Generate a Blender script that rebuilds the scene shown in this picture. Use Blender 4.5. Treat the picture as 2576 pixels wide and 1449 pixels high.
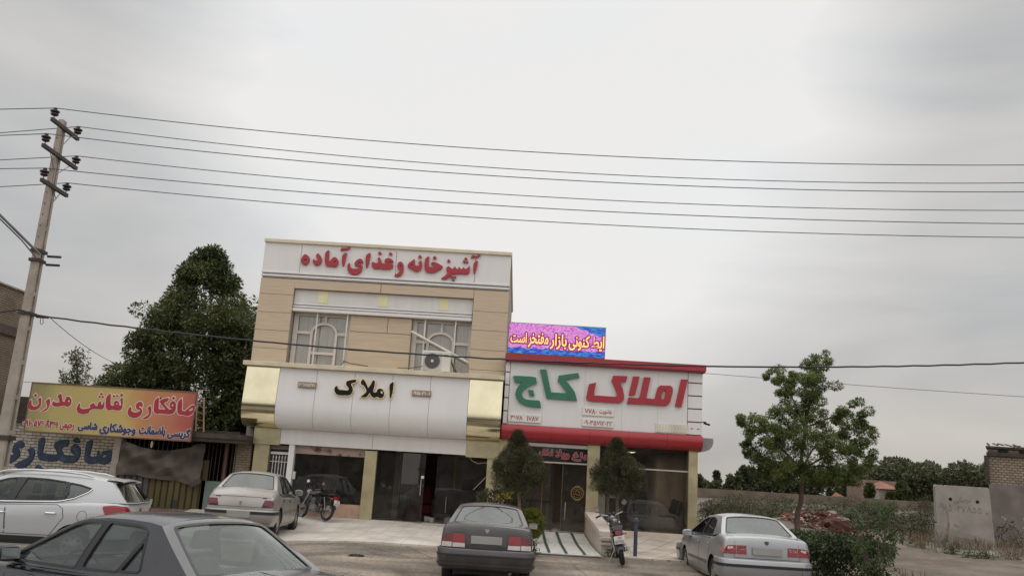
import bpy, bmesh, math, random
import numpy as np
from mathutils import Vector, Matrix
from mathutils.bvhtree import BVHTree
from mathutils.geometry import tessellate_polygon
R = math.radians
random.seed(7)
for o in list(bpy.data.objects): bpy.data.objects.remove(o)
SC = bpy.context.scene
COL = SC.collection

# ---------------------------------------------------------------- camera
FPX, W_, H_ = 2200.0, 2576.0, 1449.0
ROLL, PITCH, YAW, CZ = R(3.55), R(12.45), R(1.0), 1.93
FW = Vector((-math.sin(YAW)*math.cos(PITCH), math.cos(YAW)*math.cos(PITCH), math.sin(PITCH)))
R0 = Vector((math.cos(YAW), math.sin(YAW), 0)); U0 = R0.cross(FW)
CR = R0*math.cos(ROLL) + U0*math.sin(ROLL); CU = -R0*math.sin(ROLL) + U0*math.cos(ROLL)
CC = Vector((0, 0, CZ))
cam = bpy.data.cameras.new('camera'); camo = bpy.data.objects.new('camera', cam); COL.objects.link(camo)
m = Matrix((CR, CU, -FW)).transposed().to_4x4(); m.translation = CC; camo.matrix_world = m
cam.sensor_width = 36; cam.lens = FPX/W_*36; cam.clip_start = .1; cam.clip_end = 3000
SC.camera = camo
def ray(x, y): return FW*FPX + CR*(x-W_/2) - CU*(y-H_/2)
def P(x, y, Y):
    d = ray(x, y); return CC + d*(Y/d.y)
# ---------------------------------------------------------------- world and sun
SUN_EL, SUN_AZ = R(62), R(10)       # behind thin cloud, ahead of the camera and high
w = bpy.data.worlds.new('World'); SC.world = w; w.use_nodes = True
nt = w.node_tree; N = nt.nodes; L = nt.links; N.clear()
def nn(t, **k):
    n = N.new(t)
    for a, b in k.items(): setattr(n, a, b)
    return n
out = nn('ShaderNodeOutputWorld'); bg = nn('ShaderNodeBackground'); L.new(bg.outputs[0], out.inputs[0])
tc = nn('ShaderNodeTexCoord'); sep = nn('ShaderNodeSeparateXYZ'); L.new(tc.outputs['Generated'], sep.inputs[0])
def mth(op, a, b=None, clamp=False):
    n = nn('ShaderNodeMath', operation=op); n.use_clamp = clamp
    for i, v in enumerate((a, b)):
        if v is None: continue
        if isinstance(v, (int, float)): n.inputs[i].default_value = v
        else: L.new(v, n.inputs[i])
    return n.outputs[0]
def mrange(v, a, b, c, d, it='SMOOTHSTEP'):
    n = nn('ShaderNodeMapRange', interpolation_type=it); L.new(v, n.inputs[0])
    for i, x in enumerate((a, b, c, d)): n.inputs[i+1].default_value = x
    return n.outputs[0]
lum = mrange(sep.outputs[2], -.02, .34, .515, .56)
lum2 = mrange(sep.outputs[2], .58, 1.0, 0, 1.15)
mp = nn('ShaderNodeMapping'); L.new(tc.outputs['Generated'], mp.inputs[0]); mp.inputs['Scale'].default_value = (1.0, 1.0, 3.4)
mp.inputs['Rotation'].default_value = (0, R(-6), 0)
nz = nn('ShaderNodeTexNoise'); L.new(mp.outputs[0], nz.inputs[0]); nz.inputs['Scale'].default_value = 2.1; nz.inputs['Detail'].default_value = 4.5; nz.inputs['Roughness'].default_value = .5
nz.inputs['Distortion'].default_value = .35
cl = mrange(nz.outputs[0], .30, .72, -.10, .12, 'LINEAR')
B = ray(1330, 200).normalized()
dot = nn('ShaderNodeVectorMath', operation='DOT_PRODUCT'); L.new(tc.outputs['Generated'], dot.inputs[0]); dot.inputs[1].default_value = B
spot = mrange(dot.outputs['Value'], .89, .99, 0, .38)
back = mrange(sep.outputs[1], .2, -.7, 0, .60)         # unseen sky behind the camera, brightened to light the shop fronts
tot = mth('ADD', mth('MINIMUM', mth('ADD', mth('ADD', lum, cl), spot), .86), mth('ADD', lum2, back))
ramp = nn('ShaderNodeValToRGB'); L.new(mrange(nz.outputs['Fac'], .35, .65, 0, 1, 'LINEAR'), ramp.inputs[0])
ramp.color_ramp.elements[0].color = (.98, .99, 1.0, 1); ramp.color_ramp.elements[1].color = (1.03, 1.0, .965, 1)
warm = nn('ShaderNodeMixRGB', blend_type='MULTIPLY'); L.new(mrange(sep.outputs[2], .0, .22, 1, 0), warm.inputs[0]); L.new(ramp.outputs[0], warm.inputs[1]); warm.inputs[2].default_value = (1.0, .955, .90, 1)
vm = nn('ShaderNodeVectorMath', operation='SCALE'); L.new(warm.outputs[0], vm.inputs[0]); L.new(tot, vm.inputs['Scale'])
sky = nn('ShaderNodeTexSky', sky_type='NISHITA'); sky.sun_disc = False; sky.sun_elevation = SUN_EL; sky.sun_rotation = SUN_AZ
skv = nn('ShaderNodeVectorMath', operation='SCALE'); L.new(sky.outputs[0], skv.inputs[0]); skv.inputs['Scale'].default_value = .08
mx = nn('ShaderNodeMixRGB'); mx.inputs[0].default_value = .96; L.new(skv.outputs[0], mx.inputs[1]); L.new(vm.outputs[0], mx.inputs[2])
L.new(mx.outputs[0], bg.inputs[0]); bg.inputs[1].default_value = 1.0
sl = bpy.data.lights.new('sun', 'SUN'); sl.energy = .8; sl.angle = R(75); sl.color = (1, .96, .9)
so = bpy.data.objects.new('sun', sl); COL.objects.link(so)
sd = Vector((math.sin(SUN_AZ)*math.cos(SUN_EL), math.cos(SUN_AZ)*math.cos(SUN_EL), math.sin(SUN_EL)))
so.rotation_euler = sd.to_track_quat('Z', 'Y').to_euler(); so.location = sd*60
SC.view_settings.view_transform = 'Standard'; SC.view_settings.look = 'None'; SC.view_settings.exposure = 0; SC.view_settings.gamma = 1
SC.render.engine = 'CYCLES'
SC.cycles.max_bounces = 8; SC.cycles.transparent_max_bounces = 16; SC.cycles.use_denoising = True

# ---------------------------------------------------------------- materials
MATS = {}
def nodes(name):
    mt = bpy.data.materials.new(name); mt.use_nodes = True
    return mt, mt.node_tree.nodes, mt.node_tree.links, mt.node_tree.nodes['Principled BSDF']
def M(name, col=(.5,.5,.5), rough=.6, metal=0, var=.12, sc=3, bump=0, bsc=60, coat=0, col2=None, lo=.35, hi=.65, spec=.5, stretch=(1,1,1), det=6):
    if name in MATS: return MATS[name]
    mt, n, l, b = nodes(name)
    t = n.new('ShaderNodeTexCoord'); mp = n.new('ShaderNodeMapping'); l.new(t.outputs['Object'], mp.inputs[0]); mp.inputs['Scale'].default_value = stretch
    z = n.new('ShaderNodeTexNoise'); l.new(mp.outputs[0], z.inputs[0]); z.inputs['Scale'].default_value = sc; z.inputs['Detail'].default_value = det
    r = n.new('ShaderNodeValToRGB'); l.new(z.outputs[0], r.inputs[0])
    a = tuple(c*(1-var) for c in col); c2 = col2 or tuple(min(1, c*(1+var)) for c in col)
    if col2: a = col
    r.color_ramp.elements[0].position = lo; r.color_ramp.elements[1].position = hi
    r.color_ramp.elements[0].color = (*a, 1); r.color_ramp.elements[1].color = (*c2, 1)
    l.new(r.outputs[0], b.inputs['Base Color'])
    b.inputs['Roughness'].default_value = rough; b.inputs['Metallic'].default_value = metal
    b.inputs['Coat Weight'].default_value = coat; b.inputs['Specular IOR Level'].default_value = spec
    if bump:
        z2 = n.new('ShaderNodeTexNoise'); l.new(mp.outputs[0], z2.inputs[0]); z2.inputs['Scale'].default_value = bsc; z2.inputs['Detail'].default_value = 4
        bp = n.new('ShaderNodeBump'); bp.inputs['Strength'].default_value = bump; bp.inputs['Distance'].default_value = .02; l.new(z2.outputs[0], bp.inputs['Height']); l.new(bp.outputs[0], b.inputs['Normal'])
    MATS[name] = mt; return mt
def brick(name, c1, c2, mort, bw=.22, bh=.075, ms=.012, rough=.85, dirt=.35, bump=.6):
    mt, n, l, b = nodes(name)
    t = n.new('ShaderNodeTexCoord'); s = n.new('ShaderNodeSeparateXYZ'); l.new(t.outputs['Object'], s.inputs[0])
    ad = n.new('ShaderNodeMath'); l.new(s.outputs[0], ad.inputs[0]); l.new(s.outputs[1], ad.inputs[1])
    cb = n.new('ShaderNodeCombineXYZ'); l.new(ad.outputs[0], cb.inputs[0]); l.new(s.outputs[2], cb.inputs[1])
    wob = n.new('ShaderNodeTexNoise'); wob.inputs['Scale'].default_value = 7; l.new(t.outputs['Object'], wob.inputs[0])
    ws = n.new('ShaderNodeVectorMath'); ws.operation = 'SCALE'; ws.inputs['Scale'].default_value = .028; l.new(wob.outputs['Color'], ws.inputs[0])
    wa = n.new('ShaderNodeVectorMath'); l.new(cb.outputs[0], wa.inputs[0]); l.new(ws.outputs[0], wa.inputs[1])
    k = n.new('ShaderNodeTexBrick'); l.new(wa.outputs[0], k.inputs[0])
    k.inputs['Scale'].default_value = 1; k.inputs['Brick Width'].default_value = bw; k.inputs['Row Height'].default_value = bh; k.inputs['Mortar Size'].default_value = ms
    k.inputs['Color1'].default_value = (*c1, 1); k.inputs['Color2'].default_value = (*c2, 1); k.inputs['Mortar'].default_value = (*mort, 1); k.inputs['Bias'].default_value = -.2
    z = n.new('ShaderNodeTexNoise'); z.inputs['Scale'].default_value = 1.7; z.inputs['Detail'].default_value = 8; l.new(t.outputs['Object'], z.inputs[0])
    r = n.new('ShaderNodeValToRGB'); l.new(z.outputs[0], r.inputs[0]); r.color_ramp.elements[0].position = .35; r.color_ramp.elements[1].position = .62
    r.color_ramp.elements[0].color = (1-dirt, 1-dirt, 1-dirt*1.1, 1); r.color_ramp.elements[1].color = (1, 1, 1, 1)
    mm = n.new('ShaderNodeMixRGB'); mm.blend_type = 'MULTIPLY'; mm.inputs[0].default_value = 1; l.new(k.outputs['Color'], mm.inputs[1]); l.new(r.outputs[0], mm.inputs[2])
    l.new(mm.outputs[0], b.inputs['Base Color']); b.inputs['Roughness'].default_value = rough
    bp = n.new('ShaderNodeBump'); bp.inputs['Strength'].default_value = bump; bp.inputs['Distance'].default_value = .02; bp.invert = True; l.new(k.outputs['Fac'], bp.inputs['Height']); l.new(bp.outputs[0], b.inputs['Normal'])
    MATS[name] = mt; return mt
def glass(name, tint, refl=.12, rough=.02, haze=0, hcol=(.5,.52,.5)):
    mt, n, l, b = nodes(name); n.remove(b)
    o = n['Material Output']; tr = n.new('ShaderNodeBsdfTransparent'); tr.inputs[0].default_value = (*tint, 1)
    g = n.new('ShaderNodeBsdfGlossy'); g.inputs[0].default_value = (.9, .93, .93, 1); g.inputs['Roughness'].default_value = rough
    lw = n.new('ShaderNodeLayerWeight'); lw.inputs[0].default_value = .5
    pw = n.new('ShaderNodeMath'); pw.operation = 'POWER'; pw.inputs[1].default_value = 4.5; l.new(lw.outputs['Facing'], pw.inputs[0])
    ad = n.new('ShaderNodeMath'); ad.operation = 'MULTIPLY_ADD'; ad.inputs[1].default_value = .9; ad.inputs[2].default_value = refl; l.new(pw.outputs[0], ad.inputs[0])
    cl = n.new('ShaderNodeMath'); cl.operation = 'MINIMUM'; cl.inputs[1].default_value = .6; l.new(ad.outputs[0], cl.inputs[0])
    first = tr
    if haze:
        d = n.new('ShaderNodeBsdfDiffuse'); d.inputs[0].default_value = (*hcol, 1)
        hz = n.new('ShaderNodeTexNoise'); hz.inputs['Scale'].default_value = 3; tcn = n.new('ShaderNodeTexCoord'); l.new(tcn.outputs['Object'], hz.inputs[0])
        mu = n.new('ShaderNodeMath'); mu.operation = 'MULTIPLY'; mu.inputs[1].default_value = haze*2; l.new(hz.outputs[0], mu.inputs[0])
        mh = n.new('ShaderNodeMixShader'); l.new(mu.outputs[0], mh.inputs[0]); l.new(tr.outputs[0], mh.inputs[1]); l.new(d.outputs[0], mh.inputs[2]); first = mh
    mxs = n.new('ShaderNodeMixShader'); l.new(cl.outputs[0], mxs.inputs[0]); l.new(first.outputs[0], mxs.inputs[1]); l.new(g.outputs[0], mxs.inputs[2])
    l.new(mxs.outputs[0], o.inputs[0]); MATS[name] = mt; return mt
def leafmat(name, cols, trans=.3, nsc=.9):
    mt, n, l, b = nodes(name)
    g = n.new('ShaderNodeNewGeometry'); t = n.new('ShaderNodeTexCoord'); z = n.new('ShaderNodeTexNoise'); z.inputs['Scale'].default_value = nsc; l.new(t.outputs['Object'], z.inputs[0])
    a = n.new('ShaderNodeMath'); a.operation = 'MULTIPLY_ADD'; l.new(g.outputs['Random Per Island'], a.inputs[0]); a.inputs[1].default_value = .6; 
    s = n.new('ShaderNodeMath'); s.operation = 'MULTIPLY_ADD'; l.new(z.outputs[0], s.inputs[0]); s.inputs[1].default_value = 1.4; s.inputs[2].default_value = -.5; l.new(s.outputs[0], a.inputs[2])
    r = n.new('ShaderNodeValToRGB'); l.new(a.outputs[0], r.inputs[0])
    r.color_ramp.elements[0].color = (*cols[0], 1); r.color_ramp.elements[1].color = (*cols[-1], 1)
    for i, c in enumerate(cols[1:-1]):
        e = r.color_ramp.elements.new((i+1)/(len(cols)-1)); e.color = (*c, 1)
    l.new(r.outputs[0], b.inputs['Base Color']); b.inputs['Roughness'].default_value = .55; b.inputs['Specular IOR Level'].default_value = .35
    tl = n.new('ShaderNodeBsdfTranslucent'); l.new(r.outputs[0], tl.inputs[0])
    mxs = n.new('ShaderNodeMixShader'); mxs.inputs[0].default_value = trans; l.new(b.outputs[0], mxs.inputs[1]); l.new(tl.outputs[0], mxs.inputs[2])
    l.new(mxs.outputs[0], n['Material Output'].inputs[0]); MATS[name] = mt; return mt
def emit(name, col, s=1):
    mt, n, l, b = nodes(name); b.inputs['Base Color'].default_value = (*col, 1); b.inputs['Emission Color'].default_value = (*col, 1); b.inputs['Emission Strength'].default_value = s
    MATS[name] = mt; return mt

# ---------------------------------------------------------------- object helpers
def tag(o, label=None, cat=None, group=None, kind=None):
    if label: o['label'] = label
    if cat: o['category'] = cat
    if group: o['group'] = group
    if kind: o['kind'] = kind
    return o
def thing(name, label, cat, loc=(0,0,0), rot=(0,0,0), group=None):
    o = bpy.data.objects.new(name, None); COL.objects.link(o); o.location = loc; o.rotation_euler = rot; o.empty_display_size = .2
    return tag(o, label, cat, group)
def copy_tree(o, parent=None):
    c = o.copy(); COL.objects.link(c); c.parent = parent
    for ch in [x for x in bpy.data.objects if x.parent == o]: copy_tree(ch, c)
    return c
def chaikin(p, r=.2):
    q = []
    for i in range(len(p)):
        a, b = p[i], p[(i+1) % len(p)]
        q += [(a[0]+(b[0]-a[0])*r, a[1]+(b[1]-a[1])*r), (a[0]+(b[0]-a[0])*(1-r), a[1]+(b[1]-a[1])*(1-r))]
    return q
def fillet(p, r, sx=1, sy=1, n=4):
    """polygon with rounded corners; r in metres when u, v are scaled by sx, sy"""
    q = []; k = len(p); V_ = [Vector((a*sx, b*sy)) for a, b in p]
    for i in range(k):
        a, b, c = V_[i-1], V_[i], V_[(i+1) % k]; d1, d2 = a-b, c-b; rr = min(r, d1.length*.45, d2.length*.45); s, e = b+d1.normalized()*rr, b+d2.normalized()*rr
        for j in range(n+1): t = j/n; w = s*(1-t)**2+b*2*t*(1-t)+e*t*t; q.append((w.x/sx, w.y/sy))
    return q
def area2(p): return sum(p[i][0]*p[(i+1) % len(p)][1]-p[(i+1) % len(p)][0]*p[i][1] for i in range(len(p)))/2
def expand(p, d):
    n = len(p); s = 1 if area2(p) > 0 else -1; q = []
    for i in range(n):
        a, b, c = Vector(p[i-1]), Vector(p[i]), Vector(p[(i+1) % n])
        e1, e2 = (b-a), (c-b)
        if e1.length < 1e-6 or e2.length < 1e-6: q.append(tuple(b)); continue
        e1.normalize(); e2.normalize()
        n1, n2 = Vector((e1.y, -e1.x))*s, Vector((e2.y, -e2.x))*s
        h = n1+n2
        if h.length < .3: h = n1
        h.normalize(); k = d/max(.5, h.dot(n1)); q.append(tuple(b+h*k))
    return q
def dia(c, r): return [(c[0]-r, c[1]), (c[0], c[1]-r), (c[0]+r, c[1]), (c[0], c[1]+r)]
def flat2d(outer, holes=(), step=None):
    """triangulated 2-D polygon with holes, cut on a grid so that it can be bent"""
    loops = [[Vector((x, y, 0)) for x, y in lp] for lp in (outer, *holes)]
    pts = [p for lp in loops for p in lp]
    bm = bmesh.new(); vs = [bm.verts.new(p) for p in pts]
    for t in tessellate_polygon(loops):
        try: bm.faces.new([vs[i] for i in t])
        except ValueError: pass
    if step:
        sx, sy = step if isinstance(step, tuple) else (step, step)
        for ax, st in ((0, sx), (1, sy)):
            lo = min(p[ax] for p in pts); hi = max(p[ax] for p in pts); k = math.ceil((lo+1e-4)/st)
            while k*st < hi-1e-4:
                co = Vector((k*st, 0, 0)) if ax == 0 else Vector((0, k*st, 0)); no = Vector((1, 0, 0)) if ax == 0 else Vector((0, 1, 0))
                bmesh.ops.bisect_plane(bm, geom=bm.verts[:]+bm.edges[:]+bm.faces[:], plane_co=co, plane_no=no, dist=1e-6); k += 1
    bm.verts.index_update()
    V = [(v.co.x, v.co.y) for v in bm.verts]; Fs = [[v.index for v in f.verts] for f in bm.faces]
    E = [(e.verts[0].index, e.verts[1].index) for e in bm.edges if len(e.link_faces) == 1]
    bm.free(); return V, Fs, E
class MB:
    def __init__(s): s.v = []; s.f = []; s.cuts = []
    def add(s, vs, fs):
        o = len(s.v); s.cuts.append((o, len(s.f))); s.v += [tuple(v) for v in vs]; s.f += [[i+o for i in f] for f in fs]; return s
    def each(s, name, mat, parent=None, **k):
        """one object per added piece"""
        ends = s.cuts[1:]+[(len(s.v), len(s.f))]; r_ = []
        for (v0, f0), (v1, f1) in zip(s.cuts, ends):
            q = MB(); q.v = s.v[v0:v1]; q.f = [[i-v0 for i in f] for f in s.f[f0:f1]]; r_.append(q.build(name, mat, parent, **k))
        return r_
    def box(s, x0, x1, y0, y1, z0, z1): return s.fr((x0, x1, y0, y1, z0), (x0, x1, y0, y1, z1))
    def fr(s, a, b):
        vs = [(a[0],a[2],a[4]),(a[1],a[2],a[4]),(a[1],a[3],a[4]),(a[0],a[3],a[4]),(b[0],b[2],b[4]),(b[1],b[2],b[4]),(b[1],b[3],b[4]),(b[0],b[3],b[4])]
        return s.add(vs, [(0,3,2,1),(4,5,6,7),(0,1,5,4),(1,2,6,5),(2,3,7,6),(3,0,4,7)])
    def bar(s, p, q, w, h=None):
        p, q = Vector(p), Vector(q); h = h or w; d = (q-p).normalized(); u = Vector((0, 0, 1)) if abs(d.z) < .9 else Vector((0, 1, 0))
        a = d.cross(u).normalized()*w/2; b = a.cross(d).normalized()*h/2
        vs = [p-a-b, p+a-b, p+a+b, p-a+b, q-a-b, q+a-b, q+a+b, q-a+b]
        return s.add(vs, [(0,3,2,1),(4,5,6,7),(0,1,5,4),(1,2,6,5),(2,3,7,6),(3,0,4,7)])
    def tube(s, pts, r, n=8, closed=False, caps=True):
        pts = [Vector(p) for p in pts]; k = len(pts); rs = r if isinstance(r, (list, tuple)) else [r]*k; vs = []; prev = None
        for i in range(k):
            a = pts[i-1] if i or closed else pts[0]; b = pts[(i+1) % k] if i < k-1 or closed else pts[-1]
            d = (b-a).normalized()
            if prev is None:
                u = Vector((0, 0, 1)) if abs(d.z) < .9 else Vector((1, 0, 0)); x = d.cross(u).normalized()
            else:
                x = (prev - d*prev.dot(d)).normalized()
            prev = x; y = d.cross(x)
            for j in range(n):
                t = 2*math.pi*j/n; vs.append(pts[i]+(x*math.cos(t)+y*math.sin(t))*rs[i])
        fs = []
        for i in range(k if closed else k-1):
            for j in range(n):
                i2 = (i+1) % k; fs.append((i*n+j, i*n+(j+1) % n, i2*n+(j+1) % n, i2*n+j))
        if not closed and caps: fs += [tuple(range(n))[::-1], tuple((k-1)*n+j for j in range(n))]
        return s.add(vs, fs)
    def lathe(s, prof, c, axis='Z', n=20):
        c = Vector(c); vs = []; fs = []; k = len(prof)
        for j in range(n):
            t = 2*math.pi*j/n
            for r_, h in prof:
                a, b = r_*math.cos(t), r_*math.sin(t)
                vs.append(c + (Vector((a, b, h)) if axis == 'Z' else Vector((a, h, b)) if axis == 'Y' else Vector((h, a, b))))
        for j in range(n):
            for i in range(k-1): fs.append((j*k+i, ((j+1) % n)*k+i, ((j+1) % n)*k+i+1, j*k+i+1))
        return s.add(vs, fs)
    def sph(s, c, r, n=10, m=7):
        rr = r if isinstance(r, (list, tuple)) else (r, r, r); c = Vector(c)
        vs = [c+Vector((0, 0, rr[2]))]
        for i in range(1, m):
            p = math.pi*i/m
            for j in range(n):
                t = 2*math.pi*j/n; vs.append(c+Vector((rr[0]*math.sin(p)*math.cos(t), rr[1]*math.sin(p)*math.sin(t), rr[2]*math.cos(p))))
        vs.append(c-Vector((0, 0, rr[2]))); fs = [(0, 1+j, 1+(j+1) % n) for j in range(n)]
        for i in range(m-2):
            for j in range(n): fs.append((1+i*n+j, 1+(i+1)*n+j, 1+(i+1)*n+(j+1) % n, 1+i*n+(j+1) % n))
        e = len(vs)-1; fs += [(e, 1+(m-2)*n+(j+1) % n, 1+(m-2)*n+j) for j in range(n)]
        return s.add(vs, fs)
    def grid(s, rows):
        k = len(rows[0]); vs = [p for r_ in rows for p in r_]
        return s.add(vs, [(i*k+j, i*k+j+1, (i+1)*k+j+1, (i+1)*k+j) for i in range(len(rows)-1) for j in range(k-1)])
    def panel(s, outer, mapf, th, holes=(), step=None):
        """2-D polygon (with holes) bent by mapf(u, v, depth) and given thickness th"""
        V, Fs, E = flat2d(outer, holes, step); k = len(V)
        vs = [mapf(u, v, 0) for u, v in V]+[mapf(u, v, th) for u, v in V]
        fs = [f for f in Fs]+[[i+k for i in f[::-1]] for f in Fs]+[(a, b, b+k, a+k) for a, b in E]
        return s.add(vs, fs)
    def sweep(s, path, prof, closed_prof=True):
        """profile (out, z) swept along a plan path of (x, y)"""
        k = len(path); vs = []
        for i in range(k):
            a = Vector(path[max(0, i-1)]).to_2d(); b = Vector(path[i]).to_2d(); c = Vector(path[min(k-1, i+1)]).to_2d()
            d1 = (b-a) if i else (c-b); d2 = (c-b) if i < k-1 else (b-a); d1.normalize(); d2.normalize()
            nrm = Vector((d1.y, -d1.x))+Vector((d2.y, -d2.x)); nrm.normalize(); q = 1/max(.5, nrm.dot(Vector((d1.y, -d1.x))))
            for o_, z in prof: vs.append((b.x+nrm.x*o_*q, b.y+nrm.y*o_*q, z))
        n = len(prof); fs = []
        for i in range(k-1):
            for j in range(n if closed_prof else n-1): fs.append((i*n+j, i*n+(j+1) % n, (i+1)*n+(j+1) % n, (i+1)*n+j))
        if closed_prof: fs += [tuple(range(n))[::-1], tuple((k-1)*n+j for j in range(n))]
        return s.add(vs, fs)
    def build(s, name, mat, parent=None, smooth=False, local=False, bevel=0, base=None, ang=35):
        off = Vector((0, 0, 0))
        if parent is not None and not local:
            r_ = parent
            while r_.parent: r_ = r_.parent
            off = Vector(r_.location)
        if parent is None and base is not None: off = Vector(base)
        me = bpy.data.meshes.new(name); me.from_pydata([tuple(Vector(v)-off) for v in s.v], [], s.f)
        bm = bmesh.new(); bm.from_mesh(me); bmesh.ops.recalc_face_normals(bm, faces=bm.faces)
        if smooth:
            for f in bm.faces: f.smooth = True
            for e in bm.edges:
                if len(e.link_faces) != 2 or e.calc_face_angle(0) > R(ang): e.smooth = False
        bm.to_mesh(me); bm.free()
        o = bpy.data.objects.new(name, me); COL.objects.link(o)
        if mat: me.materials.append(mat)
        if parent is not None: o.parent = parent
        elif base is not None: o.location = base
        if bevel:
            bv = o.modifiers.new('b', 'BEVEL'); bv.width = bevel; bv.segments = 2; bv.limit_method = 'ANGLE'; bv.angle_limit = R(40)
        return o
def BOX(name, mat, parent, *b, bevel=0, **k): return MB().box(*b).build(name, mat, parent, bevel=bevel, **k)

# ---------------------------------------------------------------- writing (Persian letters joined by hand)
SH = {'ا':(0xFE8D,2),'آ':(0xFE81,2),'ب':(0xFE8F,4),'پ':(0xFB56,4),'ت':(0xFE95,4),'ج':(0xFE9D,4),'ح':(0xFEA1,4),'خ':(0xFEA5,4),'د':(0xFEA9,2),'ذ':(0xFEAB,2),'ر':(0xFEAD,2),'ز':(0xFEAF,2),'س':(0xFEB1,4),'ش':(0xFEB5,4),'ص':(0xFEB9,4),'ض':(0xFEBD,4),'ط':(0xFEC1,4),'ع':(0xFEC9,4),'غ':(0xFECD,4),'ف':(0xFED1,4),'ق':(0xFED5,4),'ک':(0xFB8E,4),'گ':(0xFB92,4),'ل':(0xFEDD,4),'م':(0xFEE1,4),'ن':(0xFEE5,4),'و':(0xFEED,2),'ه':(0xFEE9,4),'ی':(0xFBFC,4),'ﻻ':(0xFEFB,2)}
def shape_text(t):
    t = t.replace('لا', 'ﻻ'); o = []
    for i, c in enumerate(t):
        if c not in SH: o.append(c); continue
        b, n = SH[c]; p = i > 0 and t[i-1] in SH and SH[t[i-1]][1] == 4; q = n == 4 and i+1 < len(t) and t[i+1] in SH
        o.append(chr(b+(3 if p and q else 2 if q else 1 if p else 0)))
    s = ''.join(o)[::-1]; r = ''; num = ''
    for c in s:
        if c in '۰۱۲۳۴۵۶۷۸۹': num = c+num
        else: r += num+c; num = ''
    return r+num
def text_geo(t, bold=.015):
    c = bpy.data.curves.new('t', 'FONT'); c.body = shape_text(t); c.offset = bold; c.resolution_u = 3; c.fill_mode = 'FRONT'
    o = bpy.data.objects.new('t', c); COL.objects.link(o); dg = bpy.context.evaluated_depsgraph_get()
    me = bpy.data.meshes.new_from_object(o.evaluated_get(dg)); bpy.data.objects.remove(o)
    V = [(v.co.x, v.co.y) for v in me.vertices]; F_ = [list(p.vertices) for p in me.polygons]; bpy.data.meshes.remove(me)
    par = list(range(len(V)))
    def fd(i):
        while par[i] != i: par[i] = par[par[i]]; i = par[i]
        return i
    for f in F_:
        for i in f[1:]: par[fd(i)] = fd(f[0])
    ids = {}; isl = [ids.setdefault(fd(i), len(ids)) for i in range(len(V))]
    return V, F_, isl
def text_on(mb, t, x0, x1, z0, z1, Y, th=.01, bold=.015, grow=0, mapf=None):
    """lettering standing th proud of the plane y = Y, filling x0..x1 by z0..z1"""
    V, F_, isl = text_geo(t, bold); ax = min(v[0] for v in V); bx = max(v[0] for v in V); az = min(v[1] for v in V); bz = max(v[1] for v in V)
    x0 -= grow; x1 += grow; z0 -= grow; z1 += grow
    f = mapf or (lambda x, z, d: (x, Y-d, z))
    vs = [f(x0+(v[0]-ax)/(bx-ax)*(x1-x0), z0+(v[1]-az)/(bz-az)*(z1-z0), th+.0007*(isl[i] % 9)) for i, v in enumerate(V)]
    mb.add(vs, F_); return mb
def text_rim(mb, t, x0, x1, z0, z1, Y, th, d, bold=.02):
    for i in range(8):
        a = 2*math.pi*i/8; text_on(mb, t, x0+d*math.cos(a), x1+d*math.cos(a), z0+d*math.sin(a), z1+d*math.sin(a), Y, th-.0001*i, bold)
    return mb
def trace(mb, shapes, src, sc, Y, th0, th1, grow=0, smooth=True):
    """letter outlines (photo pixels) standing on the upright plane y = Y between th0 and th1 in front of it"""
    for i, (o, hs) in enumerate(shapes):
        if grow: o = expand(o, grow)
        if smooth and len(o) > 5: o = chaikin(o)
        hs = [chaikin(expand(h, -grow) if grow else h) for h in hs]
        def mp_(u, v, d):
            q = P((src[0]+u*sc)/1.1646, (src[1]+v*sc)/1.1646, Y); return (q.x, Y-d, q.z)
        V, Fs, E = flat2d(o, hs); k = len(V); e = .0006*(i % 7)
        mb.add([mp_(u, v, th1+e) for u, v in V]+[mp_(u, v, th0) for u, v in V], Fs+[(a, b, b+k, a+k) for a, b in E])
    return mb

def stroke(mb, pts, w, Y):
    """a flat painted stroke on the upright plane y = Y"""
    for (xa, za), (xb, zb) in zip(pts, pts[1:]):
        d = Vector((xb-xa, zb-za)); n_ = Vector((-d.y, d.x)).normalized()*w/2
        mb.add([(xa-n_.x, Y, za-n_.y), (xa+n_.x, Y, za+n_.y), (xb+n_.x*.7, Y, zb+n_.y*.7), (xb-n_.x*.7, Y, zb-n_.y*.7)], [(0, 1, 2, 3)])
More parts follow.
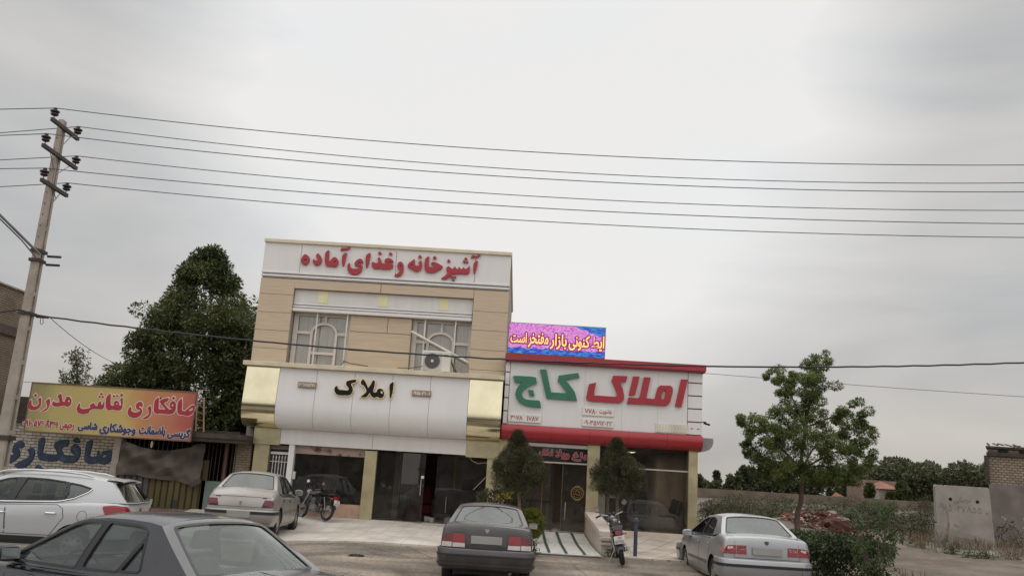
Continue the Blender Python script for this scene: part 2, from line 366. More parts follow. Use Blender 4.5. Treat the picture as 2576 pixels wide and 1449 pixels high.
# ---------------------------------------------------------------- foliage
def leaves(name, clumps, mat, parent=None, size=.12, asp=.5, seed=1, up=.4, shell=.5, base=None, droop=0):
    """clumps: (centre, radii, count); small folded leaves spread through each clump's volume"""
    rng = np.random.default_rng(seed); vs = []
    for c, r_, n in clumps:
        r_ = np.array(r_ if isinstance(r_, (list, tuple)) else (r_, r_, r_))
        d = rng.normal(size=(n, 3)); d /= np.linalg.norm(d, axis=1)[:, None]
        rad = rng.random(n)**(1/3); rad = shell*(1-(1-rad)*.6)+(1-shell)*rad
        p = np.array(c)+d*rad[:, None]*r_
        t = d*.7+rng.normal(size=(n, 3))*.6; t[:, 2] -= droop; t /= np.linalg.norm(t, axis=1)[:, None]
        nr = rng.normal(size=(n, 3)); nr[:, 2] += up*3; b = np.cross(t, nr); b /= np.linalg.norm(b, axis=1)[:, None]; nn_ = np.cross(b, t)
        s_ = (size*(.6+.8*rng.random(n)))[:, None]
        q = np.stack([p, p+t*s_*.5+b*s_*asp*.5+nn_*s_*.08, p+t*s_, p+t*s_*.5-b*s_*asp*.5+nn_*s_*.08], 1); vs.append(q.reshape(-1, 3))
    v = np.concatenate(vs)
    if parent is not None:
        r0 = parent
        while r0.parent: r0 = r0.parent
        v = v-np.array(r0.location)
    elif base is not None: v = v-np.array(base)
    n = len(v)//4
    me = bpy.data.meshes.new(name); me.vertices.add(4*n); me.vertices.foreach_set('co', v.ravel().astype(np.float32))
    me.loops.add(4*n); me.loops.foreach_set('vertex_index', np.arange(4*n, dtype=np.int32)); me.polygons.add(n)
    me.polygons.foreach_set('loop_start', np.arange(0, 4*n, 4, dtype=np.int32)); me.polygons.foreach_set('loop_total', np.full(n, 4, np.int32))
    me.update(calc_edges=True); me.materials.append(mat)
    o = bpy.data.objects.new(name, me); COL.objects.link(o)
    if parent is not None: o.parent = parent
    elif base is not None: o.location = base
    return o
def trunk(parent, base, top, r0, r1, branches=(), mat=None, wob=.05):
    mb = MB(); b, t = Vector(base), Vector(top); pts = [b.lerp(t, i/6)+Vector((random.uniform(-wob, wob), random.uniform(-wob, wob), 0))*(1 if 0 < i < 6 else 0) for i in range(7)]
    mb.tube(pts, [r0+(r1-r0)*i/6 for i in range(7)], 8)
    for f, e in branches:
        s_ = b.lerp(t, f); e = Vector(e); mid = s_.lerp(e, .5)+Vector((0, 0, -.08)); r_ = (r0+(r1-r0)*f)*.6; mb.tube([s_, mid, e], [r_, r_*.7, r_*.25], 6)
    return mb.build('trunk', mat, parent, smooth=True)
# ================================================================ the setting
def gz(x, y):
    z = .03 if y < 10 else .03*(13-y)/3 if y < 13 else 0.0 if y < 15.5 else .38*(y-15.5)/5.1 if y < 20.6 else .38+.035*(y-20.6)/2.6 if y < 23.2 else .415+.165*(y-23.2)/2.8 if y < 26 else .58
    if x < -3.5 and 13 < y < 26: z -= .13*min(1, (-3.5-x)/2.2)*max(0, min(1, (y-15)/4, (26-y)/2.2))
    if x < -4 and y < 20.6: z *= 1-min(1, (-4-x)/3)*min(1, max(0, (20.6-y)/2))*(1 if y > 13 else 0)
    if x > 5.3 and y > 20:
        k = min(1, (x-5.3)/2)*min(1, (y-20)/3); z = z*(1-k)+.47*k
        z += .75*math.exp(-((x-10.3)**2/7+(y-33.5)**2/5))+.5*math.exp(-((x-13)**2/30+(y-45)**2/60))+.25*math.exp(-((x-20.5)**2/6+(y-34)**2/4))
    return z
def axis(a, b, fine0, fine1, s, g=1.25):
    v = list(np.arange(fine0, fine1+1e-6, s)); d = s
    while v[-1] < b: d *= g; v.append(v[-1]+d)
    d = s
    while v[0] > a: d *= g; v.insert(0, v[0]-d)
    return v
gxs, gys = axis(-900, 900, -14, 24, .4), axis(-60, 1500, 12, 50, .4)
mt, n, l, b = nodes('dusty asphalt'); MATS['ground'] = mt
t = n.new('ShaderNodeTexCoord')
def nz_(sc, det, str_=(1,1,1)):
    mp = n.new('ShaderNodeMapping'); mp.inputs['Scale'].default_value = str_; l.new(t.outputs['Object'], mp.inputs[0])
    z = n.new('ShaderNodeTexNoise'); z.inputs['Scale'].default_value = sc; z.inputs['Detail'].default_value = det; l.new(mp.outputs[0], z.inputs[0]); return z.outputs[0]
def rp(v, p0, c0, p1, c1):
    r = n.new('ShaderNodeValToRGB'); l.new(v, r.inputs[0]); r.color_ramp.elements[0].position = p0; r.color_ramp.elements[1].position = p1
    r.color_ramp.elements[0].color = (*c0, 1); r.color_ramp.elements[1].color = (*c1, 1); return r.outputs[0]
def mixc(a, b_, f, bt='MIX'):
    q = n.new('ShaderNodeMixRGB'); q.blend_type = bt
    for i, v in zip((1, 2), (a, b_)):
        if isinstance(v, tuple): q.inputs[i].default_value = (*v, 1)
        else: l.new(v, q.inputs[i])
    if isinstance(f, float): q.inputs[0].default_value = f
    else: l.new(f, q.inputs[0])
    return q.outputs[0]
base_ = rp(nz_(.42, 10, (1, 2.6, 1)), .36, (.140, .115, .091), .66, (.25, .213, .173))
spots = rp(nz_(14, 5), .42, (.72, .72, .72), .6, (1.08, 1.08, 1.08))
dirtc = rp(nz_(1.1, 9), .35, (.095, .073, .053), .65, (.165, .130, .098))
sp = n.new('ShaderNodeSeparateXYZ'); l.new(t.outputs['Object'], sp.inputs[0])
jit = n.new('ShaderNodeMath'); jit.operation = 'MULTIPLY_ADD'; l.new(nz_(.9, 4), jit.inputs[0]); jit.inputs[1].default_value = 2.6; l.new(sp.outputs[0], jit.inputs[2])
jy = n.new('ShaderNodeMath'); jy.operation = 'MULTIPLY_ADD'; l.new(nz_(.7, 4), jy.inputs[0]); jy.inputs[1].default_value = 2.5; l.new(sp.outputs[1], jy.inputs[2])
def mr(v, a_, b_):
    q = n.new('ShaderNodeMapRange'); l.new(v, q.inputs[0]); q.inputs[1].default_value = a_; q.inputs[2].default_value = b_; return q.outputs[0]
lot = n.new('ShaderNodeMath'); lot.operation = 'MULTIPLY'; l.new(mr(jit.outputs[0], 7.2, 8.2), lot.inputs[0]); l.new(mr(jy.outputs[0], 21, 22.5), lot.inputs[1])
oil = rp(nz_(.8, 3), .57, (1, 1, 1), .70, (.50, .48, .46)); scuff = rp(nz_(.5, 9, (1, 3.5, 1)), .42, (.86, .85, .84), .66, (1.42, 1.39, 1.34))
vo = n.new('ShaderNodeTexVoronoi'); vo.feature = 'DISTANCE_TO_EDGE'; vo.inputs['Scale'].default_value = .55; vmp = n.new('ShaderNodeMixRGB'); vmp.inputs[0].default_value = .12; l.new(t.outputs['Object'], vmp.inputs[1])
vnz = n.new('ShaderNodeTexNoise'); vnz.inputs['Scale'].default_value = 1.5; l.new(t.outputs['Object'], vnz.inputs[0]); l.new(vnz.outputs['Color'], vmp.inputs[2]); l.new(vmp.outputs[0], vo.inputs[0])
crack = rp(vo.outputs['Distance'], .004, (.5, .48, .46), .012, (1, 1, 1))
base_ = mixc(mixc(mixc(base_, oil, 1.0, 'MULTIPLY'), scuff, 1.0, 'MULTIPLY'), crack, rp(nz_(.25, 3), .42, (0, 0, 0), .50, (1, 1, 1)), 'MULTIPLY')
gcol = mixc(mixc(base_, spots, .8, 'MULTIPLY'), mixc(dirtc, spots, .5, 'MULTIPLY'), lot.outputs[0])
l.new(gcol, b.inputs['Base Color']); b.inputs['Roughness'].default_value = .9
bp = n.new('ShaderNodeBump'); bp.inputs['Strength'].default_value = .5; bp.inputs['Distance'].default_value = .02; l.new(nz_(25, 6), bp.inputs['Height']); l.new(bp.outputs[0], b.inputs['Normal'])
rng_ = random.Random(3)
g = MB(); g.grid([[(x, y, gz(x, y)+(rng_.uniform(-.035, .035) if (x > 6 and 21 < y < 60) else 0)) for x in gxs] for y in gys])
tag(g.build('ground', mt, smooth=True), 'dusty asphalt forecourt and dirt lot', None, None, 'structure')

def tilemat(name, c1, c2, mort, bw, bh, ms, rot=0, rough=.55):
    mt, n, l, b = nodes(name)
    t = n.new('ShaderNodeTexCoord'); mp = n.new('ShaderNodeMapping'); l.new(t.outputs['Object'], mp.inputs[0]); mp.inputs['Rotation'].default_value = (0, 0, rot)
    k = n.new('ShaderNodeTexBrick'); l.new(mp.outputs[0], k.inputs[0]); k.offset = 0
    for i, v in (('Scale', 1), ('Brick Width', bw), ('Row Height', bh), ('Mortar Size', ms)): k.inputs[i].default_value = v
    for i, v in (('Color1', c1), ('Color2', c2), ('Mortar', mort)): k.inputs[i].default_value = (*v, 1)
    z = n.new('ShaderNodeTexNoise'); z.inputs['Scale'].default_value = 1.3; z.inputs['Detail'].default_value = 8; l.new(t.outputs['Object'], z.inputs[0])
    r = n.new('ShaderNodeValToRGB'); l.new(z.outputs[0], r.inputs[0]); r.color_ramp.elements[0].color = (.72, .69, .64, 1); r.color_ramp.elements[0].position = .34; r.color_ramp.elements[1].position = .6; r.color_ramp.elements[1].color = (1, 1, 1, 1)
    q = n.new('ShaderNodeMixRGB'); q.blend_type = 'MULTIPLY'; q.inputs[0].default_value = 1; l.new(k.outputs[0], q.inputs[1]); l.new(r.outputs[0], q.inputs[2])
    l.new(q.outputs[0], b.inputs[0]); b.inputs['Roughness'].default_value = rough; MATS[name] = mt; return mt
tile = tilemat('pale pavement tile', (.66, .615, .555), (.63, .585, .53), (.50, .46, .41), .42, .42, .012)
tile2 = tilemat('beige pavement tile', (.56, .50, .43), (.52, .46, .40), (.27, .22, .185), .6, .42, .016, R(22))
def slope_sheet(name, mat, x0, x1, y0, y1, lift=.035, edge=.12):
    mb = MB(); ys = list(np.arange(y0, y1, .45))+[y1]; xs = list(np.arange(x0, x1, .9))+[x1]
    mb.grid([[(x, y, gz(x, y)+lift) for x in xs] for y in ys])
    mb.add([(x, y0, gz(x, y0)+lift) for x in xs]+[(x, y0, gz(x, y0)-edge) for x in xs], [(i, i+1, len(xs)+i+1, len(xs)+i) for i in range(len(xs)-1)])
    for x in (x0, x1): mb.add([(x, y, gz(x, y)+lift) for y in ys]+[(x, y, gz(x, y)-edge) for y in ys], [(i, i+1, len(ys)+i+1, len(ys)+i) for i in range(len(ys)-1)])
    return mb.build(name, mat)
tag(slope_sheet('pavement', tile, -9.3, .52, 20.62, 26.25), None, None, None, 'structure')
tag(slope_sheet('pavement', tile2, 2.42, 5.2, 20.75, 26.0, .03), None, None, None, 'structure')
# ramp up to the estate office: fine grooves across, three dark green strips along
ramp_m = M('ribbed ramp stone', (.58, .56, .51), .6, var=.1, sc=5)
mb = MB(); y = 20.55
while y < 25.95:
    mb.fr((.56, 2.02, y, y+.235, gz(0, y)-.1), (.56, 2.02, y, y+.235, gz(0, y)+.045)); y += .27
rampo = tag(mb.build('ramp_path', ramp_m), None, None, None, 'structure')
mb = MB().grid([[(x, y, gz(0, y)+.028) for x in (.55, 2.03)] for y in np.arange(20.5, 26.2, .3)]); mb.build('ramp_bed', M('ramp groove', (.22, .20, .17), .9), rampo)
mb = MB()
for xx in (.85, 1.24, 1.66): mb.grid([[(xx-.035, y, gz(0, y)+.054), (xx+.035, y, gz(0, y)+.054)] for y in np.arange(20.6, 25.95, .3)])
mb.build('green_strip', M('dark green strip', (.02, .05, .035), .6), rampo)

# ================================================================ surfaces of the shops
beige = M('beige ceramic cladding', (.52, .412, .295), .55, var=.08, sc=2.2, stretch=(.6, 1, 14), bump=.05)
white = M('white composite panel', (.70, .68, .67), .42, var=.022, sc=1.0, spec=.4, stretch=(5, 5, .5), det=9, lo=.3, hi=.7)
white2 = M('soiled white composite panel', (.66, .635, .615), .4, var=.04, sc=1.0, stretch=(5, 5, .5), det=9, lo=.3, hi=.7)
cream = M('cream metal coping', (.62, .56, .42), .45, var=.06, sc=4)
creamf = M('cream window frame', (.62, .56, .50), .5, var=.05, sc=5)
grey_t = M('grey trim', (.42, .41, .42), .5, var=.06)
yellow = M('pale yellow panel', (.74, .70, .42), .5, var=.05)
gold = M('polished gold panel', (.69, .62, .43), .14, 1.0, var=.08, sc=1.5, bump=.12, bsc=1.3)
goldp = M('brushed gold pillar', (.50, .435, .27), .28, .6, var=.18, sc=2.0, bump=.10, bsc=2.4)
red = M('red composite panel', (.33, .022, .028), .38, var=.06, sc=1.2)
reds = M('red acrylic letter', (.34, .018, .03), .35, var=.05)
greens = M('green acrylic letter', (.025, .15, .085), .35, var=.08)
black = M('black', (.008, .007, .008), .6, var=.1, spec=.25)
seam = M('dark joint', (.10, .095, .09), .8)
marble = M('pinkish marble', (.46, .30, .22), .35, var=.25, sc=3, lo=.3, hi=.7)
stone = M('pale stone', (.50, .43, .37), .6, var=.10, sc=4)
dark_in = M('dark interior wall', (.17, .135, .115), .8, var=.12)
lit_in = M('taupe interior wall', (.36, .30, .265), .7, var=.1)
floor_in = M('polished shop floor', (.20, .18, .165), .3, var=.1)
steel = M('chrome', (.75, .75, .75), .15, 1, var=.05)
shopglass = glass('dark shop glass', (.62, .61, .58), .035, .02, .045, (.34, .31, .285))
winglass = glass('upper window glass', (.86, .85, .83), .07, .03)
gl_gold = M('gilt', (.75, .52, .18), .3, .9, var=.15)
curt = M('pale grey curtain', (.58, .545, .50), .85, var=.16, sc=2, stretch=(9, 9, .5))

# ---------------------------------------------------------------- cream two-storey building
LB = thing('shop_building', 'two-storey cream building with red rooftop lettering and a white curved sign band', 'building', (-4.3, 26, .6))
X0, X1 = -8.12, -.53
core = MB().box(X0+.03, X1-.03, 26.45, 35, 4.9, 8.62)
for a, b_, z0, z1 in ((X0+.03, -7.08, 4.9, 7.56), (-1.59, X1-.03, 4.9, 7.56), (X0+.03, X1-.03, 7.57, 8.62), (-7.08, -1.59, 7.27, 7.56)): core.box(a, b_, 26.03, 26.452, z0, z1)
core.box(X0+.03, X1-.03, 34, 35, .5, 4.9); core.box(X0+.03, X0+.25, 26.3, 34, .5, 4.9); core.box(X1-.2, X1-.03, 26.6, 34, .5, 4.9); core.box(X0+.03, X1-.03, 26.3, 34, 3.1, 4.9)
core.build('wall', M('grey render', (.30, .27, .24), .9, var=.15), LB)
clad = MB()
for xs, lv in (((X0, -7.08), [4.92, 5.39, 5.94, 6.49, 7.05, 7.55]), ((-1.59, X1), [4.92, 5.12, 5.72, 6.31, 6.89, 7.55])):
    for z0, z1 in zip(lv, lv[1:]): clad.box(xs[0], xs[1], 25.985, 26.03, z0+.006, z1-.006)
for a, b_ in ((-7.08, -4.44), (-4.43, -1.60)): clad.box(a+.004, b_-.004, 25.985, 26.03, 7.275, 7.545)
for a, b_, z0, z1 in ((-5.30, -4.16, 6.08, 6.56), (-4.15, -3.43, 6.08, 6.56), (-5.30, -3.43, 5.5, 6.07), (-5.30, -3.43, 4.92, 5.49)): clad.box(a+.003, b_-.003, 26.16, 26.3, z0+.003, z1-.003)
clad.build('cladding', beige, LB)
MB().box(-5.31, -3.42, 26.3, 26.449, 4.9, 6.57).build('pier', M('grey render'), LB)
pb = MB()
for a, b_ in ((X0, -6.98), (-6.97, -4.05), (-4.04, -1.62), (-1.61, X1)): pb.box(a+.002, b_-.002, 25.97, 26.03, 7.76, 8.66)
pb.build('parapet_panel', white, LB)
MB().box(X0-.02, X1+.02, 25.9, 26.03, 8.66, 8.77).box(X0-.02, X0+.1, 26.03, 35, 8.64, 8.77).box(X1-.1, X1+.02, 26.03, 35, 8.64, 8.77).build('coping', cream, LB, bevel=.012)
MB().box(X0, X1, 25.95, 26.03, 7.60, 7.665).box(X0, X1, 25.93, 26.03, 7.70, 7.757).each('band_trim', white, LB, bevel=.01)
MB().box(X0+.01, X1-.01, 26.0, 26.03, 7.57, 7.76).build('band_groove', grey_t, LB)  # grey tone stands for the shadow lines between the trims
rp_ = MB()
for a, b_ in ((-7.07, -4.33), (-4.325, -1.61)): rp_.box(a, b_, 26.12, 26.3, 6.86, 7.26)
rp_.build('recess_panel', white2, LB)
mo = MB()
for z0, z1, y in ((6.79, 6.85, 26.08), (6.70, 6.76, 26.05), (6.58, 6.675, 26.02)): mo.box(-7.07, -1.61, y, 26.3, z0, z1)
mo.each('molding', white, LB, bevel=.012)
MB().box(-7.07, -1.61, 26.2, 26.3, 6.57, 6.86).build('molding_groove', grey_t, LB)
for xc in (-6.20, -4.36, -2.50): BOX('accent_panel', yellow, LB, xc-.145, xc+.145, 26.105, 26.2, 6.88, 7.25)
# windows of the upper floor
def arch_window(xa, xb, xl, xr, zs):
    z0, z1, Y = 4.93, 6.57, 26.38
    BOX('curtain', curt, LB, xa+.02, xb-.02, Y+.06, Y+.068, z0, z1)
    fr = MB(); t_ = .075
    for a, b_ in ((xa, xa+.14), (xb-.08, xb)): fr.box(a, b_, Y-.05, Y+.02, z0, z1)
    fr.box(xa+.14, xb-.08, Y-.05, Y+.02, z1-.07, z1)
    for a in (xl, xr): fr.box(a-t_/2, a+t_/2, Y-.06, Y+.02, z0, zs)
    fr.box(xa+.14, xl-t_/2, Y-.05, Y+.02, zs-.04, zs+.05); fr.box(xr+t_/2, xb-.08, Y-.05, Y+.02, zs-.04, zs+.05)
    fr.box(xl+t_/2, xr-t_/2, Y-.05, Y+.02, 5.33, 5.41)
    cx, rx = (xl+xr)/2, (xr-xl)/2; pts = [(cx-rx*math.cos(a), Y-.03, zs+.30*math.sin(a)) for a in np.linspace(0, math.pi, 17)]
    for p, q in zip(pts, pts[1:]): fr.bar(p, q, .07, t_)
    fr.box(cx-.03, cx+.05, Y-.05, Y+.02, zs+.33, z1-.07)
    wf = fr.build('window', creamf, LB)
    BOX('pane', winglass, wf, xa+.02, xb-.02, Y+.024, Y+.03, z0, z1)
    return wf
arch_window(-7.06, -5.31, -6.48, -5.72, 5.98); arch_window(-3.41, -1.61, -2.92, -2.14, 5.90)
pp = MB()
for p in ((800, 789, 785, 915), (874, 792, 864, 915), (1071, 803, 1060, 930), (1148, 808, 1140, 890)):
    a, b_ = P(p[0], p[1], 26.15), P(p[2], p[3], 26.15); x = (a.x+b_.x)/2; pp.tube([(x, 26.15, 6.57), (x, 26.15, 4.93)], .024, 8)
pp.each('window_post', M('white painted post', (.66, .63, .57), .5), LB, smooth=True)
a, b_ = P(1035, 834, 26.1), P(1182, 914, 26.1)
MB().tube([a, b_], .04, 10).build('drain_pipe', M('white painted post'), LB, smooth=True)
# lower sign band
cop = MB().box(-8.1, -.50, 25.2, 26.4, 4.77, 4.90); cop.build('cornice', M('cream cornice', (.60, .52, .38), .55, var=.1), LB, bevel=.012)
prof = [(25.34, 4.765), (25.30, 4.3), (25.26, 3.8), (25.25, 3.62), (25.27, 3.46), (25.33, 3.30), (25.43, 3.17), (25.57, 3.08), (25.72, 3.045), (25.9, 3.04)]
def band(mb, xa, xb, pr=prof, back=26.3):
    n_ = len(pr); k = max(1, int((xb-xa)/.5)); xs = [xa+(xb-xa)*i/k for i in range(k+1)]
    mb.grid([[(x, y, z) for y, z in pr] for x in xs])
    for x in (xa, xb): mb.add([(x, y, z) for y, z in pr]+[(x, back, pr[-1][1]), (x, back, pr[0][1])], [tuple(range(n_+2))])
edges = [-7.03, -5.93, -4.83, -3.73, -2.62, -1.50]
wp = MB()
for a, b_ in zip(edges, edges[1:]): band(wp, a+.005, b_-.005)
wp.build('sign_band', white, LB, smooth=True)
sb_ = MB(); band(sb_, -7.95, -.56, [(y+.03, z) for y, z in prof]); sb_.build('band_backing', seam, LB, smooth=True)
for a, b_ in ((-8.0, -7.035), (-1.495, -.53)):
    q = MB(); band(q, a, b_); q.build('gold_panel', gold, LB, smooth=True)
MB().box(-6.93, -4.24, 25.86, 26.0, 2.60, 3.038).box(-4.23, -1.50, 25.86, 26.0, 2.60, 3.038).build('fascia', white2, LB)
q = MB().box(-7.72, -6.94, 25.86, 26.0, 2.56, 3.038).box(-1.495, -.54, 25.86, 26.0, 2.55, 3.038); q.each('gold_fascia', goldp, LB)
BOX('soffit', M('grey render'), LB, -8.0, -.56, 25.9, 26.6, 3.045, 3.12)
# ground floor front
pl = MB()
for a, b_, c_ in ((-7.68, -7.24, 26.2), (-4.43, -4.08, 26.2), (-.86, -.58, 26.2)): pl.box(a, b_, 25.93, c_, .5, 2.557)
pl.each('pillar', goldp, LB)
BOX('door_jamb', white, LB, -6.66, -6.50, 25.9, 26.2, .5, 2.597)
BOX('door_lintel', M('brown stained metal', (.12, .08, .07), .6), LB, -7.24, -6.66, 26.0, 26.2, 2.44, 2.557)
gd = BOX('door', M('dark blue door panel', (.035, .033, .05), .4), LB, -7.24, -6.66, 26.16, 26.2, .62, 2.44)
q = MB()
for i in range(6):
    x = -7.14+i*.088; q.tube([(x, 26.1, 1.0), (x, 26.1, 2.22)], .012, 6); q.fr((x-.02, x+.02, 26.09, 26.11, 2.2), (x-.002, x+.002, 26.095, 26.105, 2.28))
q.box(-7.22, -6.67, 26.09, 26.11, 2.08, 2.10); q.box(-7.22, -6.67, 26.09, 26.11, 1.1, 1.12); q.box(-7.22, -6.66, 26.06, 26.12, 2.30, 2.37)
q.build('door_grille', creamf, gd)
BOX('intercom', M('ivory plastic', (.55, .52, .46), .5), LB, -6.49, -6.40, 25.93, 26.0, 1.62, 1.84, bevel=.01)
q = MB().box(-6.5, -4.43, 26.0, 26.3, .5, 1.0); q.build('plinth', marble, LB)
q = MB().box(-6.5, -4.43, 26.06, 26.2, 2.36, 2.597); q.build('shutter_box', M('rust stained shutter box', (.36, .27, .22), .8, var=.1, col2=(.08, .03, .02), lo=.52, hi=.66, sc=4), LB)
BOX('shop_window', shopglass, LB, -6.5, -4.43, 26.08, 26.09, 1.0, 2.36)
q = MB().box(-4.08, -3.36, 26.08, 26.092, .62, 2.56); q.build('shop_window', shopglass, LB)
dl = thing('glass_door', None, None); dl.parent = LB; dl.location = Vector((-3.34, 26.08, .64))-LB.location; dl.rotation_euler = (0, 0, R(-24))
MB().box(0, .78, 0, .012, 0, 1.92).build('door_pane', shopglass, dl, local=True)
MB().tube([(.70, -.05, .75), (.70, -.05, 1.2)], .014, 8).box(.69, .71, -.05, .02, .78, .80).box(.69, .71, -.05, .02, 1.15, 1.17).build('door_handle', steel, dl, local=True)
MB().box(.68, .77, -.02, .03, 1.22, 1.30).build('lock_plate', steel, dl, local=True)
q = MB().box(-2.32, -.86, 26.08, 26.092, .62, 2.55); q.build('shop_window', shopglass, LB)
q = MB().tube([(-1.98, 26.04, .95), (-1.98, 26.04, 1.38)], .014, 8); q.build('window_handle', steel, LB, smooth=True)
BOX('threshold', stone, LB, -4.08, -.86, 25.9, 26.5, .55, .625)
# interior of the shop
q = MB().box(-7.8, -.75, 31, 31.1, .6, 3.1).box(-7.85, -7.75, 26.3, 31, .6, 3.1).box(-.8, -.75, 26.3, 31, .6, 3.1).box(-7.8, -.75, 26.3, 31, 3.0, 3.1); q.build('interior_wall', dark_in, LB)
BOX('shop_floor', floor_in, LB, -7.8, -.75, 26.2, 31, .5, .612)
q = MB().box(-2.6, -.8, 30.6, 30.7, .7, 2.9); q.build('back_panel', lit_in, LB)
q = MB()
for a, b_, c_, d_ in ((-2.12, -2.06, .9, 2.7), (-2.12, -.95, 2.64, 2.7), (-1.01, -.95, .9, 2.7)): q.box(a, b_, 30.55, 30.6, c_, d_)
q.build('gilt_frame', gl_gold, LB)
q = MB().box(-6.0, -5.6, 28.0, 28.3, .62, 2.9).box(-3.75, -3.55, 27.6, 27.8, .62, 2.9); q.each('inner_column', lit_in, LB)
# lettering
FS = (870, 720); FK = 550/2576
fac = [
 ([(62,215),(70,180),(92,140),(118,122),(150,135),(175,165),(182,200),(170,235),(145,262),(112,272),(80,260),(65,240)], [[(92,206),(120,190),(144,200),(135,217),(108,223)]]),
 ([(222,215),(235,185),(248,200),(262,212),(290,212),(285,185),(262,150),(295,105),(325,140),(345,185),(345,225),(325,262),(290,278),(250,272),(225,245)], []),
 ([(392,100),(450,62),(445,130),(440,220),(455,222),(478,200),(495,172),(525,162),(555,178),(575,215),(572,260),(545,292),(515,300),(485,285),(450,290),(415,292),(395,270),(388,220)], [[(518,220),(535,210),(547,225),(538,247),(520,242)]]),
 ([(628,130),(690,98),(682,150),(660,250),(635,300),(620,240)], []), ([(600,80),(608,50),(625,35),(655,42),(690,38),(740,22),(730,48),(690,65),(650,62),(620,68)], []),
 ([(695,290),(708,255),(728,240),(735,265),(735,300),(765,322),(820,325),(870,312),(880,290),(850,285),(800,285),(792,255),(815,215),(850,190),(885,185),(910,210),(912,250),(890,238),(865,228),(845,245),(850,258),(890,262),(905,290),(895,345),(865,380),(820,402),(765,402),(720,378),(700,340)], []),
 ([(950,135),(1015,98),(1008,170),(985,265),(955,322),(945,240)], []),
 ([(1028,265),(1040,225),(1060,235),(1085,245),(1120,240),(1118,200),(1105,185),(1140,160),(1165,235),(1185,255),(1215,255),(1205,230),(1210,195),(1240,178),(1285,180),(1320,205),(1328,240),(1300,228),(1262,225),(1262,242),(1290,252),(1325,262),(1318,310),(1290,325),(1230,330),(1180,332),(1150,315),(1110,322),(1065,322),(1035,300)], []),
 (dia((1140,108),25), []), (dia((1287,118),25), []),
 ([(1378,300),(1385,255),(1405,228),(1435,225),(1462,250),(1468,300),(1462,360),(1440,405),(1400,428),(1355,430),(1338,408),(1375,392),(1410,370),(1415,345),(1390,330)], [[(1413,277),(1428,266),(1440,285),(1425,297)]]),
 ([(1522,275),(1540,245),(1580,215),(1618,185),(1620,230),(1622,275),(1650,285),(1680,280),(1675,250),(1665,235),(1710,205),(1720,260),(1715,310),(1695,345),(1650,365),(1600,350),(1570,325),(1540,315),(1522,300)], [[(1562,268),(1582,260),(1592,275),(1575,284)]]),
 (dia((1690,158),26), []),
 ([(1760,185),(1818,145),(1812,215),(1808,295),(1850,300),(1900,300),(1870,275),(1840,262),(1850,235),(1880,228),(1930,245),(1990,280),(2005,290),(1985,320),(1940,345),(1890,375),(1830,380),(1780,370),(1755,340),(1750,280)], []),
 (dia((1893,172),26), []),
 ([(1982,450),(2020,430),(2055,400),(2065,375),(2050,340),(2050,310),(2085,285),(2110,310),(2135,325),(2155,310),(2168,285),(2190,325),(2215,325),(2225,290),(2250,328),(2275,325),(2285,295),(2305,325),(2335,320),(2355,300),(2372,280),(2375,330),(2365,380),(2340,398),(2290,395),(2235,390),(2180,395),(2130,388),(2100,420),(2065,455),(2020,468),(1985,465)], []),
 (dia((2085,215),24), []), (dia((2318,185),22), []), (dia((2294,224),20), []), (dia((2336,230),20), []), (dia((2122,432),20), []), (dia((2168,435),20), []), (dia((2145,474),21), []),
 ([(2425,240),(2485,205),(2478,270),(2458,350),(2430,402),(2418,340)], []), ([(2385,180),(2395,150),(2415,135),(2455,145),(2520,125),(2510,150),(2470,172),(2420,165)], [])]
trace(MB(), fac, FS, FK, 25.97, .0, .075, smooth=True).build('lettering', reds, LB)
AS = (940, 1090); AK = 360/2576
aml = [([(292,375),(300,330),(335,290),(350,300),(365,350),(395,372),(450,378),(520,385),(570,385),(595,365),(580,320),(545,280),(535,260),(550,200),(565,185),(755,150),(740,215),(650,235),(635,250),(665,310),(680,380),(655,440),(620,480),(570,490),(400,488),(340,470),(305,430)], []),
 ([(840,215),(885,150),(910,160),(945,210),(975,280),(1000,340),(1050,270),(1085,200),(1115,165),(1138,185),(1130,300),(1105,380),(1110,425),(1150,430),(1180,420),(1190,380),(1215,352),(1255,345),(1300,365),(1330,420),(1330,480),(1305,530),(1255,550),(1215,535),(1190,515),(1150,530),(1100,535),(1065,510),(1040,450),(1020,440),(985,500),(950,530),(830,525),(900,480),(950,430),(965,400),(935,320),(890,275),(855,260)], [[(1252,412),(1275,393),(1302,410),(1307,442),(1290,458),(1266,447)]]),
 ([(1440,265),(1530,195),(1530,280),(1510,430),(1480,530),(1460,560),(1450,520),(1448,420)], [])]
trace(MB(), aml, AS, AK, 25.27, -.01, .05, grow=17).build('lettering_rim', M('bright gilt rim', (.85, .66, .36), .22, .9, var=.2, sc=30), LB)
trace(MB(), aml, AS, AK, 25.27, .05, .075).build('lettering', black, LB)
pqm = M('gilt plaque', (.30, .24, .19), .35, .6, var=.1)
for (xa, ya, xb, yb, tx) in ((751, 958, 795, 978, '۳۶۷۸۱۲۷۰'), (1037, 979, 1084, 999, '۰۹۱۵۰۳۱۰۰۱')):
    a, b_ = P(xa, ya, 25.25), P(xb, yb, 25.25); z0, z1 = (a.z+b_.z)/2-.085, (a.z+b_.z)/2+.085
    pq = BOX('plaque', pqm, LB, a.x, b_.x, 25.225, 25.3, z0, z1, bevel=.012)
    text_on(MB(), tx, a.x+.03, b_.x-.03, z0+.035, z1-.035, 25.22, .006, .012).build('lettering', M('cream digit', (.85, .78, .62), .4), pq)
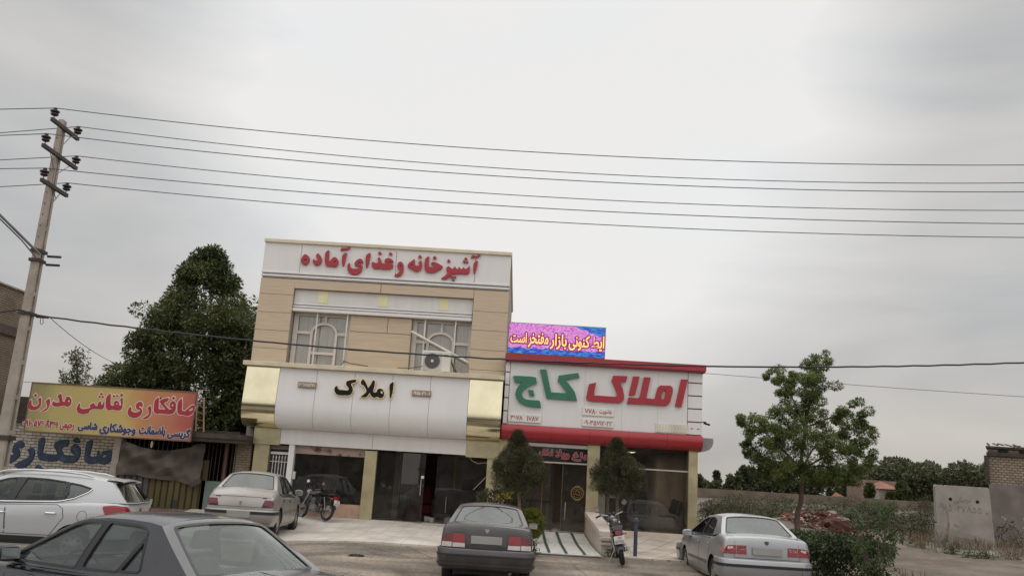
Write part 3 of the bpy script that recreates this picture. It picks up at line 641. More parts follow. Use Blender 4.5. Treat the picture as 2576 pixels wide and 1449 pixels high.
# things on and by the building
ac = thing('air_conditioner', 'white outdoor air conditioner unit on the cornice below the right window', 'air conditioner', (-2.67, 25.6, 4.905))
a, b_ = P(1064, 876, 25.55), P(1131, 938, 25.55); ax0, ax1 = a.x, b_.x
MB().box(ax0, ax1, 25.5, 25.82, 4.94, 5.54).build('casing', M('ivory enamel', (.66, .63, .57), .45, var=.05), ac, bevel=.02)
for x in (ax0+.12, ax1-.12): BOX('foot', black, ac, x-.03, x+.03, 25.5, 25.82, 4.905, 4.94)
fcx, fcz = ax0+.31, 5.235
BOX('fan_panel', M('grey grille panel', (.48, .46, .45), .5), ac, ax0+.05, ax0+.58, 25.485, 25.50, 4.98, 5.48)
MB().lathe([(0, 0), (.225, 0), (.225, -.01), (0, -.01)], (fcx, 25.483, fcz), 'Y', 28).build('fan_grille', M('dark fan grille', (.09, .085, .085), .6, var=.1), ac)
q = MB()
for r_ in (.06, .1, .14, .18, .215): q.tube([(fcx+r_*math.cos(t_), 25.47, fcz+r_*math.sin(t_)) for t_ in np.linspace(0, 2*math.pi, 25)[:-1]], .004, 4, closed=True)
q.build('fan_guard', M('dark guard wire', (.14, .13, .13), .5), ac)
MB().lathe([(0, -.012), (.04, -.012), (.045, 0)], (fcx, 25.47, fcz), 'Y', 16).build('fan_hub', M('ivory enamel'), ac)
BOX('badge', M('dark teal badge', (.03, .08, .09), .4), ac, ax1-.20, ax1-.06, 25.492, 25.5, 5.40, 5.44)
def cable(name, lab, pts, r, mat=black, group=None, n=5):
    return tag(MB().tube(pts, r, n).build(name, mat, None, smooth=True, base=pts[0]), lab, 'cable', group)
brownc = M('brown cable', (.10, .075, .055), .6)
cable('cable', 'brown refrigerant hoses dropping behind the air conditioner', [P(1133, 900, 25.9), P(1137, 915, 25.85), P(1145, 932, 25.75), P(1150, 941, 25.7)], .03, brownc)
def arc(a, b_, s, n=10): return [a.lerp(b_, i/n)+Vector((0, 0, -s*4*(i/n)*(1-i/n))) for i in range(n+1)]
cable('cable', 'dark cable lying along the cornice below the left window', [P(858, 917, 25.6), P(866, 910, 25.6), P(862, 907, 25.65), P(880, 914, 25.6), P(900, 917, 25.55), P(925, 921, 25.5)], .015, brownc)
cable('cable', 'thin cable trailing along the cornice left of the air conditioner', [P(1000, 925, 25.5), P(1030, 926, 25.5), P(1063, 921, 25.5)], .013, brownc)
cable('cable', 'pale cable looping across the top of the right shop glass', [P(1175, 1142, 26.0), P(1187, 1158, 26.0), P(1203, 1166, 26.0), P(1220, 1163, 26.0), P(1228, 1166, 25.95), P(1227, 1195, 25.95), P(1205, 1217, 26.0), P(1190, 1232, 26.0)], .011, M('pale cable', (.35, .27, .22), .6))
def cctv(name, lab, p, dirx, mat):
    o = thing(name, lab, 'camera', p); p = Vector(p)
    MB().tube([p+Vector((0, .12, .06)), p+Vector((0, .02, .05)), p+Vector((0, 0, 0))], .014, 6).build('bracket', mat, o)
    MB().tube([p+Vector((0, .02, .05)), p+Vector((-.14*dirx if dirx > 0 and mat is black else 0, .1, .06))], .016, 6).build('mount', mat, o); MB().bar(p+Vector((-.07*dirx, .0, .02)), p+Vector((.10*dirx, -.06, -.03)), .06, .055).build('camera_housing', mat, o, bevel=.01)
    return o
p = P(643, 1066, 25.75); cctv('security_camera', 'white security camera under the left end of the gold band', p, 1, M('ivory plastic'))
# inside
dk = M('dark wood', (.03, .019, .016), .45)
desk = thing('reception_desk', 'dark reception desk with a pale counter top inside the cream shop', 'desk', (-1.7, 28.6, .612))
MB().box(-2.45, -1.35, 28.4, 29.0, .612, 1.5).build('desk_body', dk, desk); MB().box(-2.5, -.9, 28.2, 29.05, 1.52, 1.58).build('desk_top', M('glassy counter', (.18, .18, .19), .15), desk)
pr = thing('printer', 'dark boxy printer on the reception desk', 'printer', (-1.45, 28.6, 1.58)); MB().fr((-1.72, -1.18, 28.4, 28.8, 1.58), (-1.68, -1.22, 28.45, 28.8, 1.92)).build('printer_body', black, pr, bevel=.02); BOX('paper_tray', M('grey render'), pr, -1.6, -1.3, 28.6, 28.78, 1.92, 2.02)
ch = thing('armchair', 'red cushioned armchair in the open doorway of the cream shop', 'armchair', (-3.0, 28.9, .612))
MB().fr((-3.4, -2.6, 28.6, 29.3, .75), (-3.4, -2.6, 28.6, 29.3, 1.05)).build('seat', M('deep red upholstery', (.16, .006, .012), .7), ch, bevel=.06)
MB().fr((-3.4, -2.6, 29.1, 29.35, 1.05), (-3.35, -2.75, 29.2, 29.4, 1.62)).build('backrest', M('deep red upholstery'), ch, bevel=.06)
MB().box(-3.5, -3.36, 28.6, 29.3, .65, 1.25).box(-2.64, -2.5, 28.6, 29.3, .65, 1.25).each('armrest', dk, ch, bevel=.03); BOX('base', dk, ch, -3.4, -2.6, 28.7, 29.2, .612, .75)
for i, (x, y, lb) in enumerate(((-2.62, 27.35, 'small white box on the shop floor, farther from the door'), (-2.40, 26.75, 'small white box on the shop floor, nearer the door'))):
    o = thing('small_box', lb, 'box', (x, y, .612)); MB().fr((x-.07, x+.07, y-.06, y+.06, .612), (x-.08, x+.08, y-.07, y+.07, .73)).build('box_body', M('white composite panel'), o, bevel=.008); MB().box(x-.085, x+.085, y-.075, y+.075, .731, .75).build('lid', M('cream digit', (.7, .66, .6), .4), o)

# ---------------------------------------------------------------- red and white estate office
RB = thing('estate_office', 'single-storey estate office with red trim and a white sign wall', 'building', (2.4, 26, .6))
q = MB().box(-.50, 5.25, 33.5, 34, .5, 5.3).box(5.05, 5.25, 26.4, 34, .5, 5.3).box(-.5, 5.25, 26.4, 34, 3.2, 5.3); q.build('wall', M('grey render'), RB)
BOX('sign_wall', seam, RB, -.47, 5.28, 25.66, 26.4, 3.5, 5.36)
q = MB(); es = [-.34, .66, 1.86, 2.96, 4.0, 4.86]
for a, b_ in zip(es, es[1:]): q.box(a+.002, b_-.002, 25.60, 25.66, 3.555, 5.36)
q.build('sign_panel', white, RB)
q = MB(); q2 = MB(); lv = [3.555, 3.93, 4.31, 4.685, 5.06, 5.37]
for a, b_ in ((-.475, -.355), (4.875, 5.29)):
    for z0, z1 in zip(lv, lv[1:]): q.box(a, b_, 25.60, 25.66, z0+.018, z1-.018)
    for z in lv[1:-1]: q2.box(a, b_, 25.63, 25.66, z-.017, z+.017)
q.each('side_panel', white, RB); q2.build('red_joint', M('dark red joint', (.16, .015, .04), .5), RB)
q = MB()
for a, b_ in zip([-.51, -.17, .95, 2.08, 3.22, 4.35], [-.17, .95, 2.08, 3.22, 4.35, 5.36]): q.box(a+.002, b_-.002, 25.42, 26.5, 5.40, 5.58)
q.build('roof_trim', red, RB)
BOX('roof_underside', M('dark red joint'), RB, -.50, 5.34, 25.44, 26.4, 5.36, 5.40)
rprof = [(25.58, 3.55), (25.50, 3.52), (25.45, 3.43), (25.44, 3.34), (25.48, 3.24), (25.58, 3.16), (25.75, 3.12), (26.0, 3.115)]
q = MB()
for a, b_ in zip([-.50, .93, 2.05, 3.17, 4.28], [.93, 2.05, 3.17, 4.28, 5.30]): band(q, a+.003, b_-.003, rprof, 26.3)
q.build('red_canopy', red, RB, smooth=True)
q = MB(); pts = [(5.30, 3.50), (5.64, 3.50), (5.655, 3.40), (5.62, 3.27), (5.54, 3.17), (5.42, 3.12), (5.30, 3.115)]
q.panel(pts, lambda u, v, d: (u, 25.72+d, v), 7.5); q.build('side_canopy', M('grey metal sheet', (.24, .23, .235), .45, .3), RB)
BOX('roof_deck', M('grey render'), RB, -.45, 5.2, 26.5, 34, 5.3, 5.42)
# shop front
q = MB().box(2.05, 2.40, 25.93, 26.2, .5, 3.12).box(4.99, 5.25, 25.93, 26.4, .5, 3.12).box(-.55, -.30, 25.93, 26.3, .5, 3.12); q.each('pillar', goldp, RB)
q = MB().box(-.3, 2.05, 25.96, 26.2, 2.985, 3.08); q.build('header_trim', white2, RB)
q = MB().box(-.3, 2.05, 26.0, 26.1, 2.53, 2.57).box(2.40, 4.99, 26.0, 26.1, 2.50, 2.54); q.each('transom_bar', stone, RB)
dg = glass('sign glass', (.30, .32, .32), .12, .05, .25, (.12, .12, .125))
BOX('transom_glass', dg, RB, -.3, 2.05, 26.05, 26.06, 2.57, 2.985)
BOX('transom_glass', shopglass, RB, 2.40, 4.99, 26.05, 26.06, 2.54, 3.12)
for a, b_, nm in ((-.3, .78, 'shop_window'), (.78, 1.12, 'shop_window'), (2.40, 3.45, 'shop_window'), (3.455, 4.99, 'shop_window')): BOX(nm, shopglass, RB, a+.003, b_-.003, 26.05, 26.06, .76 if a > 2 else .62, 2.50)
BOX('door_post', gl_gold, RB, .765, .80, 26.1, 26.14, .62, 2.5)
gdr = BOX('glass_door', shopglass, RB, 1.36, 2.04, 26.03, 26.042, .64, 2.50)
BOX('door_edge', M('brown stained metal'), gdr, 1.345, 1.36, 26.0, 26.05, .64, 2.50)
MB().tube([(1.46, 25.97, .95), (1.46, 25.97, 1.45)], .013, 8).build('door_handle', steel, gdr)
q = MB(); cx, cz = 1.80, 1.72
for i in range(24):
    a = 2*math.pi*i/24; q.bar((cx+.185*math.cos(a), 26.02, cz+.185*math.sin(a)), (cx+.215*math.cos(a), 26.02, cz+.215*math.sin(a)), .025, .008)
for rr, th in ((.175, .016), (.125, .008)): q.tube([(cx+rr*math.cos(t_), 26.02, cz+rr*math.sin(t_)) for t_ in np.linspace(0, 2*math.pi, 33)[:-1]], th*.6, 4, closed=True)
q.tube([(cx-.09, 26.02, cz-.05), (cx-.05, 26.02, cz+.0), (cx, 26.02, cz-.05), (cx+.09, 26.02, cz-.05)], .009, 4); q.tube([(cx-.06, 26.02, cz+.03), (cx, 26.02, cz+.09), (cx+.06, 26.02, cz+.03), (cx+.08, 26.02, cz-.02)], .009, 4)
q.build('door_emblem', M('dull gilt', (.36, .25, .10), .45, .4), gdr)
q = MB().box(2.40, 5.1, 25.9, 26.3, .5, .755); q.build('plinth', stone, RB, bevel=.01)
q = MB().box(-.3, 2.05, 25.95, 26.3, .5, .63); q.build('threshold', stone, RB)
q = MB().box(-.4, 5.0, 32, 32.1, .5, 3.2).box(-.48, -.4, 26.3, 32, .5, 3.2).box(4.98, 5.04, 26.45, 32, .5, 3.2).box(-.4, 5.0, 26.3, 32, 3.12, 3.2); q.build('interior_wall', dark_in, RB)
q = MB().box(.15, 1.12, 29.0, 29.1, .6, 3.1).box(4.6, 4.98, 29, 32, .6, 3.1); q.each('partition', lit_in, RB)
q = MB().box(2.9, 3.7, 31.9, 31.98, .9, 2.5); q.build('back_window', emit('daylit back window', (.30, .29, .27), .6), RB)  # emission on the pane stands in for daylight behind it
BOX('shop_floor', floor_in, RB, -.4, 5.0, 26.1, 32, .5, .69)
CL = thing('ceiling_lamp', 'lit square ceiling lamp inside the estate office', 'lamp', (3.4, 28.2, 3.10)); BOX('lamp_frame', M('white composite panel'), CL, 3.05, 3.75, 27.9, 28.5, 3.07, 3.115); BOX('diffuser', emit('lamp diffuser', (1, .9, .75), 2.5), CL, 3.1, 3.7, 27.95, 28.45, 3.06, 3.072)
al = bpy.data.lights.new('ceiling_light', 'AREA'); al.energy = 38; al.size = .6; al.color = (1, .88, .72); alo = bpy.data.objects.new('ceiling_light', al); COL.objects.link(alo); alo.location = (3.4, 28.2, 3.04)
# letters
RS1 = (1480, 1060); RK = 320/2576; RS2 = (1740, 1080)
kaj = [([(185,335),(330,335),(590,350),(720,370),(750,510),(640,545),(540,595),(450,650),(400,720),(395,790),(430,850),(500,890),(620,905),(790,910),(820,940),(845,1080),(640,1065),(480,1035),(350,970),(270,870),(240,760),(255,680),(300,590),(400,490),(320,490),(225,490)], []), ([(540,665),(660,670),(690,810),(575,790)], []),
 ([(820,185),(970,190),(1080,720),(1470,745),(1240,450),(1262,330),(1720,265),(1745,375),(1560,400),(1410,430),(1520,550),(1640,720),(1690,915),(1400,895),(970,860)], [])]
ml2 = [([(-188,690),(-118,369),(45,329),(5,560),(5,632),(500,665),(540,640),(520,540),(410,285),(450,170),(785,180),(750,310),(610,325),(680,500),(708,660),(690,750),(620,805),(540,808),(-100,765),(-165,740)], []), ([(918,185),(1070,190),(965,625),(815,620)], []),
 ([(1175,205),(1330,210),(1225,700),(1400,715),(1430,700),(1500,440),(1560,400),(1790,405),(1840,440),(1855,520),(1790,790),(1720,870),(1650,875),(1200,840),(775,825),(810,680),(1020,700),(1070,670)], [[(1620,505),(1700,515),(1650,725),(1570,715)]]), ([(2050,255),(2205,260),(2055,905),(1905,885)], [])]
trace(MB(), kaj, RS1, RK, 25.6, 0, .09, smooth=False).build('lettering', greens, RB)
trace(MB(), ml2, RS2, RK, 25.6, 0, .09, smooth=False).build('lettering', reds, RB)
plq = M('ivory sign plate', (.70, .67, .62), .45, var=.04)
digr = M('plum red digit', (.30, .03, .06), .5)
def plate(x0, y0, x1, y1, txts):
    a, b_ = P(x0, y0, 25.56), P(x1, y1, 25.56); zc = (a.z+b_.z)/2; h = abs(a.z-b_.z)/2+.0
    pl_ = BOX('sign_plate', plq, RB, a.x, b_.x, 25.55, 25.61, zc-.115, zc+.115, bevel=.008)
    for tx, f0, f1 in txts:
        if tx: text_on(MB(), tx, a.x+(b_.x-a.x)*f0, a.x+(b_.x-a.x)*f1, zc-.075, zc+.075, 25.55, .006, .012).build('lettering', digr, pl_)
    return pl_
plate(1279, 1041, 1360, 1062, [('۳۶۷۸', .07, .44), ('۱۷۸۷', .57, .93)])
plate(1466, 1026, 1544, 1046, [('۷۷۸۰', .07, .45), ('عضویت', .54, .93)])
plate(1465, 1054, 1543, 1073, [('۰۹۰۳۵۷۱۲۰۲۲', .05, .95)])
a, b_ = P(1649, 1060, 25.58), P(1731, 1085, 25.58); pm_ = BOX('sign_plate', M('perforated ivory plate', (.60, .575, .50), .5), RB, a.x, b_.x, 25.575, 25.61, 3.58, 3.83)
q = MB()
for i in range(10):
    x = a.x+.06+i*(b_.x-a.x-.1)/10; q.bar((x, 25.57, 3.80), (x+.05, 25.57, 3.70), .022, .01); q.bar((x+.05, 25.57, 3.71), (x, 25.57, 3.61), .022, .01)
q.build('fretwork', M('cream digit'), pm_)
q = MB(); 
for x in (5.0, 5.18): q.box(x-.04, x+.04, 25.592, 25.6, 3.73, 3.742); q.box(x-.02, x+.01, 25.592, 25.6, 3.743, 3.76)
q.build('small_mark', digr, RB)
whl = M('white letter outline', (.62, .58, .56), .5)
for tx, x0, x1, z0, z1 in (('باغ', P(1440, 1150, 26).x, P(1477, 1150, 26).x, 2.64, 2.88), ('ویلا', P(1399, 1145, 26).x, P(1432, 1145, 26).x, 2.66, 2.93), ('املاک', P(1357, 1140, 26).x, P(1390, 1140, 26).x, 2.74, 2.92)):
    text_rim(MB(), tx, x0, x1, z0, z1, 26.04, .004, .016, .012).build('lettering_outline', whl, RB)
    text_rim(MB(), tx, x0, x1, z0, z1, 26.02, .004, .007, .012).build('lettering', reds, RB)
p = P(1776, 1066, 25.55); cctv('security_camera', 'dark security camera at the right end of the white sign wall', p, 1, black)
# LED screen on the roof
mt, n, l, b = nodes('led picture'); t = n.new('ShaderNodeTexCoord'); MATS['led'] = mt
def mnode(op, a_, b_=None, c_=None):
    q_ = n.new('ShaderNodeMath'); q_.operation = op
    for i, v in enumerate((a_, b_, c_)):
        if v is None: continue
        if isinstance(v, (int, float)): q_.inputs[i].default_value = v
        else: l.new(v, q_.inputs[i])
    return q_.outputs[0]
qv = n.new('ShaderNodeVectorMath'); qv.operation = 'SNAP'; l.new(t.outputs['Object'], qv.inputs[0]); qv.inputs[1].default_value = (.012, .012, .012)
def nzz(sc, det, st):
    mp = n.new('ShaderNodeMapping'); mp.inputs['Scale'].default_value = st; l.new(qv.outputs[0], mp.inputs[0]); z = n.new('ShaderNodeTexNoise'); z.inputs['Scale'].default_value = sc; z.inputs['Detail'].default_value = det; l.new(mp.outputs[0], z.inputs[0]); return z.outputs[0]
r = n.new('ShaderNodeValToRGB'); l.new(nzz(15, 6, (1, 1, 3.4)), r.inputs[0]); cr = r.color_ramp; cr.elements[0].position = .30; cr.elements[1].position = .72
cr.elements[0].color = (.10, .06, .55, 1); cr.elements[1].color = (.95, .42, .28, 1)
for pos, c_ in ((.38, (.55, .03, .62, 1)), (.45, (.85, .12, .62, 1)), (.52, (.85, .45, .90, 1)), (.58, (.62, .40, .85, 1)), (.65, (.95, .10, .30, 1))): cr.elements.new(pos).color = c_
r2 = n.new('ShaderNodeValToRGB'); l.new(nzz(5, 4, (1, 1, 5)), r2.inputs[0]); cr = r2.color_ramp; cr.elements[0].position = .36; cr.elements[1].position = .66
cr.elements[0].color = (.01, .02, .30, 1); cr.elements[1].color = (.05, .45, .55, 1); cr.elements.new(.5).color = (.03, .10, .75, 1)
sp = n.new('ShaderNodeSeparateXYZ'); l.new(t.outputs['Object'], sp.inputs[0]); jn = nzz(4, 3, (1, 1, 3))
low = mnode('LESS_THAN', mnode('MULTIPLY_ADD', jn, .22, sp.outputs[2]), .33)
hi_ = mnode('GREATER_THAN', mnode('ADD', mnode('MULTIPLY', sp.outputs[0], .35), mnode('MULTIPLY_ADD', jn, .25, sp.outputs[2])), 1.27)
bl = mnode('MAXIMUM', low, hi_)
mx_ = n.new('ShaderNodeMixRGB'); l.new(bl, mx_.inputs[0]); l.new(r.outputs[0], mx_.inputs[1]); l.new(r2.outputs[0], mx_.inputs[2])
l.new(mx_.outputs[0], b.inputs['Emission Color']); b.inputs['Emission Strength'].default_value = .85; b.inputs['Base Color'].default_value = (.01, .01, .01, 1); b.inputs['Roughness'].default_value = .6
LED = thing('led_screen', 'bright pink and blue LED message screen on the estate office roof', 'screen', (.98, 26.2, 5.6))
BOX('screen_cabinet', M('grey metal sheet'), LED, -.49, 2.47, 26.2, 26.4, 5.70, 6.66, bevel=.008)
scr = MB().box(-.465, 2.445, 26.188, 26.197, 5.725, 6.635).build('display', mt, None, base=(.98, 26.2, 5.68)); scr.parent = LED; scr.location = Vector((0, 0, .08))
for x in (-.2, 2.2): BOX('bracket', M('grey metal sheet'), LED, x-.04, x+.04, 26.25, 26.35, 5.42, 5.70)
ledo = emit('led outline', (.16, .012, .10), .8); ledy = emit('led yellow', (.95, .52, .15), 1.0)
wx = lambda u, v: P((1480+u*320/2576)/1.1646, (920+v*320/2576)/1.1646, 26.18)
for tx, u0, v0, u1, v1 in (('است', 130, 430, 510, 680), ('مفتخر', 540, 440, 1020, 800), ('بازار', 1060, 470, 1450, 840), ('کنونی', 1500, 500, 1990, 870), ('ایط', 2040, 520, 2335, 880)):
    a, b_ = wx(u0, (v0+v1)/2), wx(u1, (v0+v1)/2); zt, zb = wx((u0+u1)/2, v0).z, wx((u0+u1)/2, v1).z
    text_rim(MB(), tx, a.x, b_.x, zb, zt, 26.184, .0, .042, .02).build('lettering_outline', ledo, LED)
    text_on(MB(), tx, a.x, b_.x, zb, zt, 26.170, .0, .02).build('lettering', ledy, LED)
# furniture inside the estate office
oc = thing('office_chair', 'black swivel office chair behind the right shop glass', 'office chair', (3.85, 27.6, .69))
MB().panel([(-.2,.0),(.2,.0),(.24,.3),(.2,.55),(0,.6),(-.2,.55),(-.24,.3)], lambda u, v, d: (3.85+u, 27.75+d+v*.1, 1.28+v), .07).build('backrest', black, oc)
BOX('seat', black, oc, 3.6, 4.1, 27.3, 27.8, 1.1, 1.18, bevel=.03)
MB().tube([(3.85, 27.6, .78), (3.85, 27.6, 1.1)], .03, 8).tube([(3.85, 27.8, 1.1), (3.85, 27.82, 1.35)], .03, 6).build('column', black, oc)
for k in range(5): a = 2*math.pi*k/5; MB().bar((3.85, 27.6, .80), (3.85+.3*math.cos(a), 27.6+.3*math.sin(a), .72), .05, .03).build('leg', black, oc)
for s in (-1, 1): MB().tube([(3.85+s*.27, 27.5, 1.12), (3.85+s*.29, 27.5, 1.36), (3.85+s*.29, 27.75, 1.38)], .02, 6).build('armrest', black, oc)
bc = thing('banquet_chair', 'gold framed chair with a dark padded back behind the right shop glass', 'chair', (4.55, 26.8, .69))
gf = M('gold chair frame', (.45, .29, .12), .4, .5)
for y in (26.6, 27.0): MB().tube([(4.28, y, .69), (4.32, y, 1.14), (4.36, y, 1.17), (4.72, y, 1.17), (4.76, y, 1.12), (4.86, y, .69)], .014, 6).build('leg', gf, bc)
MB().tube([(4.74, 26.6, 1.17), (4.90, 26.6, 1.7), (4.90, 27.0, 1.7), (4.74, 27.0, 1.17)], .014, 6).build('back_frame', gf, bc)
BOX('seat', M('brown upholstery', (.10, .05, .035), .8), bc, 4.30, 4.75, 26.58, 27.02, 1.18, 1.24, bevel=.02); MB().bar((4.74, 26.8, 1.28), (4.87, 26.8, 1.68), .36, .05).build('backrest', black, bc)
cb = thing('cabinet', 'dark open cabinet behind the parked motorbike and right shop glass', 'cabinet', (3.2, 28.2, .69))
MB().box(2.95, 3.5, 28.0, 28.5, .69, 1.62).build('cabinet_body', dk, cb); BOX('side_panel', M('cream digit', (.42, .34, .27), .5), cb, 2.86, 2.945, 28.0, 28.5, .69, 1.75)
ds = thing('office_desk', 'dark desk with an open laptop seen left of the office door', 'desk', (.75, 27.6, .69))
MB().box(.35, 1.05, 27.4, 27.9, 1.38, 1.43).build('desk_top', dk, ds); MB().box(.45, .95, 27.5, 27.85, .69, 1.38).build('desk_body', M('brown stained metal'), ds)
lp = thing('laptop', 'black open laptop on the dark office desk', 'laptop', (.6, 27.55, 1.43)); BOX('keyboard', black, lp, .48, .85, 27.45, 27.7, 1.431, 1.45); MB().bar((.50, 27.58, 1.45), (.66, 27.58, 1.72), .26, .012).build('screen', black, lp)
# ================================================================ workshop at the left
whb = brick('white painted brick', (.52, .47, .42), (.40, .36, .315), (.15, .125, .105), .24, .085, .012, .85, .35)
tanb = brick('tan brick', (.30, .225, .155), (.24, .175, .115), (.13, .105, .085), .22, .07, .013, .9, .3)
darkw = M('dark weathered timber', (.05, .038, .030), .85, var=.3, sc=5)
navyp = M('navy wall paint', (.022, .040, .078), .75, sc=6, col2=(.06, .075, .11), lo=.5, hi=.72)
WS = thing('workshop', 'low workshop with white painted brick wall, olive ribbed gate and dark flat roof', 'building', (-11.5, 26, .55))
q = MB().box(-17.5, -11.62, 26.0, 26.3, .3, 2.75); q.build('brick_wall', whb, WS)
BOX('pillar', M('pale plaster', (.40, .36, .32), .85, var=.15), WS, -11.80, -11.60, 25.93, 26.3, .3, 2.45)
q = MB().box(-17.5, -8.2, 32, 32.2, .3, 3.0).box(-8.4, -8.2, 26.3, 32, .3, 2.7).box(-17.5, -8.2, 27.6, 27.7, .3, 2.6); q.build('inner_wall', black, WS)  # black colour stands in for the darkness inside the workshop
q = MB().fr((-15.6, -8.15, 25.9, 32, 2.76), (-15.6, -8.15, 25.9, 32, 2.86)); q.build('roof', darkw, WS)
q = MB().add([(-14.6, 27, 2.86), (-11.6, 27, 2.86), (-11.6, 27, 3.95), (-14.6, 27, 3.3), (-14.6, 31, 2.86), (-11.6, 31, 2.86), (-11.6, 31, 3.95), (-14.6, 31, 3.3)], [(0, 1, 2, 3), (4, 7, 6, 5), (3, 2, 6, 7), (0, 3, 7, 4), (1, 5, 6, 2)]); q.build('roof_shed', darkw, WS)
q = MB().box(-15.3, -14.35, 26.6, 28, 2.86, 3.55); q.build('roof_lumber', darkw, WS)
q = MB(); x = -14.9
while x < -13.2: q.fr((x, x+.07, 29, 32, 3.86), (x, x+.07, 29, 32, 3.95)); x += .13
q.build('roof_sheet', M('pale corrugated sheet', (.42, .37, .33), .6, .2), WS)
q = MB().box(-9.5, -7.72, 25.15, 26.2, 2.62, 2.76).box(-9.5, -7.74, 25.2, 26.2, 2.52, 2.62); q.build('canopy', darkw, WS)
olive = M('olive painted steel', (.075, .058, .018), .6, var=.22, sc=2, stretch=(1, 1, .4)); gryg = M('grey painted steel', (.085, .08, .075), .65, var=.2)
gt = MB(); gt2 = MB(); x = -11.55; i = 0
while x < -9.12:
    tgt_ = gt2 if x < -10.75 else gt
    tgt_.add([(x, 26.02, .45), (x+.03, 25.98, .45), (x+.15, 25.98, .45), (x+.18, 26.02, .45), (x, 26.02, 2.0), (x+.03, 25.98, 2.0), (x+.15, 25.98, 2.0), (x+.18, 26.02, 2.0)], [(0, 1, 5, 4), (1, 2, 6, 5), (2, 3, 7, 6)]); x += .185
gt.build('gate', olive, WS); gt2.build('gate', gryg, WS)
q = MB(); x = -11.5
while x < -9.2: q.tube([(x, 26.0, 2.0), (x, 26.0, 2.55)], .012, 5); x += .14
q.build('gate_bars', darkw, WS)
q = MB()
for x, z, w_, h_ in ((-9.86, .62, .12, .2),): q.box(x, x+w_, 25.968, 25.974, z, z+h_)
q.build('gate_patch', M('dark faded poster', (.03, .03, .035), .7), WS)
q = MB()
for x, z, w_, h_ in ((-10.70, .62, .08, .2), (-10.52, .66, .07, .16)): q.box(x, x+w_, 25.968, 25.974, z, z+h_)
q.build('gate_patch', M('white faded sticker', (.34, .33, .31), .7), WS)
BOX('wall_panel', M('pale green painted wall', (.125, .175, .15), .75, var=.18, sc=2), WS, -9.1, -8.15, 25.98, 26.2, .3, 1.42)
q = MB(); x = -9.02
while x < -8.2: q.tube([(x, 26.0, 1.42), (x, 26.0, 2.52)], .012, 5); x += .115
q.build('window_bars', darkw, WS)
BOX('post', M('rust red post', (.11, .04, .028), .7), WS, -8.52, -8.44, 25.93, 26.02, 1.35, 2.52)
BOX('side_wall', tanb, WS, -8.26, -7.78, 26.02, 26.2, .4, 2.52)
WP = (0, 1240); WK = 400/2576
wall_l = [([(160,740),(175,600),(270,580),(225,545),(230,480),(280,370),(380,315),(450,340),(460,420),(400,465),(340,450),(370,500),(375,580),(320,660),(240,720)], []),
 ([(290,830),(285,760),(420,690),(530,640),(555,590),(540,530),(500,500),(575,455),(640,460),(660,540),(630,660),(540,770),(440,835)], []), ([(650,830),(730,765),(800,830),(730,890)], []),
 ([(730,300),(810,255),(850,270),(830,400),(795,550),(950,580),(1075,590),(1075,540),(1010,420),(1060,330),(1310,290),(1280,420),(1140,450),(1200,570),(1240,600),(1430,605),(1350,560),(1325,500),(1350,420),(1410,385),(1480,400),(1520,470),(1510,600),(1450,700),(1360,740),(1200,735),(1130,700),(1085,665),(1050,700),(960,710),(760,690),(710,640),(710,560)], [[(1365,492),(1400,474),(1440,495),(1400,508)]]),
 ([(1370,310),(1450,250),(1500,300),(1490,350),(1400,350)], []),
 ([(1630,360),(1720,300),(1750,330),(1730,420),(1680,620),(1830,625),(1840,510),(1870,510),(1875,590),(1950,520),(2080,490),(2140,540),(2140,620),(2060,720),(1960,770),(1880,750),(1830,720),(1760,755),(1650,750),(1590,700),(1590,600)], [[(1925,632),(1960,600),(2012,588),(1992,627),(1950,642)]])]
sh = [([(x+14, y+14) for x, y in o], h) for o, h in wall_l]
trace(MB(), sh, WP, WK, 26.0, 0, .002).build('painted_shadow', M('black wall paint', (.02, .018, .018), .8), WS)
trace(MB(), wall_l, WP, WK, 26.0, .0, .010).build('painted_lettering', navyp, WS)
# tarpaulin over the gate
tp = []
xa, xb = -11.55, -9.08
for j in range(15):
    v = j/14; row = []
    for i in range(33):
        u = i/32; top = 2.42-.22*math.sin(math.pi*min(1, u*1.05))+(.05 if u > .85 else 0); bot = 1.42+.04*math.sin(u*9)-.30*max(0, (u-.5)*2)**1.6+(.22*max(0, (u-.93)/.07))
        z = top+(bot-top)*v
        row.append((xa+(xb-xa)*u, 25.82+.05*math.sin(u*14+v*5)+.06*math.sin(u*6-v*9)+.035*math.sin(v*15+u*24)+.03*math.sin(v*9-u*31), z))
    tp.append(row)
mt, n, l, b = nodes('grey brown tarpaulin'); t = n.new('ShaderNodeTexCoord'); z = n.new('ShaderNodeTexNoise'); z.inputs['Scale'].default_value = 2.2; z.inputs['Detail'].default_value = 7; l.new(t.outputs['Object'], z.inputs[0])
r = n.new('ShaderNodeValToRGB'); l.new(z.outputs[0], r.inputs[0]); r.color_ramp.elements[0].color = (.075, .061, .052, 1); r.color_ramp.elements[1].color = (.115, .094, .082, 1); r.color_ramp.elements[0].position = .35; r.color_ramp.elements[1].position = .65
l.new(r.outputs[0], b.inputs[0]); b.inputs['Roughness'].default_value = .8
tpo = MB().grid(tp).build('tarpaulin', mt, None, smooth=True, base=(-10.3, 25.85, 1.4)); tpo.modifiers.new('s', 'SOLIDIFY').thickness = .006
tag(tpo, 'grey brown tarpaulin hung across the top of the workshop gate', 'tarpaulin')
lm = thing('hanging_lamp', 'small white lamp hanging under the yellow sign', 'lamp', P(383, 1108, 25.4)); p = Vector(lm.location)
MB().sph(p+Vector((0, 0, -.11)), (.035, .035, .10), 8, 6).build('bulb', M('ivory plastic'), lm, smooth=True); MB().tube([p, p+Vector((0, 0, .12))], .01, 5).build('cord', black, lm)
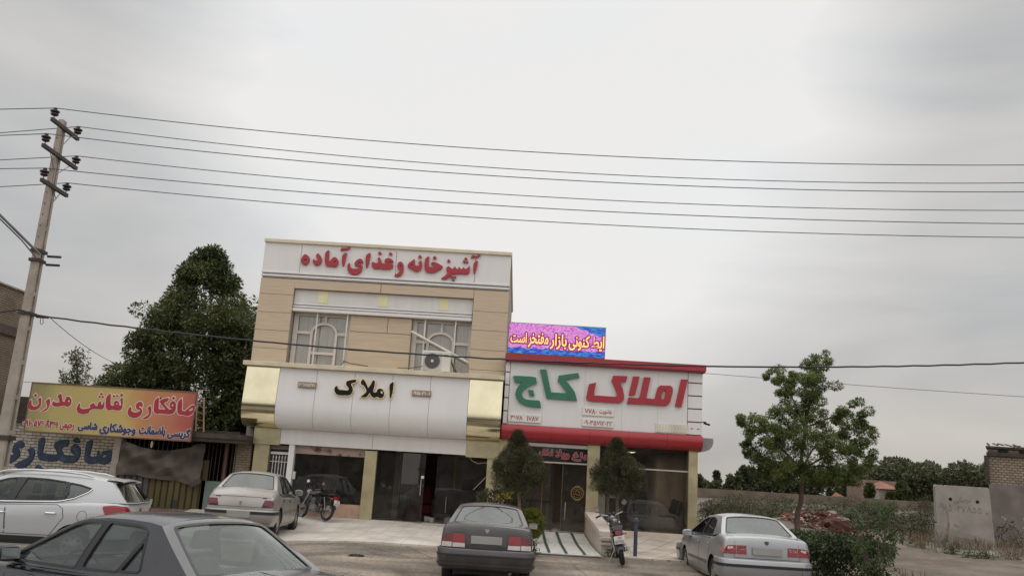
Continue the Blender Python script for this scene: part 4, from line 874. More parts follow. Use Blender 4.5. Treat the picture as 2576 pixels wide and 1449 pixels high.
# the yellow sign board
SG = thing('sign_board', 'long yellow and orange body repair sign board on the workshop roof', 'sign', (-11.6, 25, 2.5))
mt, n, l, b = nodes('printed banner'); t = n.new('ShaderNodeTexCoord'); s = n.new('ShaderNodeSeparateXYZ'); l.new(t.outputs['Object'], s.inputs[0]); z = n.new('ShaderNodeTexNoise'); z.inputs['Scale'].default_value = 1.1; z.inputs['Detail'].default_value = 5; l.new(t.outputs['Object'], z.inputs[0])
a_ = n.new('ShaderNodeMath'); a_.operation = 'MULTIPLY_ADD'; l.new(s.outputs[0], a_.inputs[0]); a_.inputs[1].default_value = .205; a_.inputs[2].default_value = .36
a2 = n.new('ShaderNodeMath'); a2.operation = 'MULTIPLY_ADD'; l.new(z.outputs[0], a2.inputs[0]); a2.inputs[1].default_value = .25; l.new(a_.outputs[0], a2.inputs[2])
r = n.new('ShaderNodeValToRGB'); l.new(a2.outputs[0], r.inputs[0]); cr = r.color_ramp; cr.elements[0].color = (.24, .20, .09, 1); cr.elements[1].color = (.34, .045, .05, 1); cr.elements[0].position = .02; cr.elements[1].position = 1.0
for pp_, cc_ in ((.16, (.40, .33, .12, 1)), (.56, (.48, .36, .12, 1)), (.68, (.46, .21, .09, 1)), (.86, (.42, .15, .09, 1))): cr.elements.new(pp_).color = cc_
l.new(r.outputs[0], b.inputs[0]); b.inputs['Roughness'].default_value = .55
MB().box(-13.98, -9.25, 25.0, 25.05, 2.51, 3.85).build('banner', mt, SG)
MB().box(-14.0, -9.23, 24.985, 25.07, 3.85, 3.885).box(-14.0, -9.23, 24.985, 25.07, 2.475, 2.51).box(-14.0, -13.98, 24.985, 25.07, 2.51, 3.85).box(-9.25, -9.23, 24.985, 25.07, 2.51, 3.85).build('frame', M('rusty sign frame', (.16, .09, .06), .7), SG)
q = MB()
for x in (-13.4, -11.6, -9.7): q.bar((x, 25.1, 2.6), (x, 26.4, 2.87), .05); q.bar((x, 25.09, 3.7), (x, 26.6, 2.88), .04)
q.build('support', darkw, SG)
SS = (60, 1110); SK = 540/2576
sgl = [([(105,390),(120,330),(145,285),(158,300),(155,360),(190,385),(235,375),(262,340),(255,300),(240,285),(285,248),(295,300),(285,370),(250,415),(195,437),(140,430),(110,410)], []), (dia((212,228),26), []),
 ([(275,450),(330,430),(370,400),(375,370),(360,325),(350,310),(405,265),(418,310),(405,380),(375,430),(330,452)], []),
 ([(445,340),(460,300),(480,325),(520,330),(548,322),(540,280),(520,230),(570,200),(580,250),(592,318),(620,318),(630,280),(650,245),(685,245),(712,275),(715,330),(700,370),(655,388),(620,372),(580,372),(520,385),(465,380),(445,360)], [[(660,302),(680,290),(694,310),(676,326)]]),
 ([(785,430),(800,370),(825,335),(838,350),(830,400),(870,422),(940,412),(985,398),(965,375),(990,350),(1030,330),(1048,375),(1078,380),(1088,340),(1120,300),(1132,362),(1150,360),(1170,300),(1174,380),(1150,425),(1100,420),(1050,415),(1000,420),(970,440),(960,470),(900,490),(840,485),(800,465)], []),
 (dia((1132,208),22), []), (dia((1108,246),20), []), (dia((1152,250),20), []),
 ([(1198,250),(1265,195),(1262,260),(1258,365),(1285,372),(1312,368),(1305,335),(1322,308),(1350,298),(1378,325),(1385,372),(1408,368),(1405,310),(1390,290),(1430,250),(1432,330),(1425,400),(1395,440),(1340,440),(1290,425),(1240,440),(1205,425),(1192,380)], [[(1332,346),(1350,332),(1362,352),(1345,362)]]),
 (dia((1415,225),25), []), (dia((1308,238),20), []), (dia((1354,236),20), []),
 ([(1495,470),(1515,410),(1540,380),(1550,400),(1550,450),(1600,470),(1660,455),(1680,430),(1640,425),(1608,400),(1620,345),(1660,315),(1695,320),(1712,355),(1705,395),(1670,375),(1650,385),(1690,410),(1705,450),(1685,500),(1640,535),(1580,545),(1520,520)], []),
 ([(1700,550),(1760,520),(1795,490),(1795,450),(1785,420),(1770,405),(1820,365),(1835,420),(1825,490),(1790,545),(1750,560)], []),
 ([(1875,295),(1935,245),(1935,350),(1930,422),(1990,422),(2030,425),(2000,390),(1950,330),(1955,290),(2080,255),(2060,310),(2000,335),(2040,380),(2075,425),(2122,420),(2085,395),(2085,350),(2110,310),(2150,305),(2175,345),(2170,430),(2140,480),(2080,495),(2020,490),(1960,480),(1900,485),(1865,460),(1862,400)], [[(2108,365),(2130,346),(2146,368),(2122,384)]]),
 (dia((2142,266),25), []),
 ([(2205,310),(2260,260),(2262,350),(2255,438),(2300,452),(2330,420),(2385,372),(2425,362),(2440,395),(2425,450),(2390,500),(2330,520),(2280,500),(2225,500),(2195,470),(2192,400)], [[(2345,435),(2400,402),(2418,420),(2380,450)]])]
cw = M('cream print outline', (.62, .53, .44), .55); rp1 = M('red print', (.34, .018, .04), .55); nv = M('navy print', (.022, .028, .11), .55)
trace(MB(), sgl, SS, SK, 25.0, 0, .003, grow=11).build('lettering_outline', cw, SG); trace(MB(), sgl, SS, SK, 25.0, .0, .010).build('lettering', rp1, SG)
ol, rl, nl_ = MB(), MB(), MB()
def stext(tx, u0, v0, u1, v1, h, dst, bold):
    c = lambda u, v: P((SS[0]+u*SK)/1.1646, (SS[1]+v*SK)/1.1646, 25.0)
    a, b_ = c(u0, v0), c(u1, v1); zc = (a.z+b_.z)/2; hh = (c(u0, v0-h/2).z-c(u0, v0+h/2).z)/2
    text_rim(ol, tx, a.x, b_.x, zc-hh, zc+hh, 25.0, .004, .027, .012); text_rim(dst, tx, a.x, b_.x, zc-hh, zc+hh, 24.985, .0, .011 if dst is nl_ else .006, .012)
for a_ in (('۰۹۱۰', 38, 610, 172, 612, 80), ('۵۷۶', 195, 620, 330, 622, 92), ('۸۳۶۱', 352, 628, 522, 635, 95)): stext(*a_, rl, .012)
stext('رحیمی', 556, 668, 750, 670, 95, rl, .03)
for a_ in (('شاسی', 812, 665, 1075, 668, 128), ('وجوشکاری', 1112, 700, 1612, 706, 155), ('باضمانت', 1660, 726, 2025, 730, 150), ('گریسی', 2060, 762, 2372, 766, 150)): stext(*a_, nl_, .03)
ol.build('lettering_outline', cw, SG); rl.build('lettering', rp1, SG); nl_.build('lettering', nv, SG)
# ladder
LD = thing('ladder', 'wooden ladder leaning behind the right end of the yellow sign', 'ladder', (-9.15, 25.4, 2.77)); lw = M('weathered ladder wood', (.20, .12, .07), .8)
la = [(P(497, 985, 25.9), P(492, 1085, 25.25)), (P(513, 1000, 25.9), P(512, 1087, 25.25))]
for a, b_ in la: MB().bar(a, b_, .04).build('rail', lw, LD)
for k in range(5):
    f = .12+k*.19; MB().bar(la[0][0].lerp(la[0][1], f), la[1][0].lerp(la[1][1], f), .03).build('rung', lw, LD)
# brick house at the far left
BL = thing('brick_house', 'tall tan brick house behind the concrete pole', 'house', (-17.5, 26.5, .5))
q = MB().box(-21, -16.2, 25.0, 27.8, .4, 5.45).box(-21, -16.2, 25.0, 27.8, 5.75, 6.92); q.build('wall', tanb, BL)
MB().box(-21, -16.12, 24.92, 27.88, 5.45, 5.75).build('brick_course', M('dark brick course', (.10, .075, .06), .9, var=.3, sc=9), BL)
MB().box(-21.02, -16.15, 24.95, 27.85, 6.92, 6.97).box(-18, -16.3, 25.2, 25.6, 6.97, 7.02).build('roof_edge', M('pale plaster'), BL)

# ================================================================ power pole and wires
PX_, PY_ = -11.30, 19.5
conc = M('weathered concrete', (.33, .285, .24), .85, var=.16, sc=2.5, bump=.3, bsc=18)
PO = thing('power_pole', 'tall grey concrete power pole with three diagonal crossarms', 'power pole', (PX_, PY_, gz(-11.3, 19.5)))
ht = 9.68; q = MB()
def tap(z): return .26+(.125-.26)*z/ht
for s in (-1, 1):   # two flanges and a web
    a0, a1 = tap(0), tap(ht); y0, y1 = PY_+s*a0*.42, PY_+s*a1*.42
    q.fr((PX_-a0/2, PX_+a0/2, y0-.045, y0+.045, 0), (PX_-a1/2-.16*0, PX_+a1/2, y1-.035, y1+.035, ht))
q.fr((PX_-.04, PX_+.04, PY_-.11, PY_+.11, 0), (PX_-.03, PX_+.03, PY_-.06, PY_+.06, ht-.02))
z = .7
while z < ht-1.2: a0 = tap(z); q.box(PX_-a0*.45, PX_+a0*.45, PY_-a0*.4, PY_+a0*.4, z, z+.10); z += .78
q.build('shaft', conc, PO, bevel=.008)
q = MB(); z = 6.5
while z < 9.4: q.lathe([(0, 0), (.014, 0)], (PX_-.01, PY_-tap(z)*.42-.057, z), 'Y', 8); z += .27
q.build('bolt_hole', black, PO)
armm = M('dark steel crossarm', (.045, .036, .032), .7, var=.2); ins_m = M('brown glazed porcelain', (.030, .017, .015), .22, var=.1)
steel_d = M('dull steel', (.16, .16, .165), .5, .6)
c4 = lambda x, y: (x*.1896, 240.4+y*.1896)
wire_m = M('weathered wire', (.085, .10, .12), .6, .4)
ins_pts = []
for k, (a, b_) in enumerate((((692, 300), (1032, 595)), ((572, 648), (1010, 980)), ((552, 1103), (885, 1345)))):
    da, db = ray(*c4(*a)), ray(*c4(*b_)); u1, u2, v1, v2 = da.x/da.y, db.x/db.y, da.z/da.y, db.z/db.y
    xt = PX_+tap(9)/2+.045; Yn, Yf = xt/u1, xt/u2; s_ = 19.5-.04-(Yn+Yf)/2; s_ = 0
    pa, pb_ = P(*c4(*a), Yn), P(*c4(*b_), Yf); x = (pa.x+pb_.x)/2; zz = (pa.z+pb_.z)/2
    ar = MB().bar((x, Yn, zz), (x, Yf, zz), .075, .085).build('crossarm', armm, PO)
    for Y in (Yn+.07, Yf-.07):
        MB().tube([(x, Y, zz+.03), (x, Y, zz+.16)], .012, 6).build('insulator_pin', steel_d, ar)
        MB().lathe([(0, .11), (.055, .11), (.085, .13), (.088, .155), (.055, .17), (.06, .18), (.102, .20), (.105, .225), (.07, .245), (.04, .27), (.045, .295), (.02, .31), (0, .31)], (x, Y, zz), 'Z', 18).build('insulator', ins_m, ar, smooth=True)
        ins_pts.append((x, Y, zz+.30))
    MB().bar((x, Yf-.3, zz-.04), (PX_+.03, PY_+.05, zz-.42), .03, .006).build('brace', steel_d, ar)
    if k == 1: MB().tube([(x+.03, Yn+.25, zz-.03), (PX_+.06, PY_-.1, zz-.35), (PX_+.08, PY_-.1, zz-.75), (PX_+.12, PY_+.1, zz-1.0)], .009, 5).build('tie_wire', steel_d, ar)
q = MB()
for z, w_ in ((6.44, .22), (6.22, .22), (4.98, .24)): q.box(PX_-w_/2-.01, PX_+w_/2+.01, PY_-.16, PY_+.16, z-.035, z+.035)
q.box(PX_+.1, PX_+.42, PY_+.18, PY_+.22, 6.36, 6.41).box(PX_+.1, PX_+.42, PY_+.18, PY_+.22, 6.16, 6.21).box(PX_+.1, PX_+.38, PY_+.18, PY_+.22, 4.93, 4.98).box(PX_-.15, PX_+.15, PY_-.18, PY_+.18, 2.15, 2.25)
q.each('clamp', armm, PO)
q = MB().tube([P(100, 640, 19.25), P(0, 541, 18.6), P(-160, 380, 17.6), P(-260, 330, 17.0)], .03, 8).tube([P(92, 650, 19.25), P(55, 605, 19.1), P(0, 551, 18.7), P(-60, 480, 18.2)], .018, 6)
lampa = q.build('lamp_arm', steel_d, PO, smooth=True)
lh = P(-300, 325, 16.8); MB().sph(lh, (.34, .2, .12), 12, 8).build('lamp_head', steel_d, lampa, smooth=True)
def parab(p0, p1, p2, x):
    (xa, za), (xb, zb), (xc, zc) = [(p.x, p.z) for p in (p0, p1, p2)]
    return za*(x-xb)*(x-xc)/((xa-xb)*(xa-xc))+zb*(x-xa)*(x-xc)/((xb-xa)*(xb-xc))+zc*(x-xa)*(x-xb)/((xc-xa)*(xc-xb))
wy = [(275.5, 374.2, 415.7), (335, 419.9, 460.5), (341.5, 440.3, 483.2), (403, 485.3, 529.7), (425, 514.7, 563.2), (470.5, 547.8, 597.7)]
order = ['topmost of the six overhead wires, from the front of the top crossarm', 'second of the six overhead wires, from the rear of the top crossarm', 'third of the six overhead wires, from the front of the middle crossarm', 'fourth of the six overhead wires, from the rear of the middle crossarm', 'fifth of the six overhead wires, from the front of the bottom crossarm', 'lowest of the six overhead wires, from the rear of the bottom crossarm']
for (x, Y, z), (yl, ym, yr), lab in zip(ins_pts, wy, order):
    p0 = Vector((x, Y, z)); p1, p2, pl_ = P(1202, ym, Y), P(2576, yr, Y), P(0, yl, Y)
    pts = [pl_+(pl_-p0)*6+Vector((0, 0, .12)), pl_+(pl_-p0)*2+Vector((0, 0, .03)), pl_, p0]+[Vector((xx, Y, parab(p0, p1, p2, xx))) for xx in np.linspace(x, p2.x+7, 50)[1:]]
    wo = MB().tube(pts, .011, 5).build('power_wire', wire_m, None, smooth=True, base=p0); tag(wo, lab, 'wire', 'overhead power wires')
p0, p1, p2 = P(92, 793, 19.2), P(1290, 905, 19.2), P(2576, 912, 19.2)
pts = [P(-250, 800, 19.2), P(-60, 789, 19.2), P(0, 785, 19.2), P(50, 779, 19.2)]+[Vector((xx, 19.2, parab(p0, p1, p2, xx)+(.006*math.sin(xx*9)))) for xx in np.linspace(p0.x, p2.x+8, 90)]
tag(MB().tube(pts, [.020 if i > 3 else .018 for i in range(len(pts))], 6).build('bundled_cable', M('black cable sheath', (.02, .02, .024), .6), None, smooth=True, base=p0), 'thick black bundled cable strung across both shop fronts', 'cable')
tag(MB().tube(arc(P(128, 801, 19.2), P(310, 922, 26.5), .12), .008, 5).build('drop_wire', wire_m, None, smooth=True, base=P(128, 801, 19.2)), 'thin wire dropping from the pole into the big dark tree', 'wire')
tag(MB().tube(arc(P(-900, 890, 42), P(1200, 1010, 42), .3), .012, 5).build('far_wire', wire_m, None, smooth=True, base=P(60, 930, 42)), 'thin distant wire low behind the pole at left', 'wire')
tag(MB().tube(arc(P(1000, 868, 40), P(3600, 1052, 40), .35), .012, 5).build('far_wire', wire_m, None, smooth=True, base=P(2200, 952, 40)), 'thin distant wire behind the young tree at right', 'wire')
MB().tube([P(103, 800, 19.15), P(101, 812, 19.15), P(104, 817, 19.15), P(109, 812, 19.15), P(108, 800, 19.15)], .007, 5).build('cable_loop', black, PO)

# ================================================================ trees and planting
bark = M('brown bark', (.10, .075, .055), .9, var=.3, sc=8, bump=.5, bsc=30)
bark2 = M('grey brown bark', (.11, .078, .058), .9, var=.25, sc=8)
lf_dark = leafmat('dark tree leaves', [(.020, .025, .010), (.055, .072, .024), (.105, .125, .044), (.21, .21, .09)], .28, .8)
lf_loc = leafmat('locust leaves', [(.045, .062, .022), (.10, .135, .042), (.17, .21, .066), (.30, .31, .12)], .42, .9)
lf_pine = leafmat('pine needles', [(.020, .020, .010), (.046, .045, .021), (.085, .08, .036), (.15, .135, .06)], .2, 2.5)
lf_yew = leafmat('bright shrub leaves', [(.06, .075, .010), (.14, .15, .016), (.22, .22, .03)], .25, 5)
lf_hedge = leafmat('hedge leaves', [(.014, .024, .009), (.034, .054, .019), (.062, .085, .032)], .22, 2.2)
lf_shrub = leafmat('shrub leaves', [(.024, .044, .014), (.058, .092, .028), (.11, .15, .05)], .3, 2)
lf_far = leafmat('far tree leaves', [(.032, .038, .020), (.066, .074, .038), (.10, .108, .055), (.15, .15, .08)], .22, .35)
lf_far2 = leafmat('far bright leaves', [(.045, .055, .024), (.085, .095, .042), (.13, .135, .065)], .15, .3)
lf_olive = leafmat('olive scrub leaves', [(.034, .032, .016), (.060, .062, .027), (.10, .097, .046)], .2, 1)
rng = random.Random(11)
def at(x, y, Y): return P(x, y, Y)
# big dark tree
T = thing('broadleaf_tree', 'tall dark broadleaf tree rising behind the workshop', 'tree', (-12.6, 33, .5))
outl = [(612, 520, 534), (640, 505, 550), (665, 488, 562), (700, 452, 585), (740, 440, 600), (790, 400, 612), (830, 365, 625), (860, 343, 640), (920, 325, 650), (950, 275, 655), (1000, 240, 660), (1060, 330, 660), (1110, 400, 660)]
cl = []
for i in range(560):
    k = rng.random()**.62*(len(outl)-1.001); j = int(k); f = k-j
    y, xl, xr = [outl[j][q_]*(1-f)+outl[j+1][q_]*f for q_ in range(3)]
    x = xl+(xr-xl)*(.5+.5*rng.choice((-1, 1))*rng.random()**.6); xc = (xl+xr)/2; hw = (xr-xl)/2/66
    u = (x-xc)/((xr-xl)/2+1e-6); dep = hw*math.sqrt(max(0, 1-u*u))*rng.uniform(-1, .6)
    c = at(x, y+8, 33); c = Vector((c.x, 33+dep, c.z)); r_ = rng.uniform(.22, .46); cl.append((c, (r_, r_, r_*.75), int(185*r_/.35)))
for i in range(90):
    c = at(rng.uniform(400, 640), rng.uniform(800, 1080), 33); cl.append((Vector((c.x, 32.2+rng.uniform(-.8, .8), c.z)), (.42, .42, .3), 200))
leaves('crown', cl, lf_dark, T, .13, .42, 2, up=.5, shell=.75, droop=.15)
trunk(T, (-12.6, 33, .4), (-12.5, 33, 6.5), .24, .06, [(.35, (-14.5, 33, 5)), (.4, (-11, 32.6, 5.4)), (.55, (-13.6, 32.5, 7))], bark)
T = thing('broadleaf_tree', 'dark tree mostly hidden behind the cream building', 'tree', (-11.2, 39, .5))
cl = []
for i in range(60):
    c = at(rng.uniform(575, 660), rng.uniform(765, 1100), 39); r_ = rng.uniform(.4, .7); cl.append((Vector((c.x, 39+rng.uniform(-1, 1), c.z)), r_, 70))
leaves('crown', cl, lf_dark, T, .22, .45, 3, shell=.7); trunk(T, (-11.2, 39, .4), (-11.2, 39, 6), .2, .06, mat=bark)
T = thing('slender_tree', 'sparse slender tree far behind the yellow sign', 'tree', at(198, 1010, 60))
cl = []
for i in range(46):
    t_ = rng.random(); c = at(200-10*t_+rng.uniform(-1, 1)*(30-20*t_), 975-92*t_, 60); cl.append((Vector((c.x, 60+rng.uniform(-.6, .6), c.z)), rng.uniform(.25, .45), 26))
leaves('crown', cl, lf_far, T, .22, .4, 4); trunk(T, at(198, 1010, 60), at(192, 890, 60), .12, .03, mat=bark)
T = thing('slender_tree', 'tiny dark spire of a tree left of the sparse slender tree', 'tree', at(158, 985, 62))
leaves('crown', [(at(158+rng.uniform(-1, 1)*k_, 962-k_*0-(6-k_)*5, 62), .22, 22) for k_ in range(1, 7)], lf_far, T, .2, .4, 5); trunk(T, at(158, 985, 62), at(158, 940, 62), .06, .02, mat=bark)
# clipped pines in front of the shops
def pine(cx, top, bot, half, Y, lab, seed, tb):
    r2 = random.Random(seed); b0 = P(tb, 1330, Y); T = thing('pine_tree', lab, 'tree', (b0.x, Y, gz(0, Y))); T['group'] = 'clipped round pines before the estate office'
    cl = []
    for i in range(210):
        t_ = r2.random(); hh = half*float(np.interp(t_, (0, .06, .16, .40, .50, .60, .70, .86, 1), (.6, .9, 1, 1, .9, .62, .38, .2, .07)))
        a_ = r2.uniform(0, 2*math.pi); rr = r2.random()**.45*(1.16 if i % 5 == 0 else 1)
        c = P(cx, bot+(top-bot)*t_, Y); px = half/105*hh/half
        c = Vector((c.x+math.cos(a_)*rr*px*.9, Y+math.sin(a_)*rr*px*.9, c.z)); r_ = r2.uniform(.09, .17)*(.6 if i % 5 == 0 else 1); cl.append((c, (r_, r_, r_*1.2), 330 if i % 5 else 110))
    leaves('crown', cl, lf_pine, T, .048, .18, seed, up=-.1, shell=.6, droop=-.35)
    tp_ = P(cx, bot-(bot-top)*.5, Y); trunk(T, (b0.x, Y, gz(0, Y)), tp_, .055, .03, [(.62, (b0.x-.18, Y, tp_.z-.35)), (.66, (b0.x+.2, Y-.1, tp_.z-.3))], bark2, .012)
pine(1304, 1094, 1226, 82, 22.6, 'clipped round pine above the dark grey car', 31, 1310)
pine(1552, 1114, 1238, 78, 22.6, 'clipped round pine behind the parked red lamp motorbike', 32, 1556)
T = thing('shrub', 'bright green rounded conifer shrub beside the dark grey car', 'shrub', at(1342, 1352, 23))
cl = []
for i in range(70):
    a_ = rng.uniform(0, 6.28); t_ = rng.random(); y = 1284+62*t_; hw = 25*math.sin(math.pi*(.18+.72*t_)); c = at(1340+4*t_+hw*.85*math.cos(a_), y, 23); cl.append((Vector((c.x, 23+.25*math.sin(a_), c.z)), .075, 75))
leaves('foliage', cl, lf_yew, T, .05, .4, 6, shell=.7)
# flower bed behind the dark car
fb = thing('flower_bush', 'leafy bush with yellow flowers between the two shops', 'bush', (-.35, 23.6, .5))
cl = []
for i in range(60):
    c = at(rng.uniform(1205, 1315), rng.uniform(1238, 1285), 23.6); cl.append((Vector((c.x, 23.6+rng.uniform(-.35, .35), c.z)), rng.uniform(.07, .13), 70))
leaves('foliage', cl, lf_olive, fb, .06, .5, 7)
leaves('blossom', [(Vector((at(1262, 1240, 23.3).x+rng.uniform(-.18, .28), 23.25+rng.uniform(-.1, .1), at(1262, 1244, 23.3).z+rng.uniform(-.10, .08))), .03, 8) for i in range(26)], M('yellow petals', (.45, .38, .06), .6), fb, .04, .8, 8)
q = MB()
for a, b_ in (((1258, 1262), (1243, 1215)), ((1258, 1262), (1262, 1225)), ((1258, 1255), (1280, 1228)), ((1250, 1250), (1236, 1208))): q.tube([at(*a, 23.3), at(*b_, 23.3)], [.03, .008], 6)
q.build('stem', M('reddish stem', (.20, .11, .075), .8), fb)
# young locust tree at the right
T = thing('young_tree', 'young feathery green tree standing alone right of the estate office', 'tree', (8.75, 28, gz(8.75, 28)))
lc = [(2062,893,10),(2045,915,16),(2060,925,18),(2030,945,20),(2065,950,18),(1945,935,12),(1965,945,16),(1985,960,18),(2010,965,22),(2045,975,22),(2070,985,18),(2000,990,20),(2030,1005,24),(1960,990,14),(2055,1010,18),(1955,1035,16),(1985,1030,20),(2020,1035,24),(2040,1045,18),(1870,1052,12),(1890,1058,14),(1915,1065,18),(1945,1062,20),(1975,1065,20),(2130,1030,16),(2155,1035,16),(2100,1050,16),(2125,1062,22),(2160,1060,20),(2180,1080,14),(2010,1075,24),(2040,1085,20),(1900,1085,14),(1930,1095,22),(1965,1100,24),(2000,1105,26),(2085,1085,18),(2110,1100,22),(2145,1098,22),(2175,1110,16),(1885,1110,12),(1910,1125,18),(1945,1130,24),(1980,1138,26),(2025,1130,26),(2065,1125,22),(2100,1138,24),(2140,1140,20),(2170,1150,16),(1900,1150,12),(1930,1160,18),(1965,1168,22),(2000,1172,24),(2040,1168,24),(2080,1172,22),(2115,1178,20),(2150,1182,16),(1915,1175,18),(1935,1185,18),(1960,1180,24),(1990,1188,24),(2030,1190,24),(2065,1198,22),(2100,1190,24),(2130,1195,20),(2165,1170,18),(2185,1130,14),(1890,1135,14),(1950,1190,12),(1985,1200,16),(2050,1200,16),(2090,1205,16),(2125,1210,14)]
cl = []
for x, y, r_ in lc:
    for k in range(4):
        c = at(x+rng.uniform(-.9, .9)*r_, y+rng.uniform(-.8, .8)*r_, 28); rr = r_/78*rng.uniform(.4, .8)
        cl.append((Vector((c.x, 28+rng.uniform(-1.1, 1.1), c.z)), (rr*1.15, rr, rr*.75), int(60+r_*10.5)))
leaves('crown', cl, lf_loc, T, .085, .32, 9, up=.9, shell=.45, droop=.12)
tb0 = Vector((8.75, 28, gz(8.75, 28)-.1)); tm = at(2016, 1215, 28)
br = [(at(x, y, 28+rng.uniform(-.6, .6))) for x, y in ((1890,1062),(1930,1110),(1975,1030),(2030,960),(2060,900),(2085,1080),(2150,1045),(2165,1120),(1960,945),(2110,1180),(1945,1170))]
q = MB().tube([tb0, at(2006, 1290, 28), at(2015, 1262, 28), tm, at(2016, 1150, 28), at(2030, 1050, 28), at(2050, 950, 28)], [.10, .085, .08, .07, .055, .04, .015], 8)
for e in br:
    s_ = at(2016, min(1205, max(1080, e.z*0+1180)), 28) if e.z < at(2016, 1040, 28).z else at(2026, 1075, 28); q.tube([s_, s_.lerp(e, .5)+Vector((0, 0, .12)), e], [.035, .024, .008], 5)
q.build('trunk', bark2, T, smooth=True)
# hedge and shrubs at the lower right
H = thing('hedge', 'clipped dark green hedge beside the silver car at right', 'hedge', (6.3, 18, 0))
cl = []
for i in range(330):
    x = rng.uniform(5.7, 7.25); Y = rng.uniform(17.2, 20.3); z = rng.choice((rng.uniform(.9, 1.14), rng.uniform(.1, 1.1))); cl.append(((x, Y, z+gz(0, 17)-.06), (.17, .17, .13), 70))
leaves('foliage', cl, lf_hedge, H, .065, .5, 10, shell=.6)
def shrub(lab, pts, Y, mat, size, n_, seed, stems=True, asp=.35, name='shrub', dy=.25):
    bx = at(pts[-1][0], pts[-1][1], Y); gzz = gz(bx.x, Y); o = thing(name, lab, 'shrub', (bx.x, Y, gzz)); r3 = random.Random(seed); cl = []; q = MB()
    for x, y, r_ in pts:
        c = at(x, y, Y); s_ = r_*Y/2200; c = Vector((c.x, Y+r3.uniform(-dy, dy), max(c.z, gzz+.05))); cl.append((c, (s_, s_, s_*.7), n_))
        if stems: q.tube([(bx.x+r3.uniform(-.06, .06), Y, gzz-.02), (c.x*.5+bx.x*.5, Y, (gzz+c.z)/2+.1), c], [.014, .010, .004], 4)
    leaves('foliage', cl, mat, o, size, asp, seed, up=.8, shell=.55)
    if stems: q.build('stem', bark2, o)
    return o
shrub('bright leafy sapling at the near end of the hedge', [(2150,1290,14),(2165,1315,18),(2230,1280,14),(2245,1292,18),(2215,1310,18),(2225,1335,22),(2245,1350,16),(2180,1345,20),(2160,1370,18),(2200,1372,22),(2235,1385,16),(2175,1395,20),(2205,1410,20),(2165,1425,16),(2190,1440,18),(2200,1452,8)], 16.6, lf_shrub, .075, 120, 20)
dry = leafmat('dry grass blades', [(.085, .06, .035), (.15, .11, .065), (.22, .17, .10)], .2, 2)
sd_ = leaves('dry_grass', [((P(x, y, Y).x, Y, gz(P(x, y, Y).x, Y)+h_*.4), (w_, w_*.6, h_*.55), int(n_)) for x, y, Y, w_, h_, n_ in
  ((2090,1440,16.2,.5,.35,220),(2050,1430,17,.3,.35,160),(2140,1440,15.8,.4,.3,200),(2250,1420,17.5,.35,.3,160),(2300,1430,19,.3,.2,90),(2365,1400,30,.8,.5,260),(2440,1398,30.3,.7,.45,260),(2500,1410,29,.8,.4,240),(2550,1420,28,.8,.4,240),(2330,1385,32,.9,.35,220),(2400,1372,33.5,.6,.4,120),(2290,1360,34,1.0,.3,200),(2560,1395,32,.8,.4,200),(2340,1345,38,1.5,.4,240),(2300,1325,42,1.6,.4,220),(1790,1330,36,.8,.35,160),(1775,1350,27.5,.25,.3,60))], dry, None, .26, .05, 21, up=-.9, shell=.2, droop=-1.6)
tag(sd_, 'dry straw coloured grass on the vacant lot', None, None, 'stuff')
shrub('small dark weed at the left foot of the concrete slab', [(2385,1365,9),(2395,1375,11),(2380,1385,10),(2400,1390,9)], 30.4, lf_shrub, .10, 50, 22)
shrub('low green weed in front of the concrete slab right corner', [(2440,1402,10),(2455,1405,12),(2475,1408,12),(2490,1412,10)], 28.6, lf_shrub, .10, 55, 23)
shrub('low green weed at the right edge of the lot', [(2520,1408,12),(2540,1404,14),(2560,1410,12)], 29.5, lf_shrub, .10, 60, 24)
shrub('scrubby weed left of the concrete slab', [(2290,1378,12),(2310,1372,14),(2325,1380,10)], 32, lf_shrub, .10, 60, 25)
shrub('grey green weeds against the plastered wall', [(2520,1335,12),(2535,1320,14),(2550,1345,16),(2515,1360,14),(2545,1365,14),(2565,1375,14)], 34.5, lf_olive, .12, 60, 26)
for i, (lab, pts, Y, mt_) in enumerate((
 ('tall brown green scrub behind the silver car', [(1835,1262,22),(1860,1268,24),(1845,1285,26),(1880,1290,24),(1815,1285,18),(1865,1300,20),(1850,1312,20)], 38, lf_olive),
 ('bare thin scrub beside the estate office corner', [(1775,1272,14),(1785,1285,14),(1800,1300,14),(1790,1315,12)], 36, lf_olive),
 ('pale green scrub left of the young tree trunk', [(1910,1280,20),(1935,1285,22),(1960,1290,20),(1925,1300,20),(1950,1310,18)], 40, lf_far2),
 ('green scrub just left of the young tree trunk', [(1975,1268,16),(1985,1285,18),(1970,1300,14)], 44, lf_olive),
 ('green scrub right of the young tree trunk', [(2050,1275,18),(2075,1270,20),(2095,1280,18),(2060,1288,14)], 46, lf_far2),
 ('dark green scrub before the distant wall', [(2120,1262,16),(2135,1272,18),(2110,1278,14)], 50, lf_olive),
 ('bright scrub behind the sapling', [(2195,1272,14),(2215,1278,14),(2180,1280,10)], 40, lf_shrub),
 ('olive scrub between rubble and slab', [(2280,1290,18),(2300,1300,20),(2325,1295,18),(2310,1315,18),(2335,1320,14)], 44, lf_olive),
 ('green scrub left of the concrete slab top', [(2325,1265,14),(2340,1275,14),(2330,1285,12)], 48, lf_olive))):
    shrub(lab, [(x+dx_, y+dy_, r_*1.15) for x, y, r_ in pts for dx_, dy_ in ((0, 0), (9, -5), (-8, 6))], Y, mt_, .085, 170, 40+i, dy=.9)
